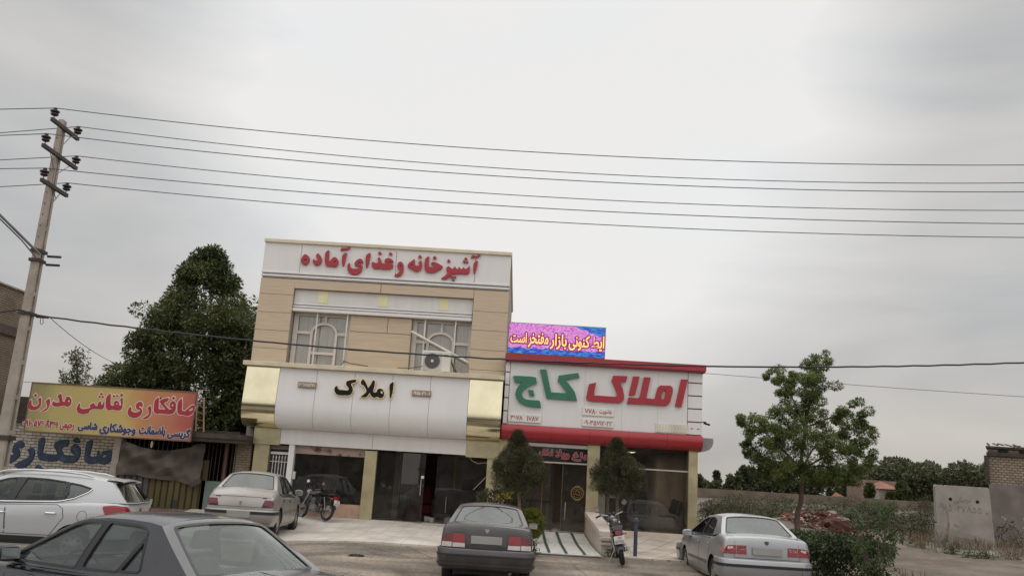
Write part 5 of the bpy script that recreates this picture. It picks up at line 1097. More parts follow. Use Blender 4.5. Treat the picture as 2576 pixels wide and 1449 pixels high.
wd = leaves('weeds', [((P(x, y, Y).x, Y, gz(P(x, y, Y).x, Y)+.08), (w_, w_*.7, .16), n_) for x, y, Y, w_, n_ in [(rng.uniform(1790, 2560), 1300, rng.uniform(34, 70), rng.uniform(.7, 1.7), 130) for _ in range(170)]], lf_olive, None, .10, .35, 60, up=.3)
tag(wd, 'low grey green weeds scattered over the vacant lot', None, None, 'stuff')
shrub('small weed growing at the foot of the ramp wall by the motorbike', [(1530,1385,7),(1538,1392,9),(1526,1396,8),(1545,1397,7)], 20.9, lf_shrub, .05, 50, 61, name='weed', dy=.06)
shrub('small weed at the right rear wheel of the dark grey car', [(1347,1365,6),(1343,1377,8),(1350,1386,9),(1342,1390,8)], 20.3, lf_hedge, .05, 45, 62, name='weed', dy=.06)
# ---------------------------------------------------------------- vacant lot things
SL = thing('concrete_slab', 'upright grey concrete barrier slab with graffiti on the vacant lot', 'barrier', (15.4, 31, .45))
pr_ = [(14.42, .40), (16.50, .40), (16.36, .95), (16.33, 1.55), (16.30, 1.6), (16.32, 1.66), (16.27, 2.66), (16.22, 2.72), (15.98, 2.72), (15.94, 2.675), (15.84, 2.72), (14.82, 2.72), (14.77, 2.685), (14.66, 2.72), (14.45, 2.72), (14.42, 2.68), (14.42, 1.5), (14.45, 1.44), (14.42, 1.38)]
slm = M('stained grey concrete', (.29, .265, .235), .85, var=.16, sc=1.6, bump=.3, bsc=20)
MB().panel(pr_, lambda u, v, d: (u, 30.92+d+.25*max(0, .9-v), v), .16).build('slab', slm, SL)
MB().fr((14.3, 16.6, 30.6, 31.5, .3), (14.42, 16.5, 30.95, 31.2, .62)).build('foot', slm, SL, bevel=.03)
q = MB()
for x, z in ((14.92, 2.26), (15.84, 2.22)): q.lathe([(0, 0), (.06, 0)], (x, 30.914, z), 'Y', 14)
q.each('lifting_hole', black, SL)
sp_ = M('faded spray paint', (.17, .15, .135), .85); rsp = M('faded red spray paint', (.25, .165, .14), .85)
for tx, x0, x1, z0, z1 in (('آبرسانی', 15.05, 15.65, 2.12, 2.42), ('۰۴۷۸۵۵', 15.05, 15.95, 1.84, 2.05), ('۰۹۱۵', 14.5, 14.95, 1.86, 2.1)): text_on(MB(), tx, x0, x1, z0, z1, 30.917, .002, -.012).build('graffiti', sp_, SL)
q = MB()
for pts in ([(14.72, 2.0), (14.80, 1.8), (14.82, 1.5), (14.76, 1.2)], [(14.84, 1.45), (14.80, 1.1), (14.78, .95)], [(15.0, 1.42), (15.18, 1.35)], [(16.1, 1.86), (16.2, 1.84)]): stroke(q, pts, .05, 30.913)
q.build('graffiti', rsp, SL)
MB().tube([(15.0, 30.914, 1.02), (15.4, 30.914, .96), (15.9, 30.914, .92)], .008, 4).build('crack', sp_, SL)
BR = thing('brick_building', 'unfinished brick building with grey plastered base at the right edge', 'building', (21, 38, .5))
tanb2 = brick('pale tan brick', (.34, .265, .18), (.27, .205, .138), (.12, .10, .085), .22, .10, .022, .9, .25)
def pris(mb, e, z0, z1): pl = [(18.95-e, 36-e), (27+e, 36-e), (27+e, 44), (23.4, 44)]; return mb.add([(x, y, z) for z in (z0, z1) for x, y in pl], [(3, 2, 1, 0), (4, 5, 6, 7)]+[(i, (i+1) % 4, 4+(i+1) % 4, 4+i) for i in range(4)])
pris(pris(MB(), 0, 3.0, 4.12), 0, 4.25, 4.42).build('wall', tanb2, BR); pris(MB(), .04, .3, 3.02).build('plaster_base', M('grey brown plaster', (.165, .14, .125), .9, var=.2, sc=1.2, bump=.3, bsc=14), BR)
pris(MB(), .1, 4.12, 4.25).box(18.8, 18.95, 35.92, 36.0, 3.0, 4.12).build('ring_beam', darkw, BR)
pris(MB(), .12, 4.42, 4.50).build('roof', darkw, BR); q = MB()
for i in range(60): x = rng.uniform(19.1, 25.8); y = rng.uniform(35.95, 36.25); q.bar((x, y, 4.51+rng.random()*.06), (x+rng.uniform(-.4, .4), y+rng.uniform(-.4, .4), 4.51+rng.random()*.12), .05)
q.build('roof_debris', M('weathered rubble', (.20, .155, .12), .9, var=.3), BR)
q = MB()
for i in range(6): q.box(19.4+i*.85, 19.75+i*.85, 35.94, 36.05, 4.28, 4.40)
q.each('joist_gap', black, BR)
q = MB()
for pts in ([(20.55, 1.9), (20.5, 1.5), (20.42, 1.4)], [(20.2, 1.75), (20.35, 1.5), (20.15, 1.35)], [(19.35, 1.75), (19.5, 1.7), (19.45, 1.5)], [(20.8, 1.9), (20.8, 1.4)]): stroke(q, pts, .06, 35.955)
q.build('graffiti', M('faded white spray', (.30, .29, .28), .8), BR)
# rubble heap
xtra = [(rng.uniform(1790, 2340), Y_) for Y_ in [rng.uniform(36, 66) for _ in range(34)]]
for i, (x, Y_) in enumerate(xtra):
    pass
gs = leaves('scrub', [((P(x, 1300, Y_).x+rng.uniform(-1, 1), Y_+rng.uniform(-.6, .6), gz(P(x, 1300, Y_).x, Y_)+rng.uniform(.15, .8)), (.55, .5, .4), 190) for x, Y_ in xtra for _ in range(3)], lf_olive, None, .11, .4, 64, up=.5, shell=.4)
tag(gs, 'tangled green brown scrub covering the far part of the lot', None, None, 'stuff')
rb_, rb2 = MB(), MB()
for i in range(620):
    a_ = rng.uniform(0, 6.28); rr = rng.random()**.6; c = P(2075, 1320, 33); x = c.x+math.cos(a_)*rr*1.5; y = 33+math.sin(a_)*rr*1.3; z = gz(x, y)+.42*(1-rr)*rng.random()+.03
    d = Vector((rng.uniform(-1, 1), rng.uniform(-1, 1), rng.uniform(-.5, .5))).normalized()*rng.uniform(.05, .11); (rb_ if rng.random() < .62 else rb2).bar((x, y, z), Vector((x, y, z))+d*2, rng.uniform(.05, .10), rng.uniform(.05, .08))
tag(rb_.build('rubble', M('red brick rubble', (.17, .062, .042), .9, var=.35, sc=2), None, base=P(2075, 1320, 33)), 'heap of broken red brick on the vacant lot', None, None, 'stuff')
tag(rb2.build('rubble', M('grey rubble', (.27, .22, .175), .9, var=.3, sc=2), None, base=P(2075, 1320, 33)), 'pale mortar lumps in the brick heap', None, None, 'stuff')
for i, (x, y, Y, w_, h_, lab) in enumerate(((2110, 1302, 32.2, .55, .22, 'big rust red slab of masonry on the rubble heap'), (2040, 1291, 33.4, .38, .14, 'broken beam end of brick at the left of the heap'), (2085, 1288, 34.2, .45, .16, 'dark broken masonry on top of the heap'))):
    c = P(x, y, Y); o = thing('masonry_chunk', lab, 'rubble', (c.x, c.y, c.z-h_), (rng.uniform(-.2, .2), rng.uniform(-.1, .25), rng.uniform(-.3, .3)), 'broken masonry on the heap')
    q = MB().sph((0, 0, -.1), (w_, .3, h_+.12), 11, 7); q.v = [(a_+rng.uniform(-.07, .07), b_+rng.uniform(-.05, .05), min(c_, h_)+rng.uniform(-.04, .04)) for a_, b_, c_ in q.v]; q.build('block', M('rust red masonry', (.085, .03, .022), .9, var=.4, sc=5, bump=.6, bsc=12), o, local=True)
    q = MB().sph((w_*.2, -.05, h_-.02), (w_*.5, .2, .06), 8, 5); q.v = [(a_+rng.uniform(-.05, .05), b_+rng.uniform(-.04, .04), c_+rng.uniform(-.02, .03)) for a_, b_, c_ in q.v]; q.build('mortar_bed', M('grey rubble'), o, local=True)
# distant wall with faded blue lettering, pavilion and trees
W2 = thing('boundary_wall', 'long low distant boundary wall with a brown top and faded white base', 'wall', (29, 75, .4))
xa, xb = -12, 78
MB().box(xa, xb, 75, 75.3, .3, 1.62).build('wall_base', M('faded whitewash', (.30, .265, .235), .9, var=.25, sc=.7), W2); MB().box(xa, xb, 74.97, 75.3, 1.62, 2.38).build('wall_top', M('brown mud brick', (.135, .105, .08), .9, var=.2, sc=1), W2)
q = MB()
for x, w_, z, h_ in ((2150, 22, .9, .45), (2185, 10, 1.0, .3), (2255, 40, .55, .35), (2310, 46, .5, .35), (2290, 10, 1.05, .25), (2345, 12, 1.0, .3)): c = P(x, 1270, 75); q.box(c.x, c.x+w_/29.3, 74.98, 74.99, z, z+h_)
q.build('painted_lettering', M('faded blue paint', (.055, .07, .14), .8, var=.4, sc=3, lo=.4, hi=.55, col2=(.30, .28, .27)), W2)
PV = thing('pavilion', 'distant brown brick house with an orange hipped roof before it', 'house', (34.4, 82, .4))
a, b_ = P(2167, 1203, 88), P(2257, 1250, 88); MB().box(a.x, b_.x, 88, 92, .3, a.z-.1).build('wall', M('brown brick far', (.20, .135, .105), .9, var=.15, sc=1), PV)
c0, c1, ca = P(2188, 1228, 80), P(2247, 1229, 80), P(2214, 1210, 80)
MB().add([(c0.x, 78, c0.z), (c1.x, 78, c0.z), (c1.x, 82, c0.z), (c0.x, 82, c0.z), (ca.x, 80, ca.z)], [(0, 1, 4), (1, 2, 4), (2, 3, 4), (3, 0, 4), (0, 3, 2, 1)]).build('roof', M('orange tile', (.23, .085, .055), .8, var=.15, sc=2), PV)
MB().box(c0.x+.15, c1.x+.1, 78.4, 81.6, .3, c0.z-.02).build('wall', M('whitewash far', (.40, .36, .31), .85), PV)
for i, (x, y, w_, lab) in enumerate(((2107, 1238, 16, 'small orange roof peak above the distant wall at left'), (2395, 1228, 18, 'small orange roof peak above the concrete slab'))):
    c = P(x, y, 84); o = thing('far_hut', lab, 'hut', (c.x, 84, .4)); h = w_/26; MB().add([(c.x-h, 84-h, 2.2), (c.x+h*1.6, 84-h, 2.2), (c.x+h*1.6, 84+h, 2.2), (c.x-h, 84+h, 2.2), (c.x-h*.3, 84, c.z)], [(0, 1, 4), (1, 2, 4), (2, 3, 4), (3, 0, 4)]).build('roof', M('orange tile'), o); MB().box(c.x-h*.8, c.x+h*1.4, 84-h*.8, 84+h*.8, .3, 2.2).build('wall', M('whitewash far'), o)
def fartree(lab, x, top, bot, hw, Y, seed, mat=None, cone=False):
    r3 = random.Random(seed); b0 = P(x, bot, Y); o = thing('far_tree', lab, 'tree', (b0.x, Y, .4), group='trees beyond the distant wall'); s_ = Y/2200; cl = []
    for i in range(42):
        t_ = r3.random()**.8; wd_ = hw*(1-t_)**.7 if cone else hw*math.sin(math.pi*(.16+.8*(1-t_)))**.7
        c = P(x+r3.uniform(-1, 1)*wd_, bot+(top-bot)*t_, Y); cl.append((Vector((c.x, Y+r3.uniform(-1, 1)*wd_*s_, c.z)), hw*s_*r3.uniform(.2, .34), 120))
    leaves('crown', cl, mat or lf_far, o, .27, .6, seed, shell=.7); trunk(o, (b0.x, Y, .3), (b0.x, Y, P(x, top*.6+bot*.4, Y).z), .18, .05, mat=bark)
for i, a_ in enumerate((('far tree at the office corner, lowest of the row', 1757, 1188, 1250, 14, 95), ('far pale bushy tree right of the office corner', 1785, 1205, 1255, 24, 98), ('far pointed tree with pale side', 1803, 1180, 1258, 14, 100, lf_far, True), ('far pale green tree left of the taller dark one', 1842, 1190, 1258, 22, 96, lf_far2), ('tallest dark far tree of the left row', 1877, 1166, 1262, 20, 100), ('far greyish tree beside the tallest dark one', 1900, 1178, 1262, 22, 104, lf_far2), ('far tree behind the lowest sprays of the young tree', 1940, 1180, 1262, 26, 98, lf_far2), ('far dark tree left of the young trunk', 1985, 1195, 1262, 26, 102), ('far tree right of the young trunk', 2045, 1195, 1265, 30, 100), ('far tree left of the orange roofed pavilion', 2110, 1190, 1265, 30, 104, lf_far2), ('far tree beside the pavilion wall', 2150, 1185, 1265, 24, 108))):
    fartree(a_[0], a_[1], a_[2]+9, *a_[3:6], 70+i, *(a_[6:]))
for i, (lab, x, top, bot, hw) in enumerate((('dark cypress right of the pavilion', 2268, 1216, 1258, 8), ('dark cypress in front of the pavilion left corner', 2187, 1220, 1258, 6), ('small dark bush in front of the pavilion right corner', 2240, 1242, 1258, 4))): fartree(lab, x, top, bot, hw, 77.5, 90+i, lf_dark)
cl = []
for i in range(620):
    x = rng.uniform(2140, 2520); top = 1176+11*math.sin(x/37)+10*math.sin(x/13+1)+(18 if x < 2180 else 0)+max(0, (x-2430)*.22); y = top+10+(1262-top)*rng.random()**1.5; c = P(x, y, 118+rng.uniform(-6, 6)); cl.append((c, (1.4, 1.4, 1.1), 110))
tag(leaves('forest', cl, lf_far, None, .45, .6, 99, shell=.8), 'dense dark far wood behind the pavilion', None, None, 'stuff')
# ---------------------------------------------------------------- small things on the forecourt
BW = thing('ramp_wall', 'pale stone side wall of the office ramp with moulded coping', 'wall', (2.2, 23.5, .45))
q, q2 = MB(), MB(); ys = [21.2, 22.4, 23.6, 24.8, 25.92]
for y0, y1 in zip(ys, ys[1:]):
    h = lambda y: .93+(1.22-.93)*(y-21.2)/4.7
    for (mb, x0, x1, lo_, up_) in ((q, 2.08, 2.36, -.9, -.11), (q2, 2.03, 2.41, -.11, .0)):
        z = [max(gz(0, y)-.1, h(y)+lo_) if lo_ < -.5 else h(y)+lo_ for y in (y0, y1)]
        mb.add([(x0, y0, z[0]), (x1, y0, z[0]), (x1, y0, h(y0)+up_), (x0, y0, h(y0)+up_), (x0, y1, z[1]), (x1, y1, z[1]), (x1, y1, h(y1)+up_), (x0, y1, h(y1)+up_)], [(0, 3, 2, 1), (4, 5, 6, 7), (0, 1, 5, 4), (3, 7, 6, 2), (0, 4, 7, 3), (1, 2, 6, 5)])
q.build('wall_body', stone, BW); q2.build('coping', M('pale coping stone', (.54, .47, .41), .6, var=.08), BW)
MB().box(2.02, 2.42, 21.14, 21.22, .72, .80).box(2.04, 2.40, 21.15, 21.22, .62, .68).build('molding', stone, BW, bevel=.01)
bo = thing('bollard', 'slim blue grey metal bollard beside the motorbike', 'bollard', (2.87, 21.2, gz(0, 21.2))); bm_ = M('blue grey paint', (.045, .055, .085), .5, var=.15); z0 = gz(0, 21.2)
MB().tube([(2.87, 21.2, z0), (2.87, 21.2, z0+.80)], .045, 12).build('post', bm_, bo, smooth=True); MB().lathe([(.0, .80), (.07, .80), (.075, .83), (.055, .88), (0, .90)], (2.87, 21.2, z0), 'Z', 12).build('cap', bm_, bo, smooth=True)
c = P(897, 1389, 18.8); o = thing('rag', 'crumpled black rag lying on the asphalt', 'rag', (c.x, 18.8, gz(0, 18.8)))
MB().grid([[(c.x+u*.32-.16, 18.8+v*.16-.08, gz(0, 18.8)+.012+.025*abs(math.sin(u*7+v*5))*(1-abs(2*u-1)**3)) for u in np.linspace(0, 1, 9)] for v in np.linspace(0, 1, 5)]).build('cloth', black, o, smooth=True)

# unseen trees added behind the camera so that glass and gilt mirror something dark
cl = [((rng.uniform(-60, 60), rng.uniform(-42, -34), rng.uniform(.3, 6.0+1.6*math.sin(i))), (2.2, 1.6, 1.4), 90) for i in range(420)]
tag(leaves('added_treeline', cl, lf_far, None, .95, .7, 123, shell=.8), 'unseen line of dark trees added across the road', None, None, 'stuff')

q = MB()
for i in range(520):
    x = rng.uniform(-6, 5.2); y = 20.55-abs(rng.gauss(0, .35)) if i < 300 else rng.uniform(14.5, 20.4); r_ = rng.uniform(.004, .013); z = gz(x, y)+r_*.4
    q.fr((x-r_, x+r_, y-r_*.8, y+r_*.8, z-r_), (x-r_*.6, x+r_*.5, y-r_*.5, y+r_*.6, z+r_*.7))
tag(q.build('gravel', M('grey brown grit', (.30, .255, .21), .9, var=.35, sc=8)), 'loose grit lying along the edge of the pavement', None, None, 'stuff')
# ================================================================ cars
def paint(name, col, rough=.32, metal=.35, dust=.25, dcol=(.30, .25, .20), coat=.6):
    mt, n, l, b = nodes(name); t = n.new('ShaderNodeTexCoord'); z = n.new('ShaderNodeTexNoise'); z.inputs['Scale'].default_value = 2.6; z.inputs['Detail'].default_value = 9; l.new(t.outputs['Object'], z.inputs[0])
    r = n.new('ShaderNodeMapRange'); l.new(z.outputs[0], r.inputs[0]); r.inputs[1].default_value = .40; r.inputs[2].default_value = .72; r.inputs[3].default_value = dust*.25; r.inputs[4].default_value = dust
    m_ = n.new('ShaderNodeMixRGB'); l.new(r.outputs[0], m_.inputs[0]); m_.inputs[1].default_value = (*col, 1); m_.inputs[2].default_value = (*dcol, 1); l.new(m_.outputs[0], b.inputs[0])
    ro = n.new('ShaderNodeMapRange'); l.new(z.outputs[0], ro.inputs[0]); ro.inputs[1].default_value = .35; ro.inputs[2].default_value = .7; ro.inputs[3].default_value = rough; ro.inputs[4].default_value = min(1, rough+dust*.7); l.new(ro.outputs[0], b.inputs['Roughness'])
    b.inputs['Metallic'].default_value = metal; b.inputs['Coat Weight'].default_value = coat; b.inputs['Coat Roughness'].default_value = .08+dust*.3
    MATS[name] = mt; return mt
rubber = M('tyre rubber', (.022, .021, .020), .85, var=.25, sc=9); trimb = M('black plastic trim', (.018, .018, .019), .5, var=.15)
alu = M('grey alloy wheel', (.36, .35, .34), .4, .6, var=.12); cabin = M('dark cabin trim', (.030, .029, .030), .8, var=.2); seatm = M('grey seat cloth', (.075, .072, .070), .9, var=.2)
lred = M('red lamp lens', (.23, .006, .012), .2, var=.1, coat=.3); lred2 = M('dark red lamp lens', (.12, .005, .010), .22, var=.1, coat=.3); lclr = M('clear lamp lens', (.52, .47, .44), .15, var=.06, coat=.8); lsmoke = M('smoked lamp lens', (.05, .035, .04), .2, coat=.8); lpink = M('salmon lamp lens', (.55, .16, .12), .15, coat=.8)
platem = M('blank number plate', (.30, .295, .285), .5, var=.04); cglass = glass('tinted car glass', (.40, .42, .41), .13, .01); cglass2 = glass('dusty rear glass', (.48, .50, .49), .07, .03, .075, (.30, .315, .30)); cglass3 = glass('clear car glass', (.72, .75, .74), .06, .01, .05, (.3, .32, .32)); cglassd = glass('dark privacy glass', (.16, .16, .17), .10)
def car(name, lab, sp, loc, yaw):
    root = thing(name, lab, 'car', (0, 0, 0)); root['group'] = 'cars in front of the shops'
    st = sp['st']; pm_ = sp['paint']
    rows = []
    for x, hw, zb, zt, kind in st:
        f = lambda t: zb+(zt-zb)*t
        zd, cr = (zt+.008, sp.get('crown', .03)) if kind else (zt-.30, 0)
        h = [(0, zb), (.75*hw, zb), (.92*hw, zb+.015), (.972*hw, f(.14)), (.995*hw, f(.36)), (1.0*hw, f(.58)), (.99*hw, f(.76)), (.97*hw, f(.90)), (.945*hw, f(.965)), (.905*hw, zt), (.86*hw, zt+.004), (.84*hw, zd), (.45*hw, zd+cr*.75), (0, zd+cr)]
        ring = [(x, y, z) for y, z in h]+[(x, -y, z) for y, z in h[-2:0:-1]]; rows.append(ring)
    mb = MB(); k = len(rows[0]); mb.add([p for r_ in rows for p in r_], [(i*k+j, i*k+(j+1) % k, (i+1)*k+(j+1) % k, (i+1)*k+j) for i in range(len(rows)-1) for j in range(k)]+[tuple(range(k))[::-1], tuple((len(rows)-1)*k+j for j in range(k))])
    body = mb.build('body', pm_, root, local=True)
    wx_, wr = sp.get('wx', 1.335), sp.get('wr', .305); hw0 = sp.get('hw', .84); cuts = []
    for sx in (1, -1):
        for sy in (1, -1):
            c = MB().lathe([(0, hw0-.30), (wr+.05, hw0-.30), (wr+.05, 1.3), (0, 1.3)], (0, 0, 0), 'Y', 32)
            c.v = [(v[0]+sx*wx_, v[1]*sy, v[2]+wr+.01) for v in c.v]; co = c.build('cut', trimb); md = body.modifiers.new('b', 'BOOLEAN'); md.operation = 'DIFFERENCE'; md.object = co; md.solver = 'EXACT'; md.material_mode = 'TRANSFER'; cuts.append(co)
    bpy.context.view_layer.update(); dg = bpy.context.evaluated_depsgraph_get(); me = bpy.data.meshes.new_from_object(body.evaluated_get(dg)); body.modifiers.clear(); body.data = me
    for c in cuts: bpy.data.objects.remove(c)
    bm = bmesh.new(); bm.from_mesh(me); bmesh.ops.recalc_face_normals(bm, faces=bm.faces)
    for f in bm.faces: f.smooth = True
    for e in bm.edges:
        if len(e.link_faces) != 2 or e.calc_face_angle(0) > R(38): e.smooth = False
    bm.to_mesh(me); bvh = BVHTree.FromBMesh(bm); bm.free()
    def hit(ax, u, v):
        if ax == 'R': o_, d = Vector((-6, u, v)), Vector((1, 0, 0))
        elif ax == 'L': o_, d = Vector((u, 4, v)), Vector((0, -1, 0))
        elif ax in 'AB':
            a_ = R(u); dv = Vector((math.cos(a_), math.sin(a_)*(1 if ax == 'A' else -1), 0)); o_, d = Vector((-1.6, 0, v))+dv*5, -dv
        elif ax == 'S': o_, d = Vector((u, -4, v)), Vector((0, 1, 0))
        else: o_, d = Vector((u, v, 4)), Vector((0, 0, -1))
        h = bvh.ray_cast(o_, d)[0]
        if h is None: h = bvh.find_nearest(o_+d*4)[0]
        return h, d
    def decal(name_, poly, ax, off, mat_, par=None, step=.05, th=.012, hole=(), ):
        def mf(u, v, d):
            h, dr = hit(ax, u, v); return h-dr*(off if d == 0 else -.004)
        return MB().panel(poly, mf, th, hole, step).build(name_, mat_, par or root, local=True, smooth=True)
    def line(pts, ax, w_=.009, mb_=None, off=.0015):
        for (a, b_) in zip(pts, pts[1:]):
            a, b_ = Vector(a), Vector(b_); nl = max(1, int((b_-a).length/.06)); nr = (b_-a).normalized(); nr = Vector((-nr.y, nr.x))*w_/2
            for i in range(nl):
                p, q_ = a.lerp(b_, i/nl), a.lerp(b_, (i+1)/nl); vs = []
                for c in (p-nr, p+nr, q_+nr, q_-nr): h, d = hit(ax, c.x, c.y); vs.append(h-d*off)
                mb_.add(vs, [(0, 1, 2, 3)])
    # ---------------- greenhouse
    G_ = sp['gh']; belt, top = G_['belt'], G_['top']     # (x, z) polylines, front to rear
    zb0, y0, t1, t2 = G_['tum']
    def ys(z): return y0-(z-zb0)*t1-max(0, z-zb0)**2*t2
    outer = belt+top[::-1]
    for s, ax in ((1, 'L'), (-1, 'S')):
        mp_ = lambda x, z, d: (x, s*(ys(z)-d), z)
        wins = [(fillet(w_, .03), g_) for w_, g_ in G_['win']]
        MB().panel(outer, mp_, .03, [w_ for w_, g_ in wins], .12).build('window_frame', pm_, root, local=True, smooth=True)
        tb = MB()
        for pts in G_.get('black', []): tb.panel(pts, lambda x, z, d: (x, s*(ys(z)+.004-d), z), .012, (), .12)
        for w_, g_ in wins: tb.panel(expand(w_, .016), lambda x, z, d: (x, s*(ys(z)+.006-d), z), .02, [expand(w_, -.004)], .12)
        tb.build('window_trim', trimb, root, local=True, smooth=True)
        for w_, g_ in wins: MB().panel(expand(w_, .01), lambda x, z, d: (x, s*(ys(z)-.014-d), z), .004, (), .12).build('side_window', g_, root, local=True, smooth=True)
        if 'chrome' in G_: MB().tube([(x, s*(ys(z)+.012), z) for x, z in G_['chrome']], .011, 6).build('chrome_strip', steel, root, local=True, smooth=True)
    cr_ = G_.get('rc', .06); rows = []
    for x, z in top:
        yr = ys(z); rows.append([(x, yr*t_, z+cr_*(1-abs(t_)**2.6)) for t_ in (-1, -.97, -.92, -.8, -.55, -.28, 0, .28, .55, .8, .92, .97, 1)])
    roof = MB().grid(rows); roof.build('roof', pm_, root, local=True, smooth=True)
    def screen(b_, t_, bow, hole, mat_, nm, shift=0):
        def mf(u, v, d):
            z = b_[1]+(t_[1]-b_[1])*v; x = b_[0]+(t_[0]-b_[0])*v; k_ = (1-u*u); return (x+bow*k_-d*(1 if bow > 0 else -1), u*ys(z), z+cr_*(1-abs(u)**2.6)*v*(1 if v > .5 else v*2)*1.0)
        outer_ = [(-1, 0), (1, 0), (1, 1), (-1, 1)]; hole2 = fillet(hole, .05, .72, .7)
        MB().panel(outer_, mf, .025, [hole2], (.2, .2)).build('screen_frame', pm_, root, local=True, smooth=True)
        sg_ = 1 if bow > 0 else -1
        o1 = lambda u, v, d: (lambda p: (p[0]+sg_*(.005-d), p[1], p[2]))(mf(u, v, 0))
        MB().panel([(u*1.018, v+(v-.5)*.035) for u, v in hole2], o1, .02, [[(u*.978, .5+(v-.5)*.955) for u, v in hole2]], (.2, .2)).build('screen_seal', trimb, root, local=True, smooth=True)
        o2 = lambda u, v, d: (lambda p: (p[0]-sg_*(.012+d), p[1], p[2]))(mf(u, v, 0))
        return MB().panel([(u*1.01, .5+(v-.5)*1.02) for u, v in hole2], o2, .004, (), (.2, .2)).build(nm, mat_, root, local=True, smooth=True)
    rear_ = screen(belt[-1], top[-1], -G_.get('bow', .07), G_['rhole'], sp.get('rglass', cglass2), 'rear_window')
    screen(belt[0], top[0], .09, [(-.93, .04), (.93, .04), (.92, .93), (-.92, .93)], sp.get('wglass', cglass3), 'windshield')
    if sp.get('heat'):
        pass
    # ---------------- seams, doors, handles
    gaps = []
    for s, ax in ((1, 'L'), (-1, 'S')):
        for d_ in sp['doors']:
            sm = MB(); gaps.append(sm)
            for i in range(len(d_)):
                line([d_[i], d_[(i+1) % len(d_)]], ax, .010, sm)
            dr = decal('door', expand(d_, -.006), ax, .0035, pm_, step=.10)
            hx, hz = sp['handle'][sp['doors'].index(d_)]; h_, dd = hit(ax, hx, hz); yy = h_.y+s*.03
            if sp.get('hstyle') == 'bar': MB().tube([(hx-.10, yy-s*.03, hz), (hx-.08, yy, hz+.003), (hx+.08, yy, hz+.003), (hx+.10, yy-s*.03, hz)], .014, 6).build('handle', sp.get('hmat', steel), dr, local=True, smooth=True)
            else: MB().box(hx-.07, hx+.07, min(h_.y-s*.01, h_.y+s*.018), max(h_.y-s*.01, h_.y+s*.018), hz-.018, hz+.018).build('handle', sp.get('hmat', trimb), dr, local=True, bevel=.006)
        for pts in sp.get('slines', []): sm = MB(); gaps.append(sm); line(pts, ax, .008, sm)
    for ax_, key in (('R', 'rlines'), ('T', 'tlines')):
        for pts in sp.get(key, []):
            for s in (1, -1): sm = MB(); gaps.append(sm); line([(s*a, b_) if ax_ == 'R' else (a, s*b_) for a, b_ in pts], ax_, .009, sm)
    for sm in gaps: sm.build('panel_gap', trimb, root, local=True)
    if 'strip' in sp:
        x0, x1, z0, z1 = sp['strip']
        for ax in 'LS':
            for a, b_ in sp['strip_x']: decal('rub_strip', [(a, z0), (b_, z0), (b_, z1), (a, z1)], ax, .012, sp.get('strip_m', trimb), step=.1)
    # ---------------- lamps, plate, badges
    for nm, pl_, mt_, ax in sp['lamps']:
        for s in (1, -1):
            if ax == 'A': decal(nm, pl_, 'A' if s > 0 else 'B', .010, mt_, step=(3, .04))
            elif ax == 'R': decal(nm, [(s*y, z) for y, z in pl_], 'R', .010, mt_, step=.04)
            else: decal(nm, pl_, 'L' if s > 0 else 'S', .008, mt_, step=.04)
    for nm, pl_, mt_, off in sp.get('rear', []): decal(nm, pl_, 'R', off, mt_, step=.08)
    # ---------------- bumpers
    for end in (-1, 1):
        for nm, path, prof, mt_ in sp['bump']:
            pth = path+[(x, -y) for x, y in path[::-1] if y > 1e-6]
            if end > 0: pth = [(-x, -y) for x, y in pth]
            MB().sweep(pth, prof).build(nm, mt_, root, local=True, smooth=True, ang=50)
    zp, yp, px_ = sp['plate']
    MB().box(px_-.014, px_, -.28, .28, zp-.068, zp+.068).build('number_plate', platem, root, local=True, bevel=.004)
    # ---------------- wheels
    for sx in (1, -1):
        for sy in (1, -1):
            w_ = sp.get('tw', .185)/2; yc = sy*(hw0-.115)
            prof = [(wr*.62, -w_*.95), (wr*.80, -w_), (wr*.93, -w_*.95), (wr*.985, -w_*.72), (wr, -w_*.4), (wr, w_*.4), (wr*.985, w_*.72), (wr*.93, w_*.95), (wr*.80, w_), (wr*.62, w_*.95)]
            wh = MB().lathe(prof, (sx*wx_, yc, wr), 'Y', 30).build('wheel', rubber, root, local=True, smooth=True)
            q = MB().lathe([(wr*.645, -w_*.9*sy), (wr*.63, w_*.80*sy), (wr*.57, w_*.86*sy), (wr*.5, w_*.72*sy), (wr*.22, w_*.82*sy), (wr*.16, w_*.95*sy), (0, w_*.97*sy)], (sx*wx_, yc, wr), 'Y', 30)
            q.build('rim', sp.get('rimm', alu), wh, local=True, smooth=True)
            q = MB()
            for i in range(8):
                a = 2*math.pi*i/8; q.sph((sx*wx_+math.cos(a)*wr*.42, yc+sy*w_*.77, wr+math.sin(a)*wr*.42), (wr*.10, .008, wr*.10), 8, 5)
            q.build('rim_opening', trimb, wh, local=True, smooth=True)
    # ---------------- mirrors
    for s in (1, -1):
        mx_, my_, mz_ = sp['mirror']; q = MB().sph((0, 0, 0), 1, 12, 8)
        q.v = [(mx_+max(-.055, v[0]*.085), s*my_+math.copysign(abs(v[1])**.7, v[1])*.115, mz_+math.copysign(abs(v[2])**.7, v[2])*.075) for v in q.v]
        mo_ = q.tube([(mx_+.02, s*(my_-.06), mz_-.05), (mx_+.04, s*(my_-.20), mz_-.09)], .025, 6).build('side_mirror', sp.get('mm', pm_), root, local=True, smooth=True)
        MB().add([(mx_-.057, s*my_-.09, mz_-.05), (mx_-.057, s*my_+.09, mz_-.05), (mx_-.057, s*my_+.09, mz_+.05), (mx_-.057, s*my_-.09, mz_+.05)], [(0, 1, 2, 3)]).build('mirror_glass', steel, mo_, local=True)
    # ---------------- cabin
    fl = sp.get('seat_z', .70); xf = sp.get('seat_x', -.25)
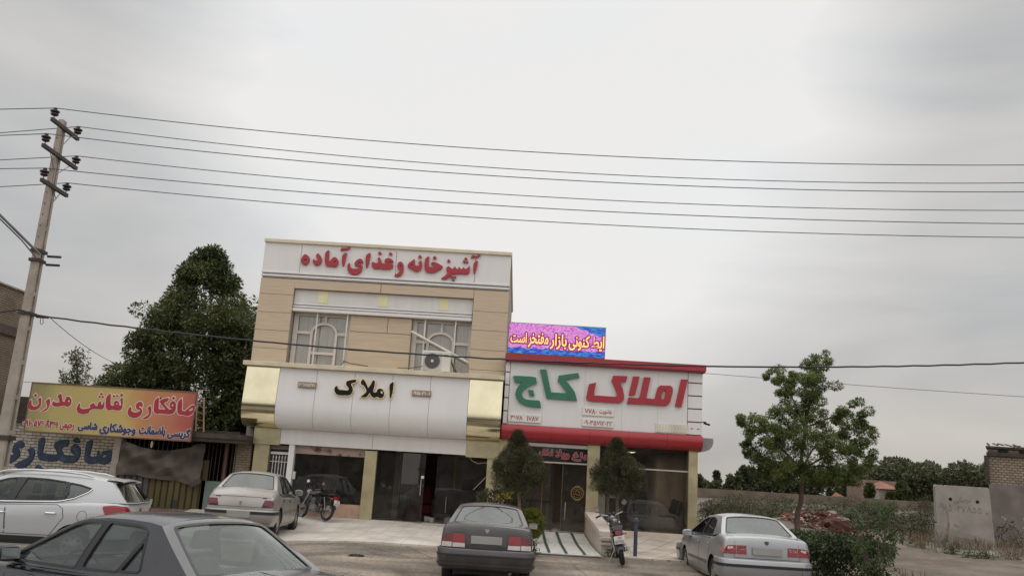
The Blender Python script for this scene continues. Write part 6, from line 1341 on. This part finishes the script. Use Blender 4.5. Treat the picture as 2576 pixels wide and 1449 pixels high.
    for s in (.36, -.36):
        q = MB().fr((xf-.10, xf+.05, s-.24, s+.24, fl-.12), (xf-.24, xf-.12, s-.19, s+.19, fl+.40)); so_ = q.build('front_seat', seatm, root, local=True, bevel=.04)
        MB().fr((xf-.25, xf-.15, s-.13, s+.13, fl+.44), (xf-.26, xf-.17, s-.11, s+.11, fl+.62)).build('headrest', seatm, so_, local=True, bevel=.03)
    q = MB().fr((xf-1.05, xf-.88, -.62, .62, fl-.1), (xf-1.15, xf-1.02, -.56, .56, fl+.36)).build('rear_seat', seatm, root, local=True, bevel=.04)
    for s in (.36, -.36): MB().fr((xf-1.17, xf-1.06, s-.13, s+.13, fl+.36), (xf-1.18, xf-1.08, s-.11, s+.11, fl+.47)).build('headrest', seatm, q, local=True, bevel=.03)
    MB().fr((xf+.75, xf+1.25, -.66, .66, fl-.05), (xf+.82, xf+1.25, -.62, .62, fl+.22)).build('dashboard', cabin, root, local=True, bevel=.04)
    cx_ = xf+.62; MB().tube([(cx_+.08*math.sin(a), .36+.185*math.cos(a), fl+.20+.165*math.sin(a)) for a in np.linspace(0, 2*math.pi, 21)[:-1]], .016, 6, closed=True).bar((cx_, .36-.18, fl+.2), (cx_, .36+.18, fl+.2), .03, .05).tube([(cx_, .36, fl+.2), (cx_+.25, .36, fl+.1)], .03, 6).build('steering_wheel', cabin, root, local=True, smooth=True)
    MB().box(-1.75 if sp.get('shelf', True) else -1.2, -1.3, -.62, .62, sp['shelfz']-.03, sp['shelfz']).build('parcel_shelf', cabin, root, local=True)
    MB().box(sp.get('ext_x', -2.0)+.1, -.6, -.5, .5, .17, .26).build('underbody', trimb, root, local=True)
    MB().tube([(-2.16, -.45, .24), (-1.8, -.45, .26)], .03, 8).build('exhaust_pipe', steel_d, root, local=True, smooth=True)
    root.location = loc; root.rotation_euler = (0, R(sp.get('pitch', 0)), R(yaw))
    return root
def mir(x): return x
# --- geometry shared by the saloons (0 = cabin section, 1 = closed deck)
def saloon_st(edge, deck, belt_r, hood=.90, hw=.845):
    return [(-2.19, .75*hw/.845, .34, .60, 1), (-2.175, .785, .30, .74, 1), (-2.155, .805, .28, edge-.12, 1), (-2.135, .815, .27, edge-.05, 1), (-2.11, .822, .26, edge-.012, 1), (-2.06, .828, .25, edge+.004, 1), (-1.95, .834, .25, edge+(deck-edge)*.35, 1), (-1.78, .838, .24, deck-.012, 1), (-1.66, .842, .22, deck, 1), (-1.655, .842, .22, deck, 0), (-1.3, hw, .21, belt_r, 0), (-.8, hw+.003, .20, belt_r-.015, 0), (-.2, hw+.003, .20, belt_r-.03, 0), (.4, hw, .20, belt_r-.045, 0), (.95, hw-.006, .20, belt_r-.06, 0), (.955, hw-.006, .20, belt_r-.06, 1), (1.3, hw-.012, .21, hood, 1), (1.7, hw-.03, .24, hood-.05, 1), (2.0, hw-.06, .28, hood-.13, 1), (2.13, hw-.10, .32, hood-.22, 1), (2.18, hw-.16, .36, hood-.32, 1)]
def bumper(xr, hw, z0, z1, col, strip=True, lip=.012, strip_col=None, sz=None):
    path = [(-1.68, hw-.004), (-1.95, hw+.004), (xr+.13, hw-.025), (xr+.05, hw-.08), (xr+.012, hw-.20), (xr, .35), (xr-.005, 0)]
    out_ = [('bumper', path, [(-.04, z0), (.0, z0), (.022, z0+.04), (.035, z0+(z1-z0)*.55), (.032, z1-.02), (.01, z1), (-.04, z1)], col)]
    if strip: out_.append(('bumper_strip', path, [(.0, sz[0]), (.046, sz[0]+.005), (.046, sz[1]-.005), (.0, sz[1])], strip_col or trimb))
    return out_
gh405 = dict(belt=[(1.02, .86), (.4, .872), (-.3, .888), (-1.0, .91), (-1.3, .945), (-1.64, 1.02)], top=[(.16, 1.285), (.0, 1.322), (-.25, 1.345), (-.55, 1.353), (-.85, 1.348), (-1.02, 1.33)],
  tum=(.90, .80, .34, .28), rc=.065, bow=.08,
  win=[([(.85, .895), (.16, 1.245), (.02, 1.288), (-.23, 1.308), (-.15, .905)], cglass3), ([(-.25, .91), (-.325, 1.310), (-.72, 1.308), (-.86, 1.29), (-.91, 1.24), (-.74, .93)], cglass3), ([(-.785, .935), (-.925, 1.20), (-1.035, .955)], cglass3)],
  black=[[(-.15, .89), (-.25, .892), (-.32, 1.322), (-.235, 1.32)], [(-.735, .92), (-.79, .925), (-.945, 1.21), (-.905, 1.25)]],
  rhole=[(-.87, .07), (.87, .07), (.85, .93), (-.85, .93)])
def doors405(b0):
    return [[(.86, .40), (.90, .56), (.90, b0-.055), (-.20, b0-.02), (-.20, .27), (.80, .27)], [(-.215, .27), (-.215, b0-.02), (-1.10, b0), (-1.14, .80), (-1.02, .60), (-.95, .40), (-.92, .27)]]
pltz = .80
D405 = dict(shelfz=.97, doors=doors405(.875), handle=[(-.08, .76), (-.98, .79)], mirror=(.76, .90, .95), seat_z=.62, plate=(.50, 0, -2.285))
silver = paint('dusty silver beige paint', (.31, .295, .28), .34, .35, .35, (.30, .25, .2))
t405 = dict(D405, paint=silver, st=saloon_st(.885, 1.02, .90, .87), gh=gh405, wglass=cglass3, rglass=cglass2,
  lamps=[('tail_lamp', [(.805, .665), (.52, .655), (.58, .815), (.80, .815)], lred2, 'R'), ('tail_lamp_base', [(.80, .66), (.53, .655), (.545, .70), (.80, .705)], lsmoke, 'R')],
  rear=[('emblem', [(-.035, .70), (-.01, .735), (-.035, .77), (-.01, .775), (0, .755), (.01, .775), (.035, .77), (.01, .735), (.035, .70), (.012, .705), (0, .725), (-.012, .705)], M('dull chrome', (.22, .21, .20), .4, .7), .012), ('badge', [(.50, .850), (.62, .850), (.62, .868), (.50, .868)], trimb, .006), ('badge', [(-.62, .850), (-.52, .850), (-.52, .866), (-.62, .866)], trimb, .006)],
  bump=bumper(-2.24, .845, .34, .60, silver, True, sz=(.505, .575)), rlines=[[(0, .66), (.52, .66)], [(.78, .83), (.78, .87), (0, .872)]], tlines=[[(-2.1, .74), (-1.72, .74)]],
  strip=(0, 0, .50, .56), strip_x=[(-.9, -.25), (-.17, .85)], strip_m=M('dust grey strip', (.17, .155, .14), .7), rimm=alu)
car('silver_saloon', 'dusty silver boxy saloon parked beside the barred white doorway', t405, (-6.40, 22.6, .315), 94.3).scale = (.95, .925, 1.05)
darkg = paint('dusty dark grey paint', (.029, .026, .027), .30, .3, .20, (.17, .15, .135))
ghP = dict(gh405, belt=[(1.02, .86), (.4, .872), (-.3, .888), (-1.0, .92), (-1.3, .96), (-1.64, 1.048)], rhole=[(-.88, .06), (.88, .06), (.86, .93), (-.86, .93)])
tP = dict(D405, paint=darkg, st=saloon_st(1.015, 1.05, .905, .87), gh=ghP, rglass=glass('leaf reflecting dusty glass', (.30, .32, .30), .07, .04, .15, (.28, .29, .265)), wglass=cglass3, plate=(.795, 0, -2.205),
  lamps=[('tail_lamp', [(.805, .745), (.80, .80), (.74, .875), (.625, .89), (.625, .745)], lred2, 'R'), ('tail_lamp_base', [(.805, .655), (.805, .738), (.625, .738), (.625, .655)], lclr, 'R'), ('tail_lamp', [(.61, .735), (.61, .89), (.40, .89), (.39, .735)], lred, 'R'), ('tail_lamp_base', [(.61, .655), (.61, .728), (.39, .728), (.385, .655)], lclr, 'R')],
  rear=[('emblem', [(-.045, .985), (.045, .985), (.032, .945), (0, .905), (-.032, .945)], M('dull chrome'), .010), ('plate_recess', [(-.36, .70), (.36, .70), (.36, .89), (-.36, .89)], darkg, .004)],
  bump=bumper(-2.25, .855, .30, .635, darkg, True, sz=(.505, .545))+[('bumper_lip', [(-1.9, .85), (-2.12, .83), (-2.20, .76), (-2.24, .60), (-2.255, .3), (-2.26, 0)], [(-.02, .345), (.05, .355), (.052, .385), (-.02, .40)], darkg)],
  rlines=[[(0, .645), (.37, .645), (.38, .90), (.63, .905), (.63, 1.0)]], tlines=[[(-2.08, .66), (-1.72, .70)]], mm=M('black plastic trim'), rimm=alu)
car('dark_saloon', 'dusty dark grey saloon parked with its back to the road in the middle', tP, (-.47, 18.52, .08), 90.3)
silv2 = paint('clean silver paint', (.31, .32, .335), .30, .4, .14, (.32, .29, .25))
ghS = dict(belt=[(1.10, .93), (.4, .955), (-.3, .985), (-1.0, 1.015), (-1.3, 1.035), (-1.66, 1.08)], top=[(.22, 1.30), (.02, 1.36), (-.3, 1.39), (-.65, 1.39), (-.9, 1.39), (-1.06, 1.375)], tum=(.98, .785, .42, .30), rc=.06, bow=.09,
  win=[([(.86, .985), (.2, 1.265), (.02, 1.318), (-.2, 1.34), (-.16, 1.0)], cglassd), ([(-.24, 1.005), (-.28, 1.342), (-.62, 1.335), (-.86, 1.29), (-.99, 1.20), (-1.05, 1.04)], cglassd)], black=[[(-.16, .985), (-.24, .985), (-.29, 1.355), (-.2, 1.355)]], rhole=[(-.88, .06), (.88, .06), (.86, .94), (-.86, .94)])
tS = dict(D405, shelfz=1.0, paint=silv2, st=saloon_st(1.03, 1.075, .995, .93, .855), gh=ghS, hw=.85, doors=doors405(.965), handle=[(-.08, .83), (-.98, .85)], hmat=silv2, plate=(.815, 0, -2.2), rglass=cglass2,
  lamps=[('tail_lamp', [(.815, .745), (.79, .83), (.74, .895), (.585, .905), (.575, .745)], lred, 'R'), ('tail_lamp_base', [(.745, .83), (.73, .88), (.60, .885), (.60, .83)], lclr, 'R'), ('tail_lamp', [(.565, .745), (.57, .905), (.39, .905), (.385, .745)], lred, 'R'), ('tail_lamp_base', [(.55, .825), (.55, .885), (.41, .885), (.41, .825)], lclr, 'R'), ('tail_lamp', [(-2.10, .75), (-1.94, .765), (-2.0, .86), (-2.08, .90)], lpink, 'S')],
  rear=[('emblem', chaikin([(-.042, 1.0), (.042, 1.0), (.040, .955), (0, .925), (-.040, .955)]), M('dark emblem', (.03, .03, .04), .3), .008), ('plate_recess', [(-.37, .74), (.37, .74), (.37, .91), (-.37, .91)], silv2, .003)],
  bump=bumper(-2.25, .86, .32, .66, silv2, True, sz=(.515, .575)), rlines=[[(0, .68), (.62, .68), (.60, .90), (.60, 1.02)]], tlines=[[(-2.06, .62), (-1.75, .70)]], slines=[[(-1.3, .60), (-1.2, .58)]],
  strip=(0, 0, .46, .52), strip_x=[(-.9, -.25), (-.17, .85)], strip_m=M('dark silver strip', (.12, .12, .125), .5))
car('silver_saloon', 'clean silver rounded saloon parked beside the hedge at right', tS, (4.77, 19.34, .12), 90.8)
fgp = paint('blue grey dusty paint', (.024, .027, .036), .24, .25, .10, (.20, .185, .18))
tF = dict(tP, paint=fgp, gh=dict(gh405, bow=.07, belt=[(1.02, .85), (.4, .86), (-.3, .868), (-1.0, .88), (-1.3, .90), (-1.68, .95)], rhole=[(-.87, .06), (.87, .06), (.85, .93), (-.85, .93)]), rglass=glass('pale reflecting rear glass', (.60, .64, .62), .04, .02, .02, (.30, .33, .32)), shelfz=.90, st=saloon_st(.92, .95, .875, .84), mm=M('black plastic trim'))
car('dark_saloon', 'blue grey saloon in the foreground cut off by the bottom of the photo', tF, (-3.68, 9.05, .03), 149.5)
# --- white crossover
wht = paint('pearl white paint', (.43, .44, .455), .28, .12, .10, (.35, .32, .29))
cglassx = glass('side glass of the crossover', (.60, .62, .61), .03, .01)
ghX = dict(belt=[(1.10, .985), (.5, 1.01), (-.1, 1.04), (-.8, 1.075), (-1.5, 1.11), (-1.9, 1.125), (-2.14, 1.125)], top=[(.26, 1.47), (.05, 1.535), (-.3, 1.565), (-.7, 1.57), (-1.15, 1.555), (-1.45, 1.53), (-1.68, 1.50), (-1.80, 1.478)], tum=(1.04, .845, .34, .36), rc=.06, bow=.10,
  win=[([(.86, 1.055), (.24, 1.395), (.06, 1.455), (-.10, 1.478), (-.02, 1.075)], cglassx), ([(-.16, 1.085), (-.26, 1.485), (-.62, 1.48), (-.98, 1.445), (-1.03, 1.25), (-.95, 1.125), (-.88, 1.115)], cglassx), ([(-1.02, 1.14), (-1.075, 1.25), (-1.04, 1.435), (-1.25, 1.405), (-1.46, 1.35), (-1.44, 1.315), (-1.2, 1.19)], cglassd)],
  black=[[(-.02, 1.06), (-.165, 1.07), (-.265, 1.50), (-.10, 1.492)], [(-.95, 1.11), (-1.02, 1.12), (-1.08, 1.25), (-1.04, 1.45), (-.98, 1.46), (-1.035, 1.25)]],
  chrome=[(.86, 1.035), (.4, 1.045), (-.1, 1.06), (-.5, 1.078), (-.9, 1.098), (-1.0, 1.112), (-1.2, 1.165), (-1.43, 1.29), (-1.475, 1.35)], rhole=[(-.92, .06), (.92, .06), (.90, .92), (-.90, .92)])
stX = [(-2.20, .66, .46, .78, 1), (-2.19, .76, .42, .90, 1), (-2.175, .80, .38, 1.03, 1), (-2.15, .84, .36, 1.095, 1), (-2.12, .855, .35, 1.118, 1), (-2.115, .856, .35, 1.118, 0), (-2.0, .885, .34, 1.122, 0), (-1.8, .90, .32, 1.118, 0), (-1.5, .908, .30, 1.11, 0), (-1.0, .91, .29, 1.085, 0), (-.5, .91, .28, 1.06, 0), (-.1, .91, .28, 1.04, 0), (.5, .905, .28, 1.01, 0), (1.05, .90, .29, .985, 0), (1.055, .90, .29, .985, 1), (1.4, .885, .30, .96, 1), (1.8, .86, .34, .90, 1), (2.05, .80, .40, .80, 1), (2.17, .72, .45, .68, 1)]
pathX = [(-1.62, .912), (-1.95, .90), (-2.08, .86), (-2.16, .76), (-2.20, .55), (-2.215, 0)]
tX = dict(paint=wht, st=stX, gh=ghX, hw=.905, wx=1.32, wr=.33, tw=.22, doors=[[(.92, .50), (.95, .66), (.95, .95), (-.04, 1.005), (-.10, .60), (-.10, .50)], [(-.115, .50), (-.115, .60), (-.055, 1.005), (-.95, 1.045), (-1.06, .98), (-1.10, .82), (-1.0, .66), (-.90, .50)]], handle=[(.03, .865), (-.87, .89)], hstyle='bar',
  slines=[[(.95, .60), (-.95, .60)], [(-1.32+.09*math.cos(a), .83+.10*math.sin(a)) and (-1.42+.085*math.cos(a), .86+.10*math.sin(a)) for a in np.linspace(0, 2*math.pi, 15)]],
  strip=(0, 0, .33, .47), strip_x=[(-.93, .95)], lamps=[('tail_lamp', fillet([(99, 1.06), (105, .87), (121, .845), (138, .87), (134, .98), (126, 1.07), (112, 1.085)], 3, 1, 40), lred, 'A'), ('tail_lamp_base', [(110, .885), (120, .872), (134, .885), (133, .91), (120, .90), (110, .912)], lpink, 'A')],
  rear=[('emblem', chaikin([(-.07, .985), (-.05, 1.02), (.05, 1.02), (.07, .985), (.05, .95), (-.05, .95)]), M('dull chrome'), .012), ('tailgate_trim', [(-.42, .86), (.42, .86), (.42, .90), (-.42, .90)], steel, .012)],
  rlines=[[(.585, .85), (.60, 1.1)]], bump=[('bumper', pathX, [(-.06, .40), (0, .40), (.03, .46), (.04, .60), (.03, .76), (-.06, .80)], wht), ('bumper_skirt', pathX, [(-.06, .30), (.02, .30), (.045, .36), (.05, .48), (0, .50)], trimb)], plate=(.70, 0, -2.265), mirror=(.74, 1.0, 1.10), seat_z=.76, seat_x=-.15, shelfz=1.05, shelf=True, rglass=cglassd, wglass=cglass3, mm=wht)
SUV = car('white_crossover', 'pearl white crossover with roof rails and red tail lamps at the left', tX, (-9.45, 17.3, -.03), 187.0)
for s in (1, -1):
    q = MB().tube([(.30, s*.60, 1.555), (.12, s*.615, 1.60), (-.3, s*.60, 1.635), (-.9, s*.595, 1.63), (-1.25, s*.60, 1.605), (-1.42, s*.605, 1.565)], [.016, .02, .022, .022, .02, .014], 8); q.build('roof_rail', M('satin silver rail', (.55, .56, .57), .3, .5), SUV, local=True, smooth=True)
q = MB().grid([[(-1.66, y*.60, 1.555-.03*y*y), (-1.84, y*.60, 1.552-.03*y*y), (-1.97, y*.58, 1.535-.03*y*y), (-1.97, y*.58, 1.512-.03*y*y), (-1.84, y*.58, 1.488-.03*y*y)] for y in np.linspace(-1, 1, 11)]); q.build('spoiler', wht, SUV, local=True, smooth=True)
MB().tube([(-2.225, .0, 1.13), (-2.20, -.25, 1.17), (-2.18, -.42, 1.19)], .012, 5).build('rear_wiper', trimb, SUV, local=True)
# passenger in the rear seat of the crossover
def person(name, lab, pos, yaw, cloth, hairc):
    V = [(0,0,0),(0,0,.18),(.02,0,.36),(.02,0,.48),(.03,0,.555),(.04,0,.64),(.045,0,.70),(.02,.15,.44),(.02,-.15,.44),(.08,.23,.22),(.08,-.23,.22),(.28,.17,.12),(.28,-.17,.12),(.36,.14,.12),(.36,-.14,.12),(.12,.10,0),(.12,-.10,0),(.45,.12,.02),(.45,-.12,.02),(.50,.12,-.36),(.50,-.12,-.36),(.115,0,.635)]
    E_ = [(0,1),(1,2),(2,3),(3,4),(4,5),(5,6),(2,7),(2,8),(7,9),(8,10),(9,11),(10,12),(11,13),(12,14),(0,15),(0,16),(15,17),(16,18),(17,19),(18,20),(5,21)]
    Rr = [.15,.14,.15,.075,.055,.088,.075,.07,.07,.05,.05,.038,.038,.035,.035,.10,.10,.075,.075,.055,.055,.018]
    me = bpy.data.meshes.new(name); me.from_pydata(V, E_, []); o = bpy.data.objects.new(name, me); COL.objects.link(o); me.materials.append(cloth)
    o.modifiers.new('sk', 'SKIN'); me.skin_vertices[0].data[0].use_root = True
    for sv, r_ in zip(me.skin_vertices[0].data, Rr): sv.radius = (r_, r_)
    o.modifiers.new('ss', 'SUBSURF').levels = 2; o.modifiers['ss'].render_levels = 2
    o.location = pos; o.rotation_euler = (0, 0, R(yaw)); tag(o, lab, 'person')
    MB().sph((.03, 0, .695), (.10, .092, .085), 12, 8).build('hair', hairc, o, local=True, smooth=True)
    sk_ = M('skin', (.36, .21, .15), .6); MB().sph((.075, 0, .655), (.062, .07, .082), 10, 8).sph((.135, 0, .645), (.016, .014, .02), 6, 5).build('face', sk_, o, local=True, smooth=True)
    q = MB()
    for s in (1, -1): q.sph((.124, s*.028, .668), (.012, .012, .009), 6, 5)
    q.build('eye', black, o, local=True)
    return o
sx_ = SUV.matrix_basis @ Vector((-1.0, .36, .62))
person('person', 'person in dark clothes sitting in the rear seat of the white crossover', sx_, 187+25, M('dark clothing', (.02, .018, .02), .9), black)
# ================================================================ motorbikes
chrome = M('dull chrome plate', (.34, .33, .33), .28, .9, var=.2); mblk = M('black enamel', (.012, .012, .014), .25, coat=.5); engm = M('grey engine casting', (.20, .195, .19), .5, .5, var=.2); mirm = M('mirror face', (.92, .93, .95), .05, 1)
bk = thing('motorbike', 'black motorbike with a red tail lamp and white number plate by the bollard', 'motorbike', (0, 0, 0), group='motorbikes parked before the shops')
for x, rr, w_ in ((-.62, .285, .048), (.64, .285, .04)):
    tyre = MB().lathe([(rr-.075, -w_*.7), (rr-.03, -w_), (rr-.008, -w_*.7), (rr, 0), (rr-.008, w_*.7), (rr-.03, w_), (rr-.075, w_*.7)], (x, 0, rr), 'Y', 30).build('wheel', rubber, bk, local=True, smooth=True)
    q = MB().lathe([(rr-.07, -.02), (rr-.085, 0), (rr-.07, .02), (rr-.06, .015), (rr-.06, -.015), (rr-.07, -.02)], (x, 0, rr), 'Y', 30).lathe([(0, -.06), (.05, -.06), (.055, 0), (.05, .06), (0, .06)], (x, 0, rr), 'Y', 14)
    for i in range(16):
        a = 2*math.pi*i/16; q.tube([(x+.05*math.cos(a), .03*(-1)**i, rr+.05*math.sin(a)), (x+(rr-.08)*math.cos(a+.15), 0, rr+(rr-.08)*math.sin(a+.15))], .003, 4)
    q.build('rim', chrome, tyre, local=True, smooth=True)
    q = MB(); a0, a1 = (R(20), R(165)) if x < 0 else (R(35), R(150))
    q.grid([[(x+(rr+.035)*math.cos(a), y, rr+(rr+.035)*math.sin(a)-abs(y)*.25) for y in (-.065, -.03, 0, .03, .065)] for a in np.linspace(a0, a1, 14)]); q.build('fender', chrome if x > 0 else mblk, bk, local=True, smooth=True)
q = MB().tube([(.40, 0, .90), (.15, 0, .86), (-.2, 0, .72), (-.66, 0, .74)], .02, 6).tube([(.40, 0, .88), (.28, 0, .5), (.2, 0, .28), (-.18, 0, .26), (-.25, 0, .55)], .018, 6)
for s in (1, -1): q.tube([(-.18, s*.09, .30), (-.62, s*.09, .285)], .018, 6).tube([(-.2, s*.10, .70), (-.70, s*.10, .74)], .012, 6)
q.build('frame', mblk, bk, local=True, smooth=True)
q = MB()
for s in (1, -1): q.tube([(.64, s*.075, .285), (.46, s*.075, .72), (.40, s*.07, .93)], [.02, .022, .018], 8)
q.build('fork', chrome, bk, local=True, smooth=True)
tk = MB().sph((.14, 0, .83), (.26, .125, .12), 16, 10); tk.v = [(v[0], v[1]*(1-.25*(v[0] < .0)), max(v[2], .765)) for v in tk.v]; tk = tk.build('fuel_tank', M('black and silver tank', (.02, .02, .024), .2, coat=.8), bk, local=True, smooth=True)
for s in (1, -1): MB().panel(chaikin([(-.02, .80), (.28, .79), (.34, .82), (.20, .87), (.02, .86)]), lambda u, v, d: (u, s*(.135-d-.5*max(0, abs(u-.14)-.1)**2-.9*(v-.82)**2*2), v), .03, (), .06).build('tank_badge', chrome, tk, local=True, smooth=True)
MB().fr((-.74, -.05, -.13, .13, .76), (-.72, -.08, -.115, .115, .86)).build('seat', black, bk, local=True, bevel=.03)
q = MB().fr((-.12, .20, -.11, .11, .25), (-.10, .18, -.10, .10, .46)).fr((.0, .16, -.08, .08, .46), (.06, .2, -.075, .075, .68)); 
for i in range(5): q.fr((-.02, .19, -.095, .095, .50+i*.035), (-.02, .2, -.095, .095, .512+i*.035))
q.lathe([(0, -.14), (.09, -.13), (.10, .13), (0, .14)], (.02, 0, .36), 'Y', 14); q.build('engine', engm, bk, local=True)
for s in (1, -1): MB().fr((-.30, -.06, s*.10-.02, s*.10+.02, .50), (-.28, -.04, s*.10-.02, s*.10+.02, .70)).build('side_cover', mblk, bk, local=True, bevel=.02)
MB().tube([(.22, -.08, .50), (.30, -.12, .36), (.18, -.15, .24), (-.2, -.16, .26), (-.72, -.18, .34)], [.02, .02, .025, .04, .04], 8).build('exhaust', chrome, bk, local=True, smooth=True)
q = MB()
for s in (1, -1):
    q.tube([(-.44, s*.125, .70), (-.62, s*.125, .31)], .016, 6)
    for i in range(7): f = .15+i*.1; c = Vector((-.44, s*.125, .70)).lerp(Vector((-.62, s*.125, .31)), f); q.sph(c, (.032, .032, .010), 8, 4)
q.build('shock_absorber', chrome, bk, local=True, smooth=True)
MB().tube([(.30, .36, .98), (.33, .24, 1.02), (.38, .08, .97), (.38, -.08, .97), (.33, -.24, 1.02), (.30, -.36, .98)], .013, 8).build('handlebar', chrome, bk, local=True, smooth=True)
for s in (1, -1): MB().tube([(.29, s*.37, .978), (.315, s*.25, 1.012)], .02, 8).build('grip', black, bk, local=True, smooth=True)
MB().lathe([(0, -.10), (.06, -.08), (.085, -.02), (.09, .05), (0, .06)], (.50, 0, .88), 'X', 16).build('headlamp', chrome, bk, local=True, smooth=True)
MB().lathe([(0, -.04), (.045, -.03), (.045, .03), (0, .04)], (.40, .05, 1.0), 'X', 12).lathe([(0, -.04), (.045, -.03), (.045, .03), (0, .04)], (.40, -.05, 1.0), 'X', 12).each('gauge', mblk, bk, local=True, smooth=True)
for s in (1, -1):
    mz = 1.14 if s > 0 else 1.22; mo_ = MB().tube([(.33, s*.22, 1.02), (.36, s*.27, 1.08), (.34, s*.31, mz-.04)], .007, 6).lathe([(0, .022), (.045, .018), (.062, 0), (.058, -.006)], (.335, s*.32, mz), 'X', 16).build('mirror', mblk, bk, local=True, smooth=True)
    ml_ = MB().lathe([(0, 0), (.058, 0)], (0, 0, 0), 'Z', 16); ml_.v = [(.328-v[0]*.28, s*.32+v[1], mz+v[0]*.95) for v in ml_.v]; ml_.build('mirror_glass', mirm, mo_, local=True)
MB().fr((-.93, -.78, -.062, .062, .665), (-.90, -.78, -.058, .058, .775)).build('tail_lamp', lred, bk, local=True, bevel=.012)
MB().fr((-.92, -.60, -.10, .10, .775), (-.88, -.60, -.095, .095, .86)).build('tail_bracket', mblk, bk, local=True)
plt = MB().bar((-.965, 0, .49), (-.935, 0, .65), .006, .225).build('number_plate', M('white number plate', (.62, .60, .56), .5), bk, local=True)
tmf = lambda x, z, d: (-.9805+(z-.49)*.1875-d, -x, z+.01)
q = MB(); text_on(q, '۷۷۷', -.03, .055, .575, .622, 0, .001, .02, mapf=tmf); text_on(q, '۱۲۲۷۸', -.095, .095, .495, .555, 0, .001, .02, mapf=tmf); q.build('lettering', M('plate ink', (.10, .03, .05), .6), plt, local=True)
for s in (1, -1):
    MB().sph((-.84, s*.16, .67), (.03, .026, .026), 8, 6).tube([(-.80, s*.05, .70), (-.84, s*.15, .67)], .008, 5).build('indicator', M('orange lens', (.55, .11, .02), .2, coat=.6), bk, local=True, smooth=True)
    MB().tube([(.08, s*.10, .27), (.08, s*.22, .27)], .012, 6).build('foot_peg', black, bk, local=True)
MB().tube([(-.60, .12, .80), (-.80, .11, .82), (-.82, 0, .82), (-.80, -.11, .82), (-.60, -.12, .80)], .010, 6).build('grab_rail', chrome, bk, local=True, smooth=True)
MB().tube([(-.02, .10, .26), (-.08, .26, .03)], .011, 6).build('side_stand', chrome, bk, local=True)
b2 = copy_tree(bk)
c = P(1567, 1414, 19.6); yw = R(88)
bk.location = Vector((c.x, 19.6, gz(0, 19.6)+.0))+Vector((math.cos(yw)*.62, math.sin(yw)*.62, .05)); bk.rotation_euler = (R(-12), R(-2.5), yw)
b2['label'] = 'black motorbike half hidden behind the dusty silver car, against the pink plinth'
yw2 = R(142); c = P(820, 1304, 25.1)
b2.location = Vector((c.x, 25.1, gz(0, 25.1)+.03))+Vector((math.cos(yw2)*.58, math.sin(yw2)*.58, .0)); b2.rotation_euler = (R(13), 0, yw2); b2.scale = (.88, .88, .88)
for o in bpy.data.objects:
    if o.type == 'MESH' and o.data.materials and len(o.data.materials) == 0: pass
